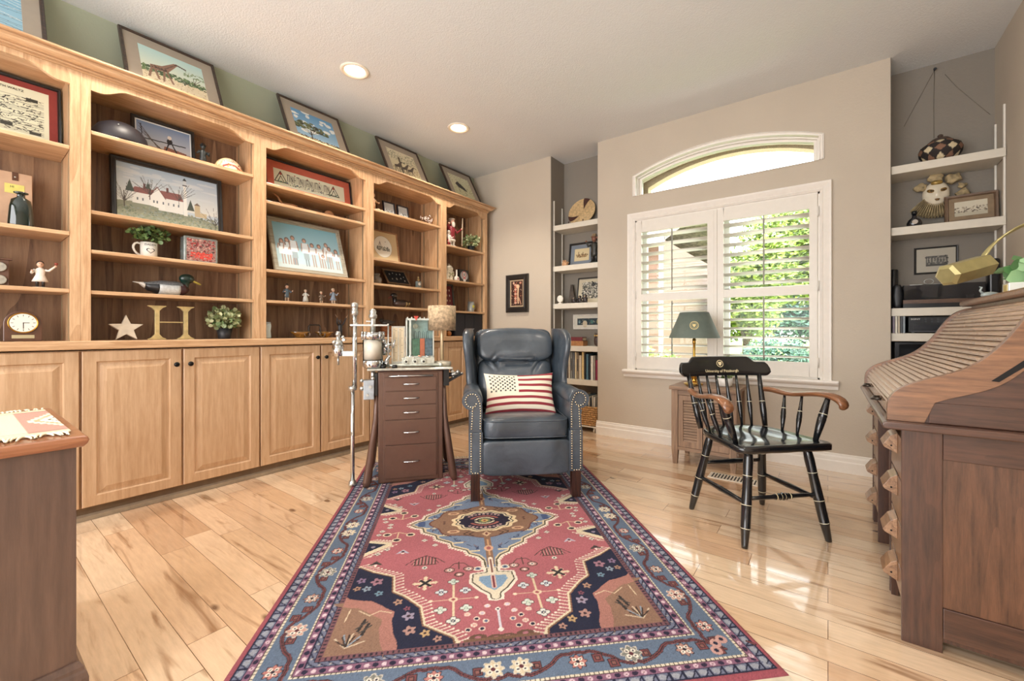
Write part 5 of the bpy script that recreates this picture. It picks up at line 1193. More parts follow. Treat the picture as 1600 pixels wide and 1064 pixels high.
m = MB(); m.lathe([(.178, .348), (.100, .538), (.096, .538), (.174, .348), (.178, .348)], n=48); sh_ = m.build('lamp_shade', SHD, bl)
m = MB(); m.cyl((-.097, 0, .53), (.097, 0, .53), .002, n=6); m.build('shade_spider', BRASS, bl)
def wrap_emblem(parent, rad_at, z0, r):     # crest printed on the curved shade facing the camera
    a0 = math.atan2(-3.34, .80); m = MB()
    def S(u, v): R_ = rad_at(z0+v)+.0008; a = a0+u/R_; return (R_*math.cos(a), R_*math.sin(a), z0+v)
    for r0, r1 in ((r*.86, r), (r*.62, r*.68)): m.strip([[S(q*math.cos(t), q*math.sin(t)) for t in np.linspace(0, 2*PI, 33)] for q in (r0, r1)], True)
    for rr in ([(-.38, .30), (.38, .30), (.34, -.1), (0, -.46), (-.34, -.1)],): m.quad(*[S(x*r, y*r) for x, y in rr])
    m.build('gold_crest', M('#cdbf8a', .4, .3, noise=0), parent)
wrap_emblem(sh_, lambda z: .178-(z-.348)/.19*.078, .440, .030)
def sprig_plant(name, label, cat, loc, pot, potmat, crown_c, crown_r, n, leaf, lm, group=None, stems=9):
    t = thing(name, label, cat, loc, 0, group)
    MB().lathe(pot, n=24).build('pot', potmat, t)
    top = pot[-1][1] if pot[-1][0] > .01 else max(z for r, z in pot)
    m = MB()
    for k in range(stems):
        a = 2*PI*k/stems; q = .75; m.tube([(0, 0, top-.01), (crown_r[0]*.35*math.cos(a), crown_r[1]*.35*math.sin(a), top+(crown_c-top)*.6), (crown_r[0]*q*math.cos(a), crown_r[1]*q*math.sin(a), crown_c+crown_r[2]*random.uniform(-.2, .5))], [.0016, .0013, .0008], 5)
    m.build('stems', M('#5d6b38', .7), t)
    m = MB()
    for k in range(n):
        d = Vector((random.gauss(0, 1), random.gauss(0, 1), random.gauss(.15, .8))).normalized()*random.uniform(.45, 1.0); c_ = Vector((d.x*crown_r[0], d.y*crown_r[1], crown_c+d.z*crown_r[2]))
        if c_.z < top*.5: continue
        out = (d+Vector((random.gauss(0, .5), random.gauss(0, .5), random.gauss(0, .5)))).normalized(); sd = out.orthogonal().normalized(); sd = (Matrix.Rotation(random.uniform(0, 6.28), 3, out) @ sd); nrm = out.cross(sd); l = leaf*random.uniform(.7, 1.25)
        P = [(0, 0, 0), (.35, .42, .06), (.75, .38, .05), (1, 0, -.05), (.75, -.38, .05), (.35, -.42, .06)]
        V = [c_+out*(a*l)+sd*(b*l)+nrm*(h*l) for a, b, h in P]; m._add(V, [(0, 1, 2, 3), (0, 3, 4, 5)], True)
    m.build('leaves', lm, t, fix=False); return t
LVG, LVD, LVV = leafmat('#3c5a2a', '#a9c07e'), leafmat('#2c4424', '#8fae6a'), leafmat('#4a6a34', '#d9dcae')
sprig_plant('potted_plant', 'small succulent in a low white pot on the louvered cabinet', 'plant', (-.60, 3.36, zt+.0005), [(.040, 0), (.052, .01), (.056, .06), (.052, .062), (.050, .05)], M('#e8e6e0', .3), .13, (.075, .06, .075), 160, .030, LVG)
t = thing('trinket_dish', 'small gilt dish on the louvered cabinet beside the brass lamp', 'dish', (-.80, 3.235, zt+.0005)); MB().lathe([(.02, 0), (.026, .002), (.042, .014), (.046, .022), (.043, .022), (.024, .006), (0, .005)], n=24).build('dish_bowl', M('#d1b46a', .3, .7), t)
# ============================================================ SMALL THINGS
FB = PI/2                                   # faces the room from the bookcase
BLKF = M('#1c1b1b', .4, noise=.03, coat=.2); DKW = wood('dark_frame', '#4c3a30', '#2a201b', 'X', .4, 1.5); GRYF = wood('weathered_grey_frame', '#a8a493', '#8a8374', 'X', .7, 1.5)
MATG = M('#a59a8c', .9, noise=.01); MATW = M('#e6dfcd', .9, noise=.01); MATR = M('#8a3a34', .9, noise=.03); MATRED = M('#b4604e', .9, noise=.03); MATB = M('#7f8894', .9, noise=.01)
def acacia(c, x, y, s, col='#3f4a34'):
    c.line([(x, y), (x+.02*s, y+.35*s)], .035*s, '#3a3026')
    for k in range(60): a = random.uniform(0, PI); q = random.random()**.5; c.ell(x+.55*s*q*math.cos(a), y+.38*s+.30*s*q*math.sin(a), .06*s, .035*s, random.choice([col, '#56603e', '#6d7450']))
    for a in (-.8, -.4, .1, .5, .9): c.line([(x, y+.2*s), (x+.4*s*a, y+.5*s)], .014*s, '#3a3026')
def giraffe(c, x, y, s, col='#8a6a58', col2='#4a3830'):
    c.poly([(x-.28*s, y+.36*s), (x+.17*s, y+.45*s), (x+.47*s, y+.96*s), (x+.62*s, y+.93*s), (x+.45*s, y+1.04*s), (x+.36*s, y+1.0*s), (x+.02*s, y+.66*s), (x-.28*s, y+.56*s)], col)
    c.line([(x+.45*s, y+1.0*s), (x+.68*s, y+.93*s)], .06*s, col2); 
    for dx, ex in ((-.24, -.34), (-.18, -.10), (.08, .02), (.14, .26)): c.line([(x+dx*s, y+.46*s), (x+ex*s, y+.0*s)], .06*s, col)
    for k in range(40): t = random.random(); c.ell(x+(-.25+.4*t)*s, y+(.46+.1*random.random())*s, .022*s, .018*s, col2)
    for k in range(22): t = random.random(); c.ell(x+(.1+.33*t)*s, y+(.58+.4*t)*s, .016*s, .014*s, col2)
def savanna(kind):
    def f(w, h, r):
        c = Canvas(w, h, r, '#c9dcd6')
        if kind == 0:
            c.grad('#9fc4d4', '#7fb2cc'); 
            for k in range(30): y = random.uniform(0, h); c.line([(0, y), (w*.5, y+random.uniform(-.02, .02)), (w, y+random.uniform(-.03, .03))], .003, random.choice(['#dfeaea', '#5a7c94', '#efeee6', '#43586a']), .7)
        elif kind == 1:
            c.grad('#d8dcc8', '#b5d6d6', h*.4, h); c.rect(0, 0, w, h*.42, '#dccfb2'); c.speck(0, h*.38, w, h*.52, 220, .010, ['#4f6a48', '#6d8558', '#394a34']); c.speck(0, 0, w, h*.4, 300, .004, ['#c9b48c', '#efe6cc', '#a8946c'])
            giraffe(c, w*.30, h*.26, h*.55); 
            for k in range(5): c.line([(w*.8, h*.45), (w*(.8+.15*math.cos(k*.5)), h*(.5+.18*math.sin(k*.8)))], .003, '#4a4030')
            c.speck(w*.65, h*.62, w, h*.75, 60, .006, ['#8fa07a', '#6d8558'])
        elif kind == 2:
            c.grad('#9cc0dc', '#5f97c4', h*.2, h)
            for k in range(26): c.ell(random.uniform(0, w), random.uniform(h*.35, h), random.uniform(.01, .04), random.uniform(.006, .018), '#eef1ec', .85)
            c.rect(0, 0, w, h*.22, '#c9bd9c'); acacia(c, w*.33, h*.14, h*.8, '#3a3a2c'); c.speck(0, h*.16, w, h*.24, 120, .006, ['#2e2c22', '#4a4632'])
        elif kind == 3:
            c.grad('#c9bd98', '#ded6bc'); c.speck(0, 0, w, h*.45, 250, .006, ['#a8986c', '#8a7a54', '#e9e0c4']); c.speck(0, h*.6, w, h*.95, 220, .008, ['#8d8f76', '#b5b296'])
            for dx in (0, .24, .44): giraffe(c, w*(.22+dx), h*.18, h*(.42-.1*dx), '#5a4c40', '#2c2622')
            c.poly([(w*.3, h*.2), (w*.33, h*.75), (w*.4, h*.78), (w*.37, h*.2)], '#54483c')
        else:
            c.grad('#c2c09a', '#d6d4b8'); c.speck(0, 0, w, h, 500, .006, ['#a8a678', '#c9c79c', '#8f8d64']); c.poly([(w*.2, h*.62), (w*.35, h*.75), (w*.62, h*.55), (w*.7, h*.4), (w*.5, h*.45), (w*.3, h*.5)], '#2c2a28'); c.line([(w*.3, h*.5), (w*.28, h*.3)], .006, '#2c2a28'); c.line([(w*.55, h*.45), (w*.62, h*.25)], .006, '#2c2a28')
        return c
    return f
tops = [(.045, .50, 0, 'framed snowy blue landscape photograph leaning above the leftmost bookcase'), (.815, .47, 1, 'framed walking giraffe photograph leaning above the second bookcase'), (1.690, .485, 2, 'framed lone acacia tree under blue sky, leaning above the bookcases'), (2.530, .475, 3, 'framed sepia grazing animals photograph leaning above the fourth bookcase'), (3.300, .465, 4, 'framed dark bird in pale grass, leaning at the far end above the bookcases')]
for y, w, k, lb in tops:
    picture('framed_photograph', lb, 'picture', w, .50, savanna(k), (-3.018, y, 2.2665), FB, .017, .018, DKW, .062, MATG, math.radians(28), 'safari photographs along the top of the bookcases', .0028, matw2=.068)
# ---- column 1
def score(w, h, r):
    c = Canvas(w, h, r, '#dfe2c8')
    for k in range(15):
        y = h-.055-k*(h-.07)/15; c.line([(.02, y), (w-.02, y+random.uniform(-.003, .003))], .0012, '#4a4c40', .7); c.line([(.02, y-.004), (w-.02, y-.004)], .0010, '#5a5c50', .6)
        for q in range(26): x = random.uniform(.02, w-.03); c.line([(x, y), (x+random.uniform(.002, .018), y+random.uniform(-.010, .010))], random.choice([.0015, .002, .004]), '#2c2e28')
    for (x, y) in ((w-.06, h*.78), (w*.5, h*.5), (w*.7, h*.2), (w-.05, h*.12)): c.rect(x-.02, y-.008, x+.02, y+.008, '#3a3c34')
    return c
t = picture('framed_certificate', 'framed comic music sheet with dark red mount, at the left edge on the top shelf', 'picture', .56, .345, score, (-3.205, .078, 1.886), FB, .014, .02, BLKF, .030, MATR, math.radians(7), None, .002, matw2=.030)
text_mesh("FAERIE'S AIRE AND DEATH WALTZ", .0155, 'title_text', M('#23241e', .8, noise=0), t, (.03, -.0112, .281))
t = thing('wooden_plaque_box', 'tall pale wooden box with a leather tab and yellow note, behind the dark green bottle', 'box', (-3.21, .200, 1.4602), FB, rx=-.06)
MB().box(-.056, .056, -.02, .02, 0, .285).build('box_body', M('#c2a184', .6, noise=.06, nscale=14), t, bevel=.002)
MB().box(-.010, .010, -.0225, -.0202, .245, .286).build('leather_tab', M('#5c3c28', .6), t); MB().ell((0, -.0235, .262), (.004, .002, .004), 8, 6).build('stud', NIK, t)
nb = MB().box(-.034, .030, -.0215, -.0203, .180, .226).build('yellow_note', M('#d8cf74', .8), t); text_mesh('HI', .014, 'note_marks', BLKR, nb, (-.01, -.0217, .212))
t = thing('bottle', 'dark green glass bottle with flattened shoulders, in front of the tall wooden box', 'bottle', (-3.105, .212, 1.4585), FB)
DG = M('#0e1f1a', .08, noise=0, coat=1.0)
MB().lathe([(.036, 0), (.042, .004), (.043, .02), (.038, .10), (.032, .135), (.014, .148), (.013, .162), (.024, .166), (.025, .172), (.014, .176), (.012, .172)], n=32, squash=.62).build('bottle_body', DG, t)
t = thing('weather_station', 'dark wood panel with two round dials, cropped at the left edge of the shelf', 'instrument', (-3.20, .105, 1.1745), FB)
MB().box(-.075, .075, -.012, .012, 0, .135).box(-.085, .085, -.020, .016, .135, .143).build('panel', M('#6a4c3c', .5, noise=.1), t, bevel=.002)
for z in (.100, .038):
    d = MB().cyl((.045, -.018, z), (.045, -.012, z), .021, n=28).build('dial', M('#d9d6cc', .3), t); MB().lathe([(.020, 0), (.023, 0), (.023, .006), (.020, .006)], n=28).build('bezel', NIK, d, loc=(.045, -.014, z), rot=(PI/2, 0, 0)); MB().box(.044, .046, -.0195, -.0182, z-.003, z+.015).build('hand', BLKR, d)
SKIN = M('#d9b095', .6, noise=.02); WHT = M('#ece7dc', .55, noise=.02)
def figurine(label, loc, h, coat='#ece7dc', legs='#2a2624', skin='#d9b095', hair='#2c2420', base='#cfc2ac', skirt=False, arms=((-1, -.25, .30), (1, -.25, .30)), hat=None, name='figurine', rz=FB, group=None, long=False, stick=None, cat='figurine', extra=None):
    """small standing statuette; unit height scaled to h. arms: side, hand dx/dz in local units"""
    t = thing(name, label, cat, loc, rz, group); s = h
    def V(x, y, z): return (x*s, y*s, z*s)
    mats = {k: M(v, .45, noise=.05, nscale=80, coat=.2) for k, v in dict(coat=coat, legs=legs, skin=skin, hair=hair, base=base).items()}
    m = MB(); m.sup(V(0, 0, .03), (.20*s, .15*s, .03*s), .4, .9, 20, 8); m.build('base', mats['base'], t)
    m = MB()
    for q in (-1, 1): m = MB(); m.tube([V(q*.065, 0, .40), V(q*.07, -.01, .22), V(q*.07, 0, .07)], [.06*s, .045*s, .038*s], 10); m.ell(V(q*.075, -.03, .075), (.04*s, .06*s, .025*s)); m.build('leg', mats['legs'], t)
    prof = [(.09, .68), (.125, .62), (.105, .48), (.15 if skirt else .115, .36), ((.20 if skirt else .12), (.24 if not long else .10))]
    m = MB().lathe([(0, (.24 if not long else .10)*s)]+[(r*s, z*s) for r, z in reversed(prof)]+[(0.04*s, .72*s), (0, .73*s)], n=18, squash=.75); m.build('coat', mats['coat'], t)
    for sd, dx, dz in [(a[0], a[1], a[2]) for a in arms]:
        m = MB(); sh = V(sd*.115, 0, .64); ha = V(sd*(.12+abs(dx)*.5), -.14, .64+dz*.5); el = V(sd*.20, -.03, .52+max(0, dz)*.35); m.tube([sh, el, ha], [.045*s, .038*s, .028*s], 10); m.build('sleeve', mats['coat'], t)
    m = MB(); m.ell(V(0, -.005, .83), (.085*s, .085*s, .10*s), 16, 12); m.cyl(V(0, 0, .70), V(0, 0, .78), .035*s, n=10); m.ell(V(0, -.09, .82), (.014*s, .018*s, .018*s), 8, 6)
    m.build('head', mats['skin'], t)
    for a in arms: MB().ell(V(a[0]*(.12+abs(a[1])*.5), -.15, .64+a[2]*.5), .034*s, 10, 8).build('hand', mats['skin'], t)
    m = MB(); m.sup(V(0, .022, .865), (.095*s, .085*s, .085*s), .9, .9, 16, 10); 
    if hair: m.build('hair', mats['hair'], t)
    m = MB()
    for q in (-1, 1): MB().ell(V(q*.032, -.083, .845), .010*s, 6, 5).build('eye', BLKR, t)
    if hat: MB().lathe([(.12*s, 0), (.12*s, .01*s), (.08*s, .02*s), (.07*s, .09*s), (0, .11*s)], c=V(0, .01, .89), n=18).build('hat', M(hat, .5), t)
    if stick: MB().tube([V(*stick[0]), V(*stick[1])], .018*s, 6).build('staff', M(stick[2], .5), t)
    if extra: extra(t, V, s)
    return t
figurine('white-coated figurine holding up a small red object, below the dark green bottle', (-3.12, .275, 1.1745), .145, arms=((-1, .15, -.1), (1, .45, .30)), extra=lambda t, V, s: MB().lathe([(.012*s, 0), (.012*s, .05*s), (.05*s, .08*s), (.045*s, .13*s), (0, .13*s)], c=V(.36, -.15, .78), n=12).build('raised_cup', M('#8a3a2c', .3), t), skirt=True)
t = thing('mantel_clock', 'arch-topped dark wooden clock with a white dial, at the left end of the ledge', 'clock', (-3.115, .218, CT+.0005), FB)
ap = [(-.062, .0), (.062, 0), (.062, .085)]+[(.062*math.cos(a), .085+.062*math.sin(a)) for a in np.linspace(0, PI, 20)[1:-1]]+[(-.062, .085)]
MB().prism(ap, 'xz', -.022, .022).build('clock_case', M('#5a3a2a', .3, noise=.1, coat=.5), t, bevel=.003)
d = MB().lathe([(0, .004), (.044, .004), (.046, .006), (.049, .006), (.050, 0)], n=40).build('clock_bezel', BRASS, t, loc=(0, -.0225, .088), rot=(PI/2, 0, 0))
f_ = MB().cyl((0, 0, .0041), (0, 0, .0048), .0435, n=40).build('clock_face', M('#efece0', .4, noise=0), t, loc=(0, -.0232, .088), rot=(PI/2, 0, 0))
m = MB()
for k in range(12): a = k*PI/6; m.xf(Matrix.Identity(4)); s0 = len(m.v); m.box(-.001, .001, -.0283, -.0279, .031, .039); m.v = m.v[:s0]+[tuple((Matrix.Translation((0, 0, .088)) @ Matrix.Rotation(a, 4, 'Y')) @ Vector(v)) for v in m.v[s0:]]
m.build('hour_marks', BLKR, t)
m = MB(); m.box(-.0012, .0012, -.0287, -.0283, .060, .090).box(.0, .020, -.0287, -.0283, .0868, .0892); m.build('clock_hands', BLKR, t)
MB().box(-.036, .036, -.0235, -.022, .014, .030).build('name_plate', M('#cfc6a4', .3, .6, noise=0), t)
# ---- column 2
t = thing('domed_bowl', 'smooth black upturned bowl on the top shelf, left of the aircraft picture', 'bowl', (-3.09, .565, 1.9885), FB)
MB().lathe([(.118, 0), (.120, .006), (.112, .045), (.088, .082), (.05, .105), (.0, .113)], n=40, squash=.75).build('bowl_shell', M('#26242a', .45, noise=.03), t); MB().ell((-.02, -.075, .075), (.004, .003, .004), 8, 6).build('stud', NIK, t)
def flyer(w, h, r):
    c = Canvas(w, h, r, '#8fa2bc'); c.grad('#cbd0d4', '#6f88ac'); c.rect(0, 0, w, h*.25, '#b09a86'); c.poly([(w*.45, 0), (w*.9, 0), (w*.92, h*.28), (w*.5, h*.36)], '#8a5f50'); c.rect(w*.5, 0, w*.85, h*.22, '#a97c68')
    c.line([(0, h*.45), (w*.9, h*.50)], .006, '#1f2226'); c.line([(w*.52, h*.2), (w*.60, h*.55)], .007, '#22242a'); c.line([(w*.74, h*.2), (w*.62, h*.55)], .007, '#22242a'); c.ell(w*.6, h*.55, .014, .018, '#24262c')
    for k in range(3): c.line([(w*.05, h*(.9-.1*k)), (w*(.45+.05*k), h*.1)], .0035, '#4a3f38')
    c.line([(w*.08, h*.9), (w*.1, h*.55)], .004, '#23252c'); c.ell(w*.6, h*.68, .010, .012, '#d9d6d0'); return c
picture('framed_print', 'black framed print of dark machinery against a blue sky, on a top shelf', 'picture', .305, .235, flyer, (-3.205, .785, 1.9895), FB, .018, .02, BLKF, .007, M('#d9dfe2', .8, noise=0), math.radians(7), None, .002)
figurine('dark bronze standing figurine beside the machinery print on the top shelf', (-3.12, .955, 1.9885), .150, '#1f2628', '#1a1f22', '#20282a', '#1a2022', '#1c2022', arms=((-1, .1, -.2), (1, .1, -.1)), long=True, hat='#1c2124')
t = thing('painted_dome', 'cream and red painted half-round ornament with lettering, right end of the top shelf', 'ornament', (-3.12, 1.098, 1.9885), FB)
c = Canvas(.17, .10, .0017, '#e0d0a4'); c.ell(.085, .03, .052, .05, '#d8a08a'); c.ell(.085, .035, .044, .042, '#e9dcc0'); c.line([(.05, .02), (.07, .03), (.10, .03), (.12, .02)], .008, '#b04038'); c.line([(.055, .075), (.115, .075)], .003, '#6a3a2c'); c.line([(.055, .062), (.118, .062)], .003, '#7a4a34'); c.line([(.06, .05), (.112, .05)], .003, '#7a4a34'); c.speck(0, 0, .17, .1, 90, .005, ['#a88a4a', '#c9b070', '#8f3a30'])
u = c.X/c.w*2-1; v = c.Y/c.h; th = u*PI/2; ph = v*PI/2
co = np.stack([.083*np.sin(th)*np.cos(ph), -.050*np.cos(th)*np.cos(ph), .100*np.sin(ph)], -1).reshape(-1, 3); i, j = np.meshgrid(np.arange(c.nx-1), np.arange(c.ny-1)); b = (j*c.nx+i).ravel()
grid_obj('painted_face', co, np.stack([b, b+1, b+c.nx+1, b+c.nx], 1), c.a.reshape(-1, 3), MAT_PRINT, t, True)
MB().sup((0, .012, .0), (.080, .012, .096), .8, .8, 24, 14, lambda p: Vector((p.x, p.y, max(0, p.z)))).build('dome_back', M('#a88a5a', .6), t)
def lighthouse(w, h, r):
    c = Canvas(w, h, r, '#c3d2dc'); c.grad('#dfe3de', '#a9c0d4', h*.3, h)
    for k in range(26): c.ell(random.uniform(0, w), random.uniform(h*.55, h*.95), random.uniform(.02, .06), random.uniform(.004, .010), '#d4dde2', .6)
    c.poly([(0, 0), (w, 0), (w, h*.14), (w*.8, h*.22), (w*.5, h*.24), (w*.25, h*.34), (0, h*.30)], '#8d9482'); c.speck(0, 0, w, h*.25, 400, .007, ['#7d8a74', '#9aa08a', '#6c7a6a', '#8f9c94'])
    def hut(x0, x1, y0, y1, yr, roof='#8e5f5c'): c.rect(x0, y0, x1, y1, '#e9ece8'); c.poly([(x0-.006, y1), (x1+.006, y1), (x1-.012, yr), (x0+.012, yr)], roof)
    hut(w*.14, w*.36, h*.30, h*.50, h*.60); hut(w*.38, w*.62, h*.24, h*.48, h*.62)
    c.poly([(w*.30, h*.30), (w*.44, h*.26), (w*.44, h*.48), (w*.37, h*.66), (w*.30, h*.46)], '#f0f2ee'); c.line([(w*.29, h*.46), (w*.37, h*.67), (w*.45, h*.47)], .004, '#7a4c4a')
    for x in (.18, .23, .33, .36, .42, .47, .52, .57): c.rect(w*x, h*.36, w*x+.006, h*.41, '#5a6670')
    c.rect(w*.24, h*.58, w*.265, h*.68, '#6a4a48'); c.rect(w*.46, h*.60, w*.48, h*.69, '#6a4a48')
    c.poly([(w*.625, h*.22), (w*.665, h*.22), (w*.658, h*.80), (w*.632, h*.80)], '#eef0ec'); c.rect(w*.620, h*.80, w*.670, h*.82, '#3a4048'); c.rect(w*.630, h*.82, w*.660, h*.90, '#cdd6dc'); c.poly([(w*.622, h*.90), (w*.668, h*.90), (w*.645, h*.96)], '#2c3036')
    c.rect(w*.74, h*.24, w*.80, h*.46, '#c2b596'); c.poly([(w*.735, h*.46), (w*.805, h*.46), (w*.77, h*.52)], '#7a6a60'); c.rect(w*.80, h*.24, w*.87, h*.33, '#c9bd9e')
    for (x, y) in ((w*.07, h*.3), (w*.30, h*.5), (w*.58, h*.5), (w*.96, h*.12)):
        for k in range(16): a = random.uniform(.5, 2.6); l = random.uniform(.05, .11); c.line([(x, y), (x+l*.5*math.cos(a), y+l*.6*math.sin(a)), (x+l*math.cos(a), y+l*1.2*math.sin(a))], .0016, '#4a4a48')
        c.line([(x, y-.03), (x, y+.06)], .004, '#4a4440')
    for (x, y, s_) in ((w*.12, h*.5, .05), (w*.70, h*.34, .05), (w*.285, h*.6, .03)): c.poly([(x-s_*.4, y), (x+s_*.4, y), (x, y+s_*1.4)], '#4a5650')
    return c
picture('framed_painting', 'large black framed painting of a white lighthouse and cottages on a grassy hill', 'picture', .545, .375, lighthouse, (-3.195, .815, 1.5835), FB, .027, .022, BLKF, .0, None, math.radians(6), None, .0022)
# mug plant
t = sprig_plant('mug_plant', 'bushy green artificial plant growing from a white lettered mug', 'plant', (-3.11, .690, 1.3815), [(.034, 0), (.038, .004), (.0385, .088), (.036, .088), (.035, .07)], WHT, .136, (.085, .060, .038), 230, .024, LVD)
t.rotation_euler[2] = FB; mg = [x for x in t.children if x.name.startswith('pot')][0]
MB().tube([(-.036, 0, .078), (-.050, 0, .082), (-.061, 0, .076), (-.067, 0, .064), (-.068, 0, .052), (-.063, 0, .036), (-.053, 0, .022), (-.037, 0, .012)], .0055, 8).build('mug_handle', WHT, t)
INK = M('#22262c', .5, noise=0)
td_ = text_mesh('DADDY', .0145, 'mug_lettering', INK, mg, (.0, -.0392, .0725)); m = MB()
for v_ in td_.data.vertices: v_.co.z -= .0387-math.sqrt(.0387**2-min(abs(v_.co.x), .037)**2)
hp = [(.019*math.sin(a)**3, .040+.0165*(0.8125*math.cos(a)-.3125*math.cos(2*a)-.125*math.cos(3*a)-.0625*math.cos(4*a))) for a in np.linspace(0, 2*PI, 40)]
yb_ = lambda x: -math.sqrt(.0394**2-x*x)
m.strip([[(x, yb_(x), z) for x, z in hp], [(x*.78, yb_(x*.78), .040+(z-.040)*.78) for x, z in hp]], False); m.build('mug_heart', INK, mg)
t = thing('glass_block', 'square glass block filled with red sparkling lace pattern, right of the mug plant', 'ornament', (-3.12, .935, 1.3815), FB+.0)
MB().box(-.088, .088, -.038, .038, 0, .160).build('block_body', M('#a9b4b0', .06, noise=.1, nscale=40, coat=1, trans=.3), t, bevel=.008, seg=3)
c = Canvas(.150, .132, .0016, '#a8847c'); c.speck(0, 0, .15, .132, 420, .006, ['#8e2f38', '#c0423c', '#5a3a38', '#d9b0a4', '#6a6a60', '#b88a84']); c.speck(.02, .015, .13, .05, 120, .006, ['#d8443c', '#e2564a']); c.mesh('lace_pattern', t, -.075, -.0385, .014)
# mallard
def duck(label, loc, rz, L, pal, mallard=True):
    t = thing('duck_decoy', label, 'duck decoy', loc, rz, None); s = L
    def prof(x):  # body spine
        return np.interp(x, [-.5, -.42, -.3, -.1, .1, .22, .30], [.004, .018, .080, .140, .145, .115, .03]), np.interp(x, [-.5, -.42, -.3, 0, .2, .3], [.215, .205, .150, .125, .13, .135])
    segs = pal['body']
    for (a, b_, nm, colr) in segs:
        rows = []
        for x in np.linspace(a, b_, 9):
            r, zc = prof(x); rows.append([(x*s, r*s*1.25*math.cos(q), max(.0, (zc+r*.95*math.sin(q))*s)) for q in [2*PI*k/20 for k in range(20)]])
        m = MB().strip(rows, True, True); m.quad(*rows[0]); m.quad(*rows[-1]); m.build(nm, M(colr, .4, noise=.08, nscale=90, coat=.2), t)
    m = MB(); rows = []
    for x in np.linspace(-.36, .18, 12): r, zc = prof(x); rr = r*1.03; rows.append([(x*s, rr*1.25*s*math.cos(q), (zc+rr*.98*math.sin(q))*s) for q in np.linspace(.42, PI-.42, 14)])
    m.strip(rows, True); m.build('wing_feathers', M(pal['wing'], .5, noise=.25, nscale=160), t)
    hx = .25; hz = pal.get('hz', .30)
    m = MB(); m.tube([((hx-.05)*s, 0, .14*s), ((hx-.02)*s, 0, .20*s), (hx*s, 0, hz*s)], [.095*s, .072*s, .07*s], 16); m.sup(((hx+.02)*s, 0, (hz+.03)*s), (.120*s, .080*s, .090*s), 1, 1, 20, 12); m.build('head', M(pal['head'], .3, noise=.05, coat=.4), t)
    m = MB(); m.sup(((hx+.165)*s, 0, (hz+.005)*s), (.085*s, .040*s, .022*s), .9, .9, 14, 8, lambda p: Vector((p.x, p.y, p.z-(p.x-(hx+.09)*s)*.45))); m.build('bill', M(pal['bill'], .4), t)
    m = MB()
    for q in (-1, 1): m.ell(((hx+.055)*s, q*.070*s, (hz+.055)*s), .011*s, 8, 6)
    m.build('eyes', BLKR, t)
    if mallard: MB().lathe([(.066, 0), (.068, .01), (.062, .018)], n=20).build('neck_ring', WHT, t, loc=((hx-.045)*s, 0, .155*s), rot=(0, 0, 0)).scale = (s, s, s)
    return t
duck('painted mallard duck decoy with glossy green head, above the gold letter', (-3.125, .785, 1.1735), FB, .325, dict(body=[(-.5, -.34, 'tail', '#d9d4c8'), (-.345, -.16, 'rump', '#1a1c20'), (-.165, .14, 'flank', '#c4c8c6'), (.135, .30, 'breast', '#43262a')], wing='#6c7072', head='#12302a', bill='#b5a24a', hz=.31))
# star, letter, pot
t = thing('wooden_star', 'cream painted wooden star standing on the ledge, left of the gold letter', 'ornament', (-3.10, .592, CT+.0020), FB, rx=-.12)
sp = [((.076 if k % 2 == 0 else .032)*math.sin(k*PI/5), .062+(.076 if k % 2 == 0 else .032)*math.cos(k*PI/5)) for k in range(10)]
MB().prism(sp, 'xz', -.011, .011).build('star_body', M('#e2d6c0', .5), t, bevel=.002)
t = thing('letter_ornament', 'tall serifed gold letter H standing on the ledge', 'letter', (-3.10, .792, CT+.0005), FB); GLD = M('#dcc890', .35, .5, noise=.1, nscale=30)
m = MB()
for sx_ in (-1, 1):
    x = sx_*.068; w_ = .0105
    m.prism([(x-.042, 0), (x+.042, 0), (x+.042, .004), (x+.026, .012), (x+w_, .030), (x+w_, .166), (x+.026, .184), (x+.042, .192), (x+.042, .196), (x-.042, .196), (x-.042, .192), (x-.026, .184), (x-w_, .166), (x-w_, .030), (x-.026, .012), (x-.042, .004)], 'xz', -.010, .010)
m.box(-.055, .055, -.009, .009, .098, .104); o = m.build('letter_body', GLD, t, bevel=.0015)
sprig_plant('potted_plant', 'round pale-leaved plant in a black pot on the ledge, right of the gold letter', 'plant', (-3.115, 1.070, CT+.0005), [(.032, 0), (.034, .003), (.044, .068), (.041, .068), (.04, .06)], M('#232527', .5), .125, (.105, .080, .072), 340, .028, LVV)
# ---- column 3
def sampler(w, h, r):
    c = Canvas(w, h, r, '#cfd8c8')
    for x0 in (.09, .83):
        x0 = w*x0; c.line([(x0-.045, h*.22), (x0, h*.86), (x0+.045, h*.22), (x0-.045, h*.22)], .006, '#2b2e2e'); c.line([(x0-.02, h*.25), (x0, h*.6), (x0+.02, h*.25)], .005, '#2b2e2e'); c.ell(x0, h*.72, .008, .010, '#8e3a3a'); c.speck(x0-.035, h*.2, x0+.035, h*.35, 14, .006, ['#3c6a5c', '#2b2e2e'])
    for k in range(14):
        x = w*(.19+.043*k); c.line([(x-.006, h*.35), (x-.006, h*.75)], .004, '#23262a'); c.line([(x+.007, h*.35), (x+.007, h*.75)], .004, '#23262a')
        if k % 3 == 0: c.line([(x-.009, h*.76), (x+.009, h*.76)], .005, '#23262a')
        if k % 3 == 1: c.line([(x-.006, h*.72), (x+.007, h*.4)], .004, '#23262a')
        if k % 4 == 2: c.line([(x-.007, h*.55), (x+.007, h*.55)], .004, '#23262a'); c.ell(x, h*.82, .005, .005, '#8e3a3a')
        c.speck(x-.012, h*.16, x+.012, h*.30, 6, .005, ['#3c6a5c', '#2b2e2e', '#56607a'])
    return c
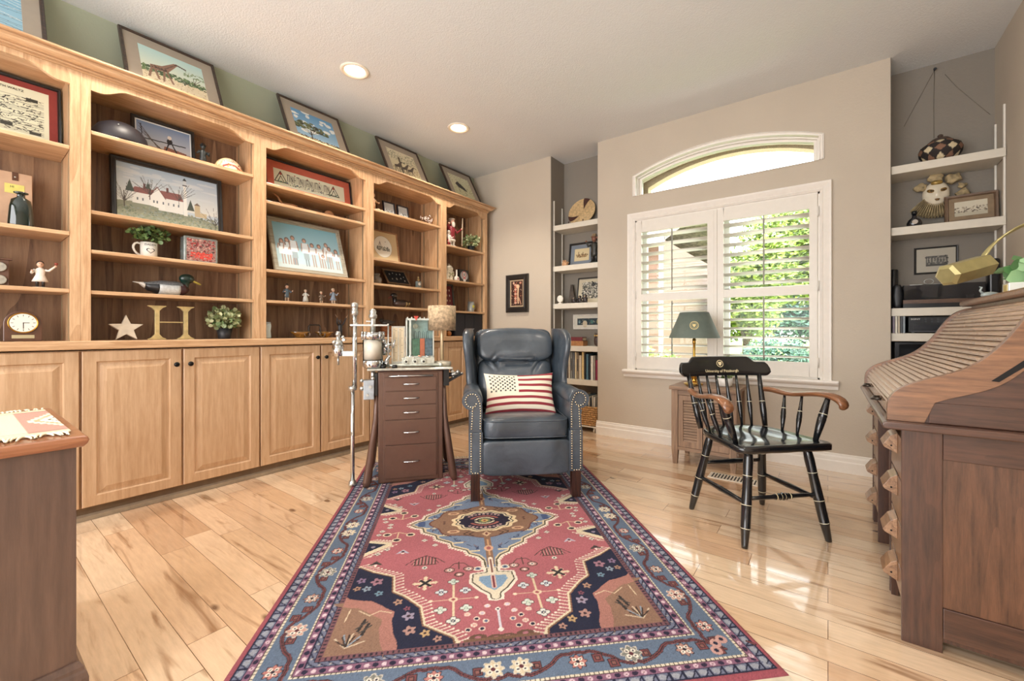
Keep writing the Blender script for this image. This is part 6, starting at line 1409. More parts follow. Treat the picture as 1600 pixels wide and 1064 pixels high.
picture('framed_needlework', 'long framed needlework row of letters with red mount, top shelf above the wooden ladles', 'picture', .675, .250, sampler, (-3.19, 1.686, 1.9635), FB, .010, .022, BLKF, .050, MATRED, math.radians(9), None, .0022, matw2=.052)
WSP = M('#a97c58', .5, noise=.12, nscale=20)
t = thing('wooden_ladle', 'carved wooden ladle with a curved handle, lying on the narrow shelf', 'ladle', (-3.12, 1.455, 1.8435), FB)
MB().lathe([(0, .004), (.03, .004), (.048, .018), (.056, .036), (.052, .036), (.044, .020), (.0, .010)], n=24, squash=.8).build('bowl', WSP, t, loc=(.03, 0, -.003)); MB().tube([(-.015, 0, .028), (-.035, 0, .045), (-.055, .0, .075), (-.085, .0, .092)], [.009, .008, .006, .004], 8).build('handle', WSP, t)
t = thing('wooden_scoop', 'round-headed wooden scoop lying on the narrow shelf under the needlework', 'scoop', (-3.11, 1.790, 1.8435), FB)
MB().sup((-.01, 0, .031), (.036, .022, .030), .9, .9, 20, 12).build('bowl', WSP, t); MB().tube([(.02, 0, .014), (.08, 0, .010), (.12, 0, .012), (.135, 0, .014)], [.006, .006, .014, .010], 8).build('handle', WSP, t); MB().tube([(-.045, 0, .016), (-.12, 0, .010)], [.005, .004], 6).build('tail', WSP, t)
def family(w, h, r):
    c = Canvas(w, h, r, '#a9d2dc'); c.grad('#b5cfd6', '#86bccf', h*.1, h); c.rect(0, 0, w, h*.12, '#b9c9cc')
    ppl = [(.10, .62, 'd'), (.18, .66, 'd'), (.25, .57, 'd'), (.27, .72, 'm'), (.44, .70, 'm'), (.55, .62, 'w'), (.66, .62, 'w'), (.78, .68, 'm'), (.82, .60, 'w'), (.70, .40, 'c'), (.93, .56, 'd')]
    for x, tp, k in ppl:
        x *= w; tz = tp*h; hr = .0135 if k != 'c' else .011; ft = h*.10; sh = tz-.034
        for q in (-1, 1): c.line([(x+q*.009, ft), (x+q*.008, h*.36)], .010, '#a3958f' if k != 'm' else '#7f8c94')
        hem = h*.30 if k == 'd' else h*.38; c.poly([(x-.022, sh), (x+.022, sh), (x+.026, hem), (x-.026, hem)], '#e6eef2')
        if k == 'm': c.poly([(x-.02, hem), (x+.02, hem), (x+.02, h*.24), (x-.02, h*.24)], '#93a4ac')
        c.line([(x-.024, sh-.004), (x-.032, h*.42)], .008, '#b89a8c'); c.line([(x+.024, sh-.004), (x+.030, h*.42)], .008, '#b89a8c')
        c.ell(x, tz-.012, hr+.003, hr+.006, '#7c6e68' if k != 'm' else '#837a74'); c.ell(x, tz-.017, hr*.78, hr*.95, '#c9a392')
        if k == 'd': c.line([(x-.013, tz-.02), (x-.016, tz-.055)], .008, '#7a6a64'); c.line([(x+.013, tz-.02), (x+.016, tz-.055)], .008, '#7a6a64')
    return c
picture('family_portrait', 'grey-framed family portrait in white clothes against a pale blue sky', 'picture', .56, .425, family, (-3.075, 1.635, 1.3835), FB, .034, .02, GRYF, 0, None, math.radians(19), None, .0021)
figs = 'small painted figurines on the third bookcase'
figurine('painted boy figurine with dark cap and backpack, leftmost of four small figurines', (-3.12, 1.464, 1.1755), .135, '#5f7484', '#d9c3a8', '#dcb59c', '#4a3a30', arms=((-1, .1, -.2), (1, .2, -.1)), hat='#4a3e34', stick=((-.16, -.05, .03), (-.14, -.02, .55), '#3a3028'), group=figs)
figurine('pale seated-looking child figurine in white, second of the four small figurines', (-3.12, 1.600, 1.1755), .108, '#dfe2dc', '#cfd4d0', '#dcc0ac', '#b59a7c', skirt=True, long=True, arms=((-1, .1, -.25), (1, .1, -.2)), group=figs)
figurine('smallest tan child figurine, third of the four small figurines', (-3.12, 1.722, 1.1755), .102, '#7a6c5c', '#d9c0a4', '#dcb59c', '#d6c49c', arms=((-1, .15, -.2), (1, .25, -.05)), group=figs)
figurine('girl figurine in blue skirt with pale headscarf, rightmost of four small figurines', (-3.12, 1.820, 1.1755), .135, '#8fa0b4', '#e0cdb8', '#dcb59c', '#e2d4b8', skirt=True, arms=((-1, .2, .05), (1, .2, .05)), group=figs)
t = thing('vase', 'tiny pale blue vase at the left end of the ledge below the figurines', 'vase', (-3.10, 1.325, CT+.0005), FB); MB().lathe([(.022, 0), (.024, .01), (.020, .05), (.024, .085), (.020, .112), (.017, .110), (.018, .09)], n=20, squash=.7).build('vase_body', M('#cfe2e6', .2, noise=.03, coat=.6), t)
AMB = M('#b5823a', .1, noise=.2, nscale=12, coat=1, trans=.4)
for sx_, lb in ((-1, 'left amber art-glass dish under the black arched pipe'), (1, 'right amber art-glass dish under the black arched pipe')):
    t = thing('glass_dish', lb, 'dish', (-3.12, 1.655+sx_*.092, CT+.0005), FB, 'amber glass dishes on the ledge')
    MB().lathe([(.028, 0), (.034, .004), (.055, .028), (.078, .044), (.075, .045), (.050, .030), (.026, .010), (0, .008)], n=28, squash=.7).build('dish_bowl', AMB, t)
    MB().lathe([(.0, .020), (.034, .022), (.052, .033)], n=20, squash=.7).build('dish_glaze', M(['#c2574a', '#b9a83e'][sx_ > 0], .2), t)
t = thing('bent_pipe_sculpture', 'small black arched pipe sculpture with curled feet, between the amber dishes', 'sculpture', (-3.085, 1.655, CT+.0005), FB)
MB().tube([(-.060, 0, .030), (-.050, -.0, .045), (-.048, 0, .085), (-.040, 0, .095), (.030, 0, .095), (.038, 0, .085), (.040, 0, .045), (.050, 0, .030)], .0065, 10).build('pipe', M('#2a211c', .25, noise=.1, coat=.6), t)
for sx_ in (-1, 1): MB().tube([(sx_*.050+.0, 0, .03)]+[(sx_*(.058)+.020*math.cos(a), 0, .026+.022*math.sin(a)) for a in np.linspace(PI/2, PI*2.2, 12)], .006, 8).build('curled_foot', M('#5a4028', .25, noise=.1, coat=.6), t)
figurine('dark carved warrior figure with both arms raised high, beside the amber dishes', (-3.12, 1.880, CT+.0005), .150, '#2a2c30', '#1f2022', '#4a3c34', '#6a6e74', '#2a2a2c', arms=((-1, .25, .75), (1, .25, .75)), extra=lambda t, V, s: (MB().tube([V(-.23, -.15, 1.0), V(-.36, -.12, 1.22)], [.02*s, .006*s], 6).build('left_horn', M('#b89a7c', .5), t), MB().tube([V(.23, -.15, 1.0), V(.40, -.12, 1.25)], [.02*s, .006*s], 6).build('right_horn', M('#b89a7c', .5), t)), long=True)
# ---- column 4
figurine('tan seated clay figure with round pots at its feet, left end of the shelf', (-3.12, 2.185, 1.9825), .175, '#c9a380', '#c09a78', '#d6b494', '#c9a380', '#b58f6c', arms=((-1, .2, -.3), (1, .2, -.3)), extra=lambda t, V, s: (MB().ell(V(.22, -.1, .12), .11*s).build('left_pot', M('#cda784', .7), t), MB().ell(V(.40, -.08, .11), .10*s).build('right_pot', M('#cda784', .7), t)))
def mini(w, h, r):
    c = Canvas(w, h, r, '#cfd6da'); c.line([(.004, .004), (w-.004, .004), (w-.004, h-.004), (.004, h-.004), (.004, .004)], .003, '#2c3038'); c.rect(.012, .012, w-.012, h-.012, '#b9c3c9'); c.speck(.015, .02, w-.015, h*.5, 50, .006, ['#56584e', '#7d8378', '#3e4240']); return c
for y, lb in ((2.385, 'left of two small navy framed sketches on the top shelf'), (2.540, 'right of two small navy framed sketches on the top shelf')): picture('small_frame', lb, 'picture', .128, .150, mini, (-3.16, y, 1.9835), FB, .010, .014, M('#20242e', .35), 0, None, math.radians(10), 'pair of small navy frames', .0018)
t = thing('blossom_branch', 'tiny tree branch ornament covered in white blossoms, right end of the shelf', 'ornament', (-3.10, 2.742, 1.9825), FB)
m = MB(); br_ = []
for k in range(11): a = random.uniform(-1.2, 1.2); l = random.uniform(.06, .105); p = (l*math.sin(a), random.uniform(-.02, .02), .012+l*math.cos(a)*.95); m.tube([(0, 0, 0), (p[0]*.5, p[1]*.5, p[2]*.6), p], [.0025, .0016, .001], 5); br_.append(p)
m.sup((0, 0, .003), (.03, .02, .003), .5, 1, 14, 6); m.build('branches', M('#5a3a30', .7), t)
m = MB()
for p in br_:
    for _ in range(5): m.ell((p[0]+random.uniform(-.016, .016), p[1]+random.uniform(-.01, .01), p[2]+random.uniform(-.03, .008)), .0048, 7, 5)
m.build('blossoms', M('#e6dcd6', .6), t)
def roundel(w, h, r):
    c = Canvas(w, h, r, '#cbb68e'); c.ell(w/2, h/2, .096, .100, '#7a7466'); c.ell(w/2, h/2, .094, .098, '#e4e6de'); c.speck(w/2-.06, h*.38, w/2+.07, h*.5, 110, .007, ['#4a4c48', '#6a6e68', '#8a8c82']); c.line([(w/2-.05, h*.5), (w/2-.03, h*.66), (w/2-.015, h*.5)], .003, '#4a4c48'); c.line([(w/2-.03, h*.5), (w/2-.03, h*.68)], .003, '#4a4c48'); c.ell(w/2+.03, h*.68, .004, .004, '#3a3a38'); return c
picture('framed_print', 'wooden framed round etching on a tan mount, below the two small frames', 'picture', .335, .300, roundel, (-3.185, 2.345, 1.5755), FB, .012, .018, wood('thin_oak_frame', '#a87c56', '#7c5638', 'X', .4, 1), 0, None, math.radians(10), None, .002)
t = thing('pottery_jar', 'small grey-brown two-band pottery jar beside the black display case', 'jar', (-3.12, 2.215, 1.3675), FB); MB().lathe([(.030, 0), (.042, .012), (.048, .040), (.044, .058), (.028, .068), (.030, .080), (.034, .094), (.031, .096), (.026, .085)], n=28).build('jar_body', M('#75706a', .5, noise=.2, nscale=30), t)
t = thing('display_case', 'black tilted display case of small silver pieces, on a shelf stand', 'display case', (-3.13, 2.470, 1.3885), FB, rx=-.62)
MB().frame(.25, .165, .012, -.014, 0).build('case_frame', M('#7c6248', .4), t); MB().box(-.115, .115, -.010, -.002, .010, .155).build('black_velvet', M('#111214', .9, noise=0), t)
for k, (x, z, r_) in enumerate(((-.07, .11, .010), (-.03, .125, .008), (.01, .115, .007), (.05, .12, .009), (-.06, .055, .008), (-.01, .06, .013), (.04, .07, .009), (.075, .045, .008), (.08, .09, .006))): MB().sup((x, -.012, z), (r_*.6, .003, r_), .8, .8, 10, 6).build('silver_piece', NIK, t)
t2 = thing('display_stand', 'low dark wooden stand under the tilted black display case', 'stand', (-3.11, 2.470, 1.3675), FB); MB().box(-.10, .10, -.03, .05, .0, .008).box(-.08, -.06, -.034, -.022, .008, .020).box(.06, .08, -.034, -.022, .008, .020).build('stand_body', M('#4a3526', .5), t2)
t = thing('bottle', 'small clear decorative bottle with round stopper, right of the display case', 'bottle', (-3.11, 2.675, 1.3675), FB); MB().box(-.026, .026, -.014, .014, 0, .072).build('bottle_body', M('#a9b8b4', .08, noise=.05, coat=1, trans=.5), t, bevel=.006, seg=3); MB().lathe([(.010, .072), (.009, .085), (.013, .088), (.013, .092), (.005, .095), (.010, .105), (.006, .116), (0, .118)], n=14).build('stopper', M('#b59a6a', .3, .4), t); MB().cyl((0, -.0145, .045), (0, -.0165, .045), .014, n=18).build('round_label', WHT, t)
duck('carved wood duck decoy with dark head and striped cream tail, facing left', (-3.12, 2.475, 1.1785), FB+PI, .275, dict(body=[(-.5, -.34, 'tail', '#1c1a1a'), (-.345, -.24, 'first_stripe', '#c9b27a'), (-.245, -.17, 'dark_stripe', '#1e1b1a'), (-.175, -.09, 'second_stripe', '#c9b27a'), (-.095, .30, 'body', '#4a3a32')], wing='#2e2622', head='#1a1818', bill='#7a3a2c', hz=.36), False)
t = thing('woven_basket', 'small rust woven basket on the ledge behind the apparatus scales', 'basket', (-3.12, 2.325, CT+.0005), FB)
m = MB(); m.lathe([(.050, 0), (.056, .01), (.060, .095), (.056, .095), (.05, .01)], n=24, squash=.8)
m.build('basket_body', M('#7c4a30', .7), t); m = MB()
for k in range(8): z = .012+k*.011; m.tube([((.0585+.001*(k % 2))*math.cos(a), (.047)*math.sin(a), z) for a in np.linspace(0, 2*PI, 26)], .0042, 5, False)
m.build('basket_weave', M('#a5683e', .7, noise=.2, nscale=60), t)
duck('plain dark carved duck lying low on top of the rust woven basket', (-3.12, 2.325, CT+.0965), FB+PI, .20, dict(body=[(-.5, -.3, 'tail', '#2c2826'), (-.305, .30, 'body', '#4a443e')], wing='#56504a', head='#2c2a28', bill='#6a5a48', hz=.20), False)
# ---- column 5
t = figurine('tall bearded figurine in a fur-trimmed red coat holding a staff, top shelf', (-3.12, 3.130, 1.8235), .330, '#8a2430', '#e4ded6', '#dcae98', '#e6e2dc', '#e6e2dc', skirt=False, arms=((-1, .3, .15), (1, .35, .0)), stick=((.30, -.15, .10), (.36, -.12, 1.0), '#c9b8a0'), name='bearded_figurine', extra=lambda t, V, s: (MB().sup(V(0, -.075, .74), (.065*s, .035*s, .09*s), .9, .9, 14, 8).build('beard', WHT, t), MB().lathe([(.10*s, 0), (.10*s, .03*s), (.075*s, .035*s)], c=V(0, .01, .90), n=16).build('fur_brim', WHT, t), MB().lathe([(.13*s, .22*s), (.14*s, .25*s), (.12*s, .28*s)], n=16, squash=.75).build('fur_hem', WHT, t), MB().prism([(V(-.28, 0, 0)[0]+(.06 if k % 2 == 0 else .024)*s*1.4*math.sin(k*PI/5), .80*s+(.06 if k % 2 == 0 else .024)*s*1.4*math.cos(k*PI/5)) for k in range(10)], 'xz', -.02*s, 0).build('pale_star', M('#c9c48a', .5), t)))
figurine('small white and red snow-suited figurine at the feet of the bearded figurine', (-3.055, 3.025, 1.8235), .160, '#e6ded6', '#a8323a', '#e2d4c8', '#e6ded6', '#e6e2dc', arms=((-1, .2, .1), (1, .2, -.1)), hat='#d6ccc4')
sprig_plant('potted_plant', 'spiky green and cream plant in a black pot, top shelf far right', 'plant', (-3.10, 3.405, 1.8235), [(.030, 0), (.032, .003), (.040, .062), (.037, .062), (.036, .05)], M('#1d1f22', .5), .115, (.105, .07, .060), 230, .030, LVV)
t = thing('beer_stein', 'lidded cream stoneware stein with a relief scene, on the middle shelf', 'stein', (-3.10, 3.065, 1.4805), FB); STN = M('#d3cab4', .5, noise=.1, nscale=60)
MB().lathe([(.046, 0), (.048, .01), (.043, .016), (.042, .110), (.046, .116), (.046, .122), (.040, .13)], n=28).build('stein_body', STN, t); MB().lathe([(.045, .123), (.042, .135), (.025, .155), (.010, .162), (.012, .172), (0, .178)], n=24).build('stein_lid', M('#b9b3a4', .4, .3), t); MB().tube([(.040, 0, .105), (.068, 0, .10), (.072, 0, .06), (.044, 0, .025)], .006, 8).build('stein_handle', STN, t)
m = MB()
for k in range(16): m.ell((-.03+.004*k, -.0405-.002*math.sin(k), .04+.035*abs(math.sin(k*1.7))), (.006, .003, .008), 6, 5)
m.build('relief_scene', M('#8d8a66', .6), t)
t = thing('ceramic_bottle', 'small round white ceramic flask with upright neck, right of the stein', 'bottle', (-3.085, 3.165, 1.4805), FB); MB().lathe([(.020, 0), (.034, .012), (.036, .030), (.026, .050), (.011, .058), (.010, .115), (.012, .122), (0, .123)], n=24, squash=.6).build('flask_body', WHT, t); MB().cyl((0, -.0215, .03), (0, -.0235, .03), .012, n=16).build('flask_medallion', M('#b98a8a', .5), t)
t = thing('emblem_block', 'black square block bearing a round grey and red emblem, middle shelf', 'ornament', (-3.14, 3.325, 1.4824), FB, rx=-.08)
MB().box(-.078, .078, -.018, .018, 0, .145).build('block_body', M('#16171b', .5), t, bevel=.006)
c = Canvas(.13, .135, .0015, '#16171b'); c.ell(.065, .075, .058, .048, '#a9abad'); c.ell(.065, .088, .030, .036, '#b83a3c'); c.ell(.065, .088, .023, .028, '#e6e4e0'); c.ell(.065, .085, .014, .018, '#9a9c9e'); c.rect(.045, .040, .085, .048, '#b83a3c'); c.ell(.065, .022, .018, .018, '#dcdcd8'); c.line([(.065, .012), (.065, .032)], .004, '#2a2c30'); c.mesh('round_emblem', t, -.065, -.0187, .004)
def medals(w, h, r):
    c = Canvas(w, h, r, '#6e2430'); 
    for k in range(16): x, y = w*(.2+.2*(k % 4)), h*(.15+.22*(k//4)); c.ell(x, y, .008, .011, ['#d9cdbf', '#b9a06a', '#c9c3c0'][k % 3]); 
    return c
picture('framed_medals', 'dark red framed display of small medals, partly behind the oatmeal lampshade', 'picture', .235, .285, medals, (-3.17, 3.095, 1.1745), FB, .020, .024, M('#55564f', .4, .3), 0, None, math.radians(7), None, .0022)
t = thing('glass_mug', 'clear handled glass mug with a yellow motif, far right shelf', 'mug', (-3.10, 3.400, 1.1735), FB); MB().lathe([(.034, 0), (.036, .004), (.036, .112), (.033, .112), (.032, .012), (0, .011)], n=24).build('mug_body', M('#c6ccc6', .08, noise=.05, coat=1, trans=.5), t); MB().tube([(.034, 0, .095), (.062, 0, .09), (.064, 0, .04), (.036, 0, .022)], .006, 8).build('mug_handle', M('#b9b3a0', .15, noise=0, coat=1), t); MB().cyl((0, -.0362, .06), (0, -.0375, .06), .016, n=16).build('yellow_motif', M('#c9c24a', .5), t)
t = thing('speaker', 'long black three-panelled speaker on the ledge, far right', 'speaker', (-3.12, 3.300, CT+.0005), FB); MB().box(-.21, .21, -.085, .085, 0, .232).build('speaker_body', M('#15161a', .35, noise=0), t, bevel=.004)
for k in range(3): MB().box(-.20+k*.136, -.072+k*.136, -.090, -.0855, .010, .222).build('grille_panel', M('#1c1e26', .6, noise=.1, nscale=300), t, bevel=.002)
t = thing('carved_gourd', 'small orange carved round ornament on the ledge beside the black speaker', 'ornament', (-3.07, 3.035, CT+.0005), FB); MB().lathe([(.014, 0), (.026, .012), (.030, .028), (.024, .044), (.008, .052), (.005, .058), (0, .059)], n=16).build('gourd_body', M('#a86a34', .4, noise=.3, nscale=70), t)
# ============================================================ LEFT NICHE
def st(z): return z+.0006
t = thing('basket_tray', 'round coiled straw tray with two dark brown bands, leaning on the top left niche shelf', 'tray', (-2.015, 3.835, st(2.040)), 0, rx=-.30)
STR = M('#d6ba8c', .8, noise=.12, nscale=50); DKB = M('#4a2c24', .8, noise=.1)
cz_ = .152; m = MB()
for k in range(15): r_ = .008+k*.0098; m.tube([(r_*math.cos(a), .030*(1-(r_/.15)**2)-.0, cz_+r_*math.sin(a)) for a in np.linspace(0, 2*PI, 40)], .0056, 5, False)
m.build('coiled_straw', STR, t)
for a0, a1, f in ((1.0, 1.55, 1), (3.35, 3.9, 1)):
    m = MB(); rows = []
    for i, r_ in enumerate(np.linspace(.035, .150, 12)):
        wv = .9*math.sin((r_-.03)/.12*PI/2)*.55; rows.append([(r_*math.cos(a), .030*(1-(r_/.15)**2)-.0068, cz_+r_*math.sin(a)) for a in np.linspace(a0+.5*(1-r_/.15), a0+.5*(1-r_/.15)+wv, 7)])
    m.strip(rows, True); m.build('dark_band', DKB, t)
t = thing('plate_stand', 'dark wooden stand holding up the round straw tray', 'stand', (-2.015, 3.80, st(2.040)), 0); m = MB()
for q in (-1, 1): m.tube([(q*.08, -.045, .030), (q*.08, -.05, .004), (q*.07, .03, .004), (q*.05, .09, .08)], .005, 6)
m.tube([(-.08, -.01, .004), (.08, -.01, .004)], .005, 6); m.build('stand_frame', DKB, t)
def castle(w, h, r):
    c = Canvas(w, h, r, '#d8c69c'); c.speck(w*.15, h*.3, w*.85, h*.55, 80, .008, ['#8a6a44', '#6a5238', '#a98a5c']); c.rect(w*.25, h*.4, w*.3, h*.75, '#7a5c40'); c.rect(w*.55, h*.4, w*.6, h*.7, '#7a5c40'); return c
picture('framed_print', 'dark framed tan sketch of buildings behind the soldier statuette', 'picture', .300, .262, castle, (-2.035, 3.915, st(1.625)), 0, .022, .02, M('#24201e', .4), .045, MATB, math.radians(8), None, .002)
figurine('dark statuette of a helmeted soldier carrying a load on his shoulder', (-1.835, 3.80, st(1.625)), .300, '#33332e', '#2e3030', '#8a5c48', '#2a2826', '#2f3a33', arms=((-1, .2, .2), (1, .1, .35)), hat='#a89070', rz=0, extra=lambda t, V, s: MB().sup(V(.08, .05, .86), (.13*s, .09*s, .09*s), .7, .8, 16, 10).build('carried_pack', M('#2a2830', .5), t), name='statuette')
t = thing('coral_cluster', 'small spiky tan shell cluster at the left of the soldier shelf', 'ornament', (-2.145, 3.77, st(1.625))); m = MB(); m.sup((0, 0, .024), (.034, .026, .024), .8, .9, 14, 8)
for k in range(22): a = k*2.4; e_2 = .2+1.2*((k*7) % 11)/11; m.tube([(0, 0, .02), (.045*math.cos(a)*math.cos(e_2), .032*math.sin(a)*math.cos(e_2), .025+.045*math.sin(e_2))], [.009, .002], 6)
m.build('shell_body', M('#c79a72', .6, noise=.2, nscale=90), t)
t = thing('desk_gadget', 'small white-footed round black speaker at the left end of its shelf', 'gadget', (-2.200, 3.765, st(1.245))); MB().lathe([(.022, 0), (.024, .004), (.012, .014), (0, .016)], n=20).build('foot', WHT, t); MB().lathe([(.030, -.008), (.036, -.004), (.036, .004), (.030, .008)], n=28).build('rim', WHT, t, loc=(0, 0, .052), rot=(PI/2, 0, 0)); MB().cyl((0, -.007, .052), (0, .007, .052), .031, n=28).build('grille', M('#2a2a30', .5), t)
def bridge(w, h, r):
    c = Canvas(w, h, r, '#d9cfb4'); c.rect(w*.16, h*.16, w*.84, h*.84, '#b9b4a4'); c.speck(w*.16, h*.18, w*.84, h*.84, 260, .011, ['#2c3034', '#4a4e4e', '#6a6a5e', '#8c8c80', '#e6e2d4', '#3a3c36']); return c
picture('framed_print', 'cream matted dark print in a black frame, behind the little monkey figures', 'picture', .315, .275, bridge, (-1.925, 3.905, st(1.245)), 0, .012, .016, M('#2c2a28', .4), 0, None, math.radians(9), None, .002)
t = thing('leaning_book', 'thin dark book leaning beside the cream matted print', 'book', (-2.125, 3.87, st(1.245)), 0, rx=-.12); MB().prism([(-.035, 0), (.045, 0), (.003, .205), (-.020, .205)], 'xz', -.010, .010).build('book_body', M('#4a4038', .6, noise=.15), t)
for k, (x, h_, lb) in enumerate(((-2.040, .070, 'leftmost of the three little dark monkey figures'), (-1.975, .078, 'middle of the three little dark monkey figures'), (-1.915, .088, 'rightmost of the three little dark monkey figures'))):
    t = thing('monkey_figure', lb, 'figurine', (x, 3.765, st(1.245)), 0, 'three little monkeys'); D4 = M('#3a3230', .4, noise=.15, nscale=120, coat=.3); m = MB()
    m.sup((0, 0, .35*h_), (.27*h_, .25*h_, .35*h_), .9, 1, 14, 9); m.ell((0, -.02*h_, .78*h_), .20*h_, 12, 9)
    for q in (-1, 1): m.tube([(q*.2*h_, 0, .5*h_), (q*.33*h_, -.15*h_, .45*h_), (q*.13*h_, -.22*h_, (.82, .66, .80)[k]*h_)], [.09*h_, .07*h_, .06*h_], 8); m.tube([(q*.15*h_, 0, .1*h_), (q*.28*h_, -.2*h_, .25*h_), (q*.2*h_, -.28*h_, .03*h_)], [.1*h_, .09*h_, .07*h_], 8); m.ell((q*.2*h_, 0, .8*h_), .06*h_, 8, 6)
    m.build('body', D4, t); MB().ell((0, -.19*h_, .74*h_), (.10*h_, .06*h_, .08*h_), 10, 8).build('muzzle', M('#b9a486', .5), t)
def three(w, h, r):
    c = Canvas(w, h, r, '#e6e2d4'); c.rect(w*.10, h*.22, w*.92, h*.78, '#2a3c44'); c.ell(w*.36, h*.34, .026, .036, '#d9ccae'); c.rect(w*.10, h*.2, w*.92, h*.24, '#e6e2d4'); c.ell(w*.17, h*.5, .012, .016, '#7fa0a4'); c.ell(w*.60, h*.5, .018, .02, '#4f7c74'); c.ell(w*.82, h*.5, .022, .024, '#b5a45c'); c.speck(w*.12, h*.26, w*.9, h*.75, 60, .005, ['#5c8c8c', '#1c2a34', '#c9c4a4']); return c
t = picture('framed_triptych', 'long white framed picture with dark blue panels, hung above the red books', 'picture', .36, .155, three, (-1.955, YN-.0055, .985), 0, .016, .016, M('#e8e4da', .4), 0, None, 0, None, .002)
t = thing('bottle', 'small white ceramic bottle beside the stacked red book and box', 'bottle', (-2.135, 3.80, st(.820))); MB().lathe([(.026, 0), (.029, .006), (.028, .065), (.014, .085), (.012, .100), (.016, .106), (0, .107)], n=20).build('bottle_body', WHT, t)
t = thing('wooden_box', 'small tan wooden box under the dark red book', 'box', (-2.010, 3.81, st(.820))); MB().box(-.074, .074, -.05, .05, 0, .048).build('box_body', M('#a9764a', .5, noise=.12, nscale=40), t, bevel=.002)
t = thing('book', 'thick dark red book lying flat on the small tan box', 'book', (-2.012, 3.81, .8694)); MB().box(-.068, .066, -.046, .046, 0, .005).box(-.068, .066, -.046, .046, .033, .038).box(-.068, .066, -.047, -.042, .0, .038).build('cover', M('#6e2a30', .5), t); MB().box(-.065, .062, -.0415, .044, .0052, .0328).build('pages', M('#d9ccae', .8), t)
t = thing('owl_figure', 'dark carved owl figure at the right end of the shelf with the red book', 'figurine', (-1.800, 3.79, st(.820))); OW = M('#4a3a34', .45, noise=.25, nscale=110)
MB().sup((0, 0, .050), (.032, .028, .050), .8, 1, 18, 12).ell((0, -.004, .100), (.028, .026, .024), 16, 10).build('body', OW, t); m = MB()
for q in (-1, 1): m.tube([(q*.016, 0, .115), (q*.022, 0, .130)], [.007, .002], 6)
m.build('ear_tufts', OW, t); m = MB()
for q in (-1, 1): m.cyl((q*.011, -.027, .103), (q*.011, -.031, .103), .008, n=12)
m.build('eyes', M('#c9a45a', .3), t)
# records / tall books on the low shelf
cols = [('#d9cdb4', 'cream'), ('#5a4c44', 'brown'), ('#cfc4b0', 'pale'), ('#8a8a86', 'grey'), ('#6f7278', 'slate'), ('#e0d2b0', 'ivory'), ('#9a8a74', 'tan'), ('#d6cbb6', 'beige'), ('#e6c990', 'yellow'), ('#23262c', 'black'), ('#55788a', 'blue'), ('#1f2a33', 'navy'), ('#e3dfd4', 'white'), ('#a9a196', 'stone'), ('#8e2c4a', 'crimson')]
x = -2.140; bh = [.262, .268, .262, .266, .264, .266, .262, .235, .270, .262, .250, .240, .235, .238, .196]; bw = [.020, .022, .020, .026, .022, .020, .022, .030, .026, .018, .026, .020, .030, .018, .026]
used_ = {}
for k, (cc, cn) in enumerate(cols):
    lb = cn+' spined tall book or record, '+['far left of', 'second in', 'third in', 'fourth in', 'fifth in', 'sixth in', 'seventh in', 'eighth in', 'ninth in', 'tenth in', 'eleventh in', 'twelfth in', 'third from the right in', 'second from the right in', 'far right of'][k]+' the low niche shelf row'
    t = thing('book', lb, 'book', (x, 3.835, st(.492)), 0, 'tall books on the low niche shelf'); w_ = bw[k]; h_ = bh[k]; d_ = .085
    if x+w_ > NLX1-.008: w_ = NLX1-.008-x
    MB().box(0, w_, -d_, -d_+.003, 0, h_).box(0, .002, -d_, d_-.01, 0, h_).box(w_-.002, w_, -d_, d_-.01, 0, h_).build('cover', M(cc, .6, noise=.06, nscale=60), t); MB().box(.0022, w_-.0022, -d_+.0035, d_-.014, .003, h_-.003).build('pages', M('#d9d0bc', .9), t)
    if k % 3 == 0: MB().box(w_*.3, w_*.7, -d_-.0006, -d_, h_*.3, h_*.75).build('spine_lettering', M('#3a3a3c' if k < 12 else '#e6dfd0', .6), t)
    x += w_+.0015
# wicker basket on a wheeled board, with records
t = thing('rolling_board', 'white board on casters carrying the wicker basket', 'dolly', (-1.895, 3.78, 0)); MB().box(-.145, .150, -.115, .130, .048, .060).build('board', SHW, t, bevel=.003)
for q in (-.11, .115):
    for p in (-.085, .10): w_ = MB().cyl((q-.008, p, .019), (q+.008, p, .019), .019, n=14).build('caster', M('#d9d6cf', .4), t); MB().box(q-.012, q+.012, p-.008, p+.008, .036, .0478).build('caster_plate', NIK, t)
WK = M('#b98f5e', .75, noise=.3, nscale=70, bump=.6, bscale=90); t = thing('wicker_basket', 'square tan woven basket full of record sleeves, at the foot of the left niche', 'basket', (-1.890, 3.785, .0605))
m = MB(); bx, by, bz = .132, .108, .185; m.box(-bx, bx, -by, -by+.008, 0, bz).box(-bx, bx, by-.008, by, 0, bz).box(-bx, -bx+.008, -by, by, 0, bz).box(bx-.008, bx, -by, by, 0, bz).box(-bx, bx, -by, by, 0, .008); m.build('basket_wall', M('#8a6640', .8), t); m = MB()
for k in range(9):
    z = .012+k*.0205; P = [(-bx, -by), (bx, -by), (bx, by), (-bx, by), (-bx, -by)]
    for a, b_ in zip(P[:-1], P[1:]):
        n_ = 13; m.tube([(a[0]+(b_[0]-a[0])*i/n_+((i+k) % 2*2-1)*.005*(1 if a[0] == b_[0] else 0), a[1]+(b_[1]-a[1])*i/n_+((i+k) % 2*2-1)*.005*(1 if a[1] == b_[1] else 0), z) for i in range(n_+1)], .0098, 6)
m.build('weave', WK, t)
rc = ['#c9c2b4', '#5c646c', '#d9d2c0', '#8a7a68', '#e0d8c4', '#4a4a50', '#cdb894', '#6e7f8c', '#d4ccbc', '#2e3036', '#b9b2a4', '#dcd6ca']
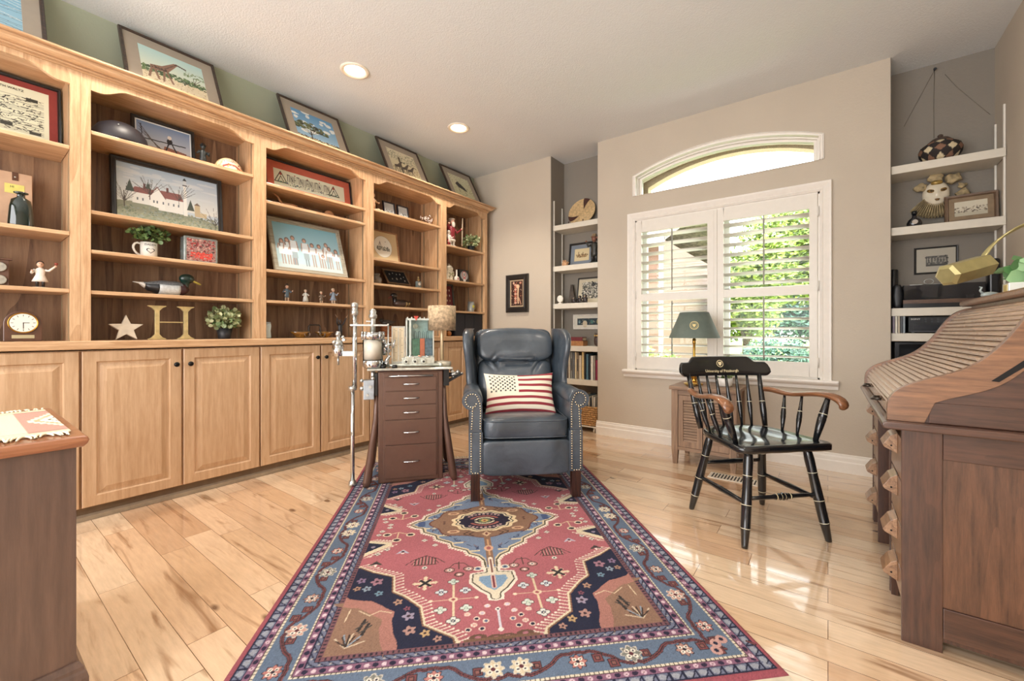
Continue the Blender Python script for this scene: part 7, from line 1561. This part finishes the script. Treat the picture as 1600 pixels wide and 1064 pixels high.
nm_ = ['pale grey', 'slate', 'cream', 'brown', 'ivory', 'charcoal', 'sand', 'blue-grey', 'beige', 'black', 'stone', 'white']
for k in range(12):
    t = thing('record_sleeve', nm_[k]+' record sleeve standing in the wicker basket', 'record', (-1.997+k*.0188, 3.785, .0695), 0, 'record sleeves in the wicker basket'); MB().box(0, .011, -.09, .09, 0, .255+.012*((k*5) % 3)).build('sleeve', M(rc[k], .6, noise=.08, nscale=30), t)
# ------------------------------------------------------------ small frame on the beige wall
def carved(w, h, r):
    c = Canvas(w, h, r, '#3a2018'); 
    for k in range(9): c.ell(w*.38, h*(.12+.09*k), .018, .012, ['#d9a890', '#b0604c'][k % 2])
    c.line([(w*.62, h*.12), (w*.58, h*.45), (w*.62, h*.72)], .020, '#e0bc98'); c.ell(w*.58, h*.78, .022, .022, '#e6c8a4'); c.ell(w*.22, h*.92, .012, .014, '#dcb496'); c.ell(w*.8, h*.92, .014, .012, '#c98e74'); c.line([(w*.7, h*.3), (w*.85, h*.06)], .010, '#d6a888'); c.speck(0, 0, w, h, 70, .006, ['#c98a6a', '#7c3c2c', '#e0c0a0']); return c
picture('framed_relief', 'small deep black frame with a tall carved relief, alone on the beige wall', 'picture', .292, .405, carved, (-2.668, YW-.0005, 1.169), 0, .058, .032, M('#262220', .35, coat=.4), .018, M('#b9a284', .6), 0, None, .002)

# ============================================================ RIGHT NICHE
t = thing('lidded_basket', 'round lidded basket woven in black, cream and rust diamonds, on the top right niche shelf', 'basket', (.578, 3.825, st(2.042)))
def diamond_skin(prof, nseg, ndia, colf):
    # prof: list of (r,z)
    P = []; 
    for k in range(len(prof)-1):
        for i in range(6): f = i/6; P.append((prof[k][0]*(1-f)+prof[k+1][0]*f, prof[k][1]*(1-f)+prof[k+1][1]*f))
    P.append(prof[-1]); n = nseg; V_ = []; C_ = []
    for j, (r_, z) in enumerate(P):
        for i in range(n): a = 2*PI*i/n; V_.append((r_*math.cos(a), r_*math.sin(a), z)); C_.append(colf(i/n, j/(len(P)-1)))
    f = [(j*n+i, j*n+(i+1) % n, (j+1)*n+(i+1) % n, (j+1)*n+i) for j in range(len(P)-1) for i in range(n)]
    return np.array(V_), np.array(f), np.array(C_)
def dcol(u, v):
    a, b = (u*11+v*3.2), (u*11-v*3.2); k = (math.floor(a)+math.floor(b)) % 2; fa, fb = a % 1, b % 1
    if min(fa, 1-fa, fb, 1-fb) < .05: return lin('#231d1b')
    return lin('#2c2624') if k == 0 else (lin('#d6c7a4') if math.floor(a) % 2 == 0 else lin('#86634e'))
V_, f_, C_ = diamond_skin([(.045, 0), (.078, .022), (.100, .058), (.104, .085), (.094, .112), (.070, .132), (.046, .142)], 170, 9, dcol)
o = grid_obj('basket_body', V_, f_, C_, attr_mat('woven_basket', .8, 0, .5, 300, .15, 250), t, True); MB().cyl((0, 0, .0), (0, 0, .004), .045, n=24).build('basket_foot', DKB, t)
MB().lathe([(.050, .138), (.054, .144), (.040, .158), (.018, .166), (.012, .170), (.014, .180), (.008, .186), (0, .187)], n=28).build('lid', M('#4a3c34', .8, noise=.15, nscale=90), t)
# jester mask
t = thing('jester_mask', 'cream mask with gold eye paint and ruffled collar, hung in the right niche', 'mask', (.568, 3.895, 1.735))
CL = M('#a89672', .8, noise=.22, nscale=40); MB_m = MB()
MB_m.sup((0, 0, .128), (.066, .050, .084), .95, 1, 36, 26, lambda p: Vector((p.x*(1-.25*max(0, (.10-p.z)/.06)*.8), p.y-(.012*math.exp(-((p.x)/.012)**2-((p.z-.118)/.022)**2))+(.007*math.exp(-((abs(p.x)-.026)/.014)**2-((p.z-.142)/.010)**2)), p.z)))
MB_m.build('face', M('#e2d8c2', .3, noise=.03, coat=.4), t); m = MB()
for q in (-1, 1): m.sup((q*.027, -.041, .144), (.021, .010, .013), .9, .9, 16, 8, lambda p: Vector((p.x, p.y+abs(p.x)*.18, p.z+(abs(p.x)-.02)*.25)))
m.build('gold_eye_paint', M('#8a6a34', .35, .4, noise=.4, nscale=150), t); m = MB()
for q in (-1, 1): m.sup((q*.026, -.0505, .143), (.010, .002, .0035), .8, .9, 12, 6)
m.build('eye_openings', BLKR, t); MB().sup((0, -.047, .088), (.013, .006, .0045), .8, .9, 14, 8).sup((0, -.046, .082), (.009, .006, .004), .8, .9, 14, 8).build('lips', M('#7a5a34', .3, .3), t)
MB().sup((0, -.030, .198), (.028, .020, .014), .7, .9, 16, 8).build('forehead_trim', M('#a88a4a', .4, .4, noise=.3, nscale=100), t)
rows = []
for j, (r_, z, y) in enumerate(((.045, .075, -.012), (.085, .045, -.032), (.115, .020, -.022), (.118, .012, -.018))):
    row = []
    for i in range(85): a = PI+.35+(2*PI*.5-.7+.0)*i/84; rr = r_*(1+.05*(1 if i % 4 < 2 else -1)*(j > 0)); row.append((rr*math.cos(a)*1.08, y+(.012 if i % 4 < 2 else -.012)*(j > 0), z+.055+rr*math.sin(a)*.75))
    rows.append(row)
m = MB().strip(rows, False); o = m.build('ruffled_collar', CL, t); sd_ = o.modifiers.new('thick', 'SOLIDIFY'); sd_.thickness = .003
for q, dx, dz, r_ in ((-1, -.075, .185, .026), (0, -.005, .232, .030), (1, .078, .215, .030), (2, .118, .165, .016)):
    MB().sup((dx, -.010, dz), (r_*1.25, r_*.8, r_), .7, .8, 18, 10, lambda p: Vector((p.x+.006*math.sin(p.z*160), p.y+.004*math.sin(p.x*200), p.z+.005*math.sin(p.x*140)))).build('cloth_horn', CL, t)
MB().tube([(.095, -.01, .10), (.13, -.015, .125), (.15, -.01, .10)], [.020, .024, .010], 10).build('cloth_tail', CL, t)
t = thing('bottle', 'small round dark bottle with a pale emblem, below the jester mask', 'bottle', (.447, 3.745, st(1.641))); MB().lathe([(.030, 0), (.037, .006), (.038, .022), (.030, .042), (.014, .056), (.011, .062), (.011, .078)], n=28, squash=.7).build('bottle_body', M('#10131c', .08, noise=0, coat=1), t); MB().cyl((0, 0, .0785), (0, 0, .098), .0135, n=18).build('bottle_cap', BLKR, t)
MB().cyl((0, -.0265, .026), (0, -.0285, .026), .014, n=20).build('pale_emblem', M('#b9b0a4', .4), t)
def town(w, h, r):
    c = Canvas(w, h, r, '#cfc8b4'); c.rect(0, 0, w, h*.25, '#b5ae9a'); c.speck(0, h*.25, w, h*.6, 90, .007, ['#6a5f54', '#8a7f70', '#a59a86', '#c9c0ac']); c.line([(0, h*.28), (w, h*.3)], .002, '#5a5248'); return c
picture('framed_print', 'brown framed pale etching leaning at the right end below the diamond basket', 'picture', .232, .185, town, (.713, 3.822, st(1.641)), math.radians(-4), .020, .022, M('#6e5846', .5, noise=.08), .026, M('#8a765e', .8), math.radians(8), None, .0018)
def hall(w, h, r):
    c = Canvas(w, h, r, '#b5ae9e'); c.rect(w*.25, h*.28, w*.80, h*.68, '#5c5a54'); c.speck(w*.25, h*.28, w*.8, h*.68, 60, .007, ['#2e2e2c', '#8a867c', '#44423e']); c.rect(w*.25, h*.26, w*.8, h*.34, '#3a3a36')
    for k in range(7): c.rect(w*(.28+.075*k), h*.42, w*(.30+.075*k), h*.6, '#a59f90')
    return c
picture('framed_print', 'small black framed grey print hung in the niche above the turntable', 'picture', .208, .178, hall, (.572, YN-.0055, 1.348), 0, .011, .014, M('#1f1e1d', .4), 0, None, 0, None, .0016)
PB = M('#17181b', .3, noise=0, coat=.3)
t = thing('turntable', 'black turntable with walnut plinth and clear dust cover on the right niche shelf', 'turntable', (.590, 3.815, st(1.115)))
MB().box(-.20, .165, -.11, .10, 0, .026).build('base', PB, t); MB().box(-.20, .165, -.112, .10, .0262, .050).build('plinth', M('#5f4636', .4, noise=.12, nscale=20), t)
MB().cyl((-.01, -.005, .0505), (-.01, -.005, .066), .085, n=40).build('platter', M('#2a2b2e', .4, .5), t); MB().tube([(.13, .06, .075), (.13, -.03, .075), (.09, -.07, .070)], .004, 8).cyl((.13, .06, .0505), (.13, .06, .08), .016, n=16).build('tonearm', NIK, t)
SMK, sn, sb = newmat('smoked_cover'); sb.inputs['Base Color'].default_value = (.03, .03, .035, 1); sb.inputs['Roughness'].default_value = .05; sb.inputs['Alpha'].default_value = .62
m = MB(); q0, q1, w0, w1 = -.198, .163, -.110, .098
m.box(q0, q1, w0, w0+.003, .0502, .142).box(q0, q1, w1-.003, w1, .0502, .142).box(q0, q0+.003, w0, w1, .0502, .142).box(q1-.003, q1, w0, w1, .0502, .142).box(q0, q1, w0, w1, .142, .145); m.build('dust_cover', SMK, t)
t = thing('cleaning_arm', 'thin silver tonearm tool with a ring lying on the turntable cover', 'tool', (.52, 3.80, st(1.2606))); MB().box(-.09, -.03, -.012, .012, 0, .008).cyl((-.03, 0, .006), (.13, 0, .006), .0035, n=8).build('arm', NIK, t); MB().tube([(.0+.022*math.cos(a), -.012, .024+.016*math.sin(a)) for a in np.linspace(0, 2*PI, 24)], .002, 6).build('ring', NIK, t)
t = thing('speaker', 'tall narrow black cylinder speaker at the left of the turntable shelf', 'speaker', (.357, 3.86, st(1.115))); MB().lathe([(.024, 0), (.0245, .004), (.0245, .262), (.020, .268), (0, .268)], n=24).build('speaker_body', PB, t)
t = thing('speaker', 'short black waisted speaker in front of the tall cylinder speaker', 'speaker', (.366, 3.755, st(1.115))); MB().sup((0, 0, .078), (.030, .032, .078), .35, .6, 24, 16, lambda p: Vector((p.x*(1-.35*abs(p.z-.078)/.078), p.y, p.z))).build('speaker_body', M('#1b1c1f', .45), t)
t = thing('speaker', 'black oval speaker at the right end of the turntable shelf, by the wall', 'speaker', (.793, 3.760, st(1.115))); MB().box(-.026, .026, -.03, .03, 0, .285).build('speaker_body', PB, t, bevel=.014, seg=4)
t = thing('receiver', 'black stereo receiver with small white lettering on the lowest visible right niche shelf', 'receiver', (.590, 3.80, st(.952)))
MB().box(-.175, .215, -.09, .09, .006, .104).build('receiver_body', PB, t, bevel=.003); MB().box(-.150, .21, -.0935, -.0902, .020, .050).build('display_panel', M('#2c2e33', .25), t); MB().box(-.165, .205, -.0925, -.0902, .008, .014).build('lower_trim', M('#44464c', .4), t)
for k in range(5):
    for z in (.073, .088): MB().cyl((-.095+k*.028, -.0905, z), (-.095+k*.028, -.094, z), .0055, n=12).build('button', M('#33353a', .4), t)
text_mesh('SONY', .0135, 'brand_lettering', M('#e6e6e4', .5, noise=0), t, (-.142, -.0912, .089), sx=1.25)
for q in (-.15, .19): MB().cyl((q, -.06, 0), (q, -.06, .0062), .010, n=12).build('foot', NIK, t)
for k, (cc, cn) in enumerate((('#7a6f7c', 'mauve'), ('#d9d4c4', 'ivory'), ('#b5aa94', 'tan'), ('#3a3c40', 'dark'), ('#8a949a', 'grey-blue'))):
    t = thing('disc_case', cn+' spined disc case standing left of the receiver', 'disc case', (.340+k*.0125, 3.765, st(.952)), 0, 'disc cases beside the receiver'); MB().box(0, .0098, -.05, .06, 0, .122).build('case', M(cc, .3, noise=.05), t)
t = thing('media_box', 'black open media unit below the receiver shelf', 'box', (.585, 3.81, .560)); m = MB(); m.box(-.235, .245, -.10, .11, 0, .012).box(-.235, .245, -.10, .11, .320, .332).box(-.235, -.215, -.10, .11, .012, .32).box(.225, .245, -.10, .11, .012, .32).box(-.235, .245, .10, .11, .012, .32); m.build('unit_body', PB, t)
t = thing('wall_shelf', 'white wall shelf carrying the black media unit behind the roll-top desk', 'shelf', (0, 0, 0), 0, 'white shelves in the right niche'); MB().box(NRX0+.006, XR-.004, YW+.035, YN-.004, .507, .5595).build('shelf_board', SHW, t, bevel=.003)
t = thing('picture_nail', 'dark nail with trailing hanging wires high on the niche wall', 'nail', (.567, YN-.004, 2.700)); MB().cyl((0, 0, 0), (0, -.022, 0), .004, n=8).cyl((0, -.022, 0), (0, -.025, 0), .009, n=10).build('nail_body', M('#4a4c50', .4, .8), t)
m = MB(); m.tube([(0, -.004, 0), (-.06, -.003, -.13), (-.15, -.003, -.33)], .0012, 5).tube([(0, -.004, 0), (-.004, -.003, -.25), (-.002, -.003, -.45)], .0016, 5).tube([(.05, -.003, -.045), (.10, -.004, -.14), (.19, -.003, -.28), (.25, -.003, -.37)], .0012, 5); m.build('hanging_wire', M('#7c7468', .6), t)

# ============================================================ ON THE ROLL-TOP DESK
DZ = 1.1066
t = thing('piano_lamp', 'brass lamp with a six-sided shade on an arched arm above the roll-top desk', 'lamp', (.745, 2.30, DZ))
GB = M('#c9c08a', .28, .65, noise=.08, nscale=14)
A_w = Vector((.425, 2.655, 1.212)); B_w = Vector((.565, 2.795, 1.262)); off_ = Vector((.745, 2.30, DZ)); A_l, B_l = A_w-off_, B_w-off_
ax_ = (B_l-A_l).normalized(); u_ = ax_.cross(Vector((0, 0, 1))).normalized(); w__ = u_.cross(ax_); R6 = .050
ring = lambda c_, r_: [tuple(c_+(u_*math.cos(k*PI/3)+w__*math.sin(k*PI/3))*r_) for k in range(6)]
rows = [ring(A_l-ax_*.012, R6*.72), ring(A_l, R6), ring(B_l, R6), ring(B_l+ax_*.012, R6*.72)]
m = MB(); m.strip(rows, False, True); m.quad(*rows[0]); m.quad(*rows[-1]); m.build('shade', GB, t)
arm_pts = [Vector(p)-off_ for p in ((.555, 2.80, 1.285), (.585, 2.835, 1.345), (.635, 2.850, 1.400), (.700, 2.80, 1.440), (.745, 2.66, 1.435), (.755, 2.50, 1.36), (.745, 2.38, 1.22), (.745, 2.30, 1.12))]
rows = []
for i, p in enumerate(arm_pts):
    T = (arm_pts[min(i+1, 7)]-arm_pts[max(i-1, 0)]).normalized(); s1_ = T.cross(Vector((0, 0, 1))).normalized() if abs(T.z) < .95 else Vector((1, 0, 0)); s2_ = T.cross(s1_); rows.append([tuple(p+s1_*.014*math.cos(q)+s2_*.006*math.sin(q)) for q in np.linspace(0, 2*PI, 13)[:-1]])
m = MB(); m.strip(rows, True, True); m.quad(*rows[0]); m.quad(*rows[-1]); m.build('arched_arm', GB, t, subsurf=1)
MB().lathe([(.062, 0), (.062, .008), (.050, .014), (.020, .020), (.014, .03)], n=28).build('lamp_base', GB, t); MB().cyl(tuple(B_l+ax_*.010), tuple(B_l+ax_*.045), .006, n=10).build('shade_knob', GB, t)
t = sprig_plant('potted_plant', 'leafy green plant in a ribbed glass pot on top of the roll-top desk', 'plant', (.640, 2.440, DZ), [(.040, 0), (.046, .004), (.048, .055), (.044, .055), (.043, .045)], M('#bcc9c0', .1, noise=.15, nscale=40, coat=1, trans=.3), .092, (.085, .085, .040), 60, .060, leafmat('#4a7a44', '#a8cf9a'))
t = thing('swan_ornament', 'tiny glass swan on top of the roll-top desk beside the plant', 'ornament', (.560, 2.695, DZ), math.radians(20)); SWG = M('#b5c4c4', .08, noise=.05, coat=1, trans=.3)
MB().sup((0, 0, .014), (.032, .016, .014), .9, 1, 18, 10).build('body', SWG, t); MB().tube([(-.022, 0, .018), (-.034, 0, .034), (-.028, 0, .048), (-.036, 0, .050)], [.006, .004, .004, .002], 8).build('neck', SWG, t)
t = thing('glass_box', 'small gold-edged glass box on the roll-top desk in front of the plant', 'box', (.560, 2.365, DZ)); MB().box(-.03, .03, -.035, .035, 0, .036).build('glass_body', M('#dfe6e0', .1, noise=0, coat=1), t, bevel=.003); MB().box(-.031, -.029, -.02, .02, .004, .03).build('gold_label', M('#c2ab62', .4, .4), t)
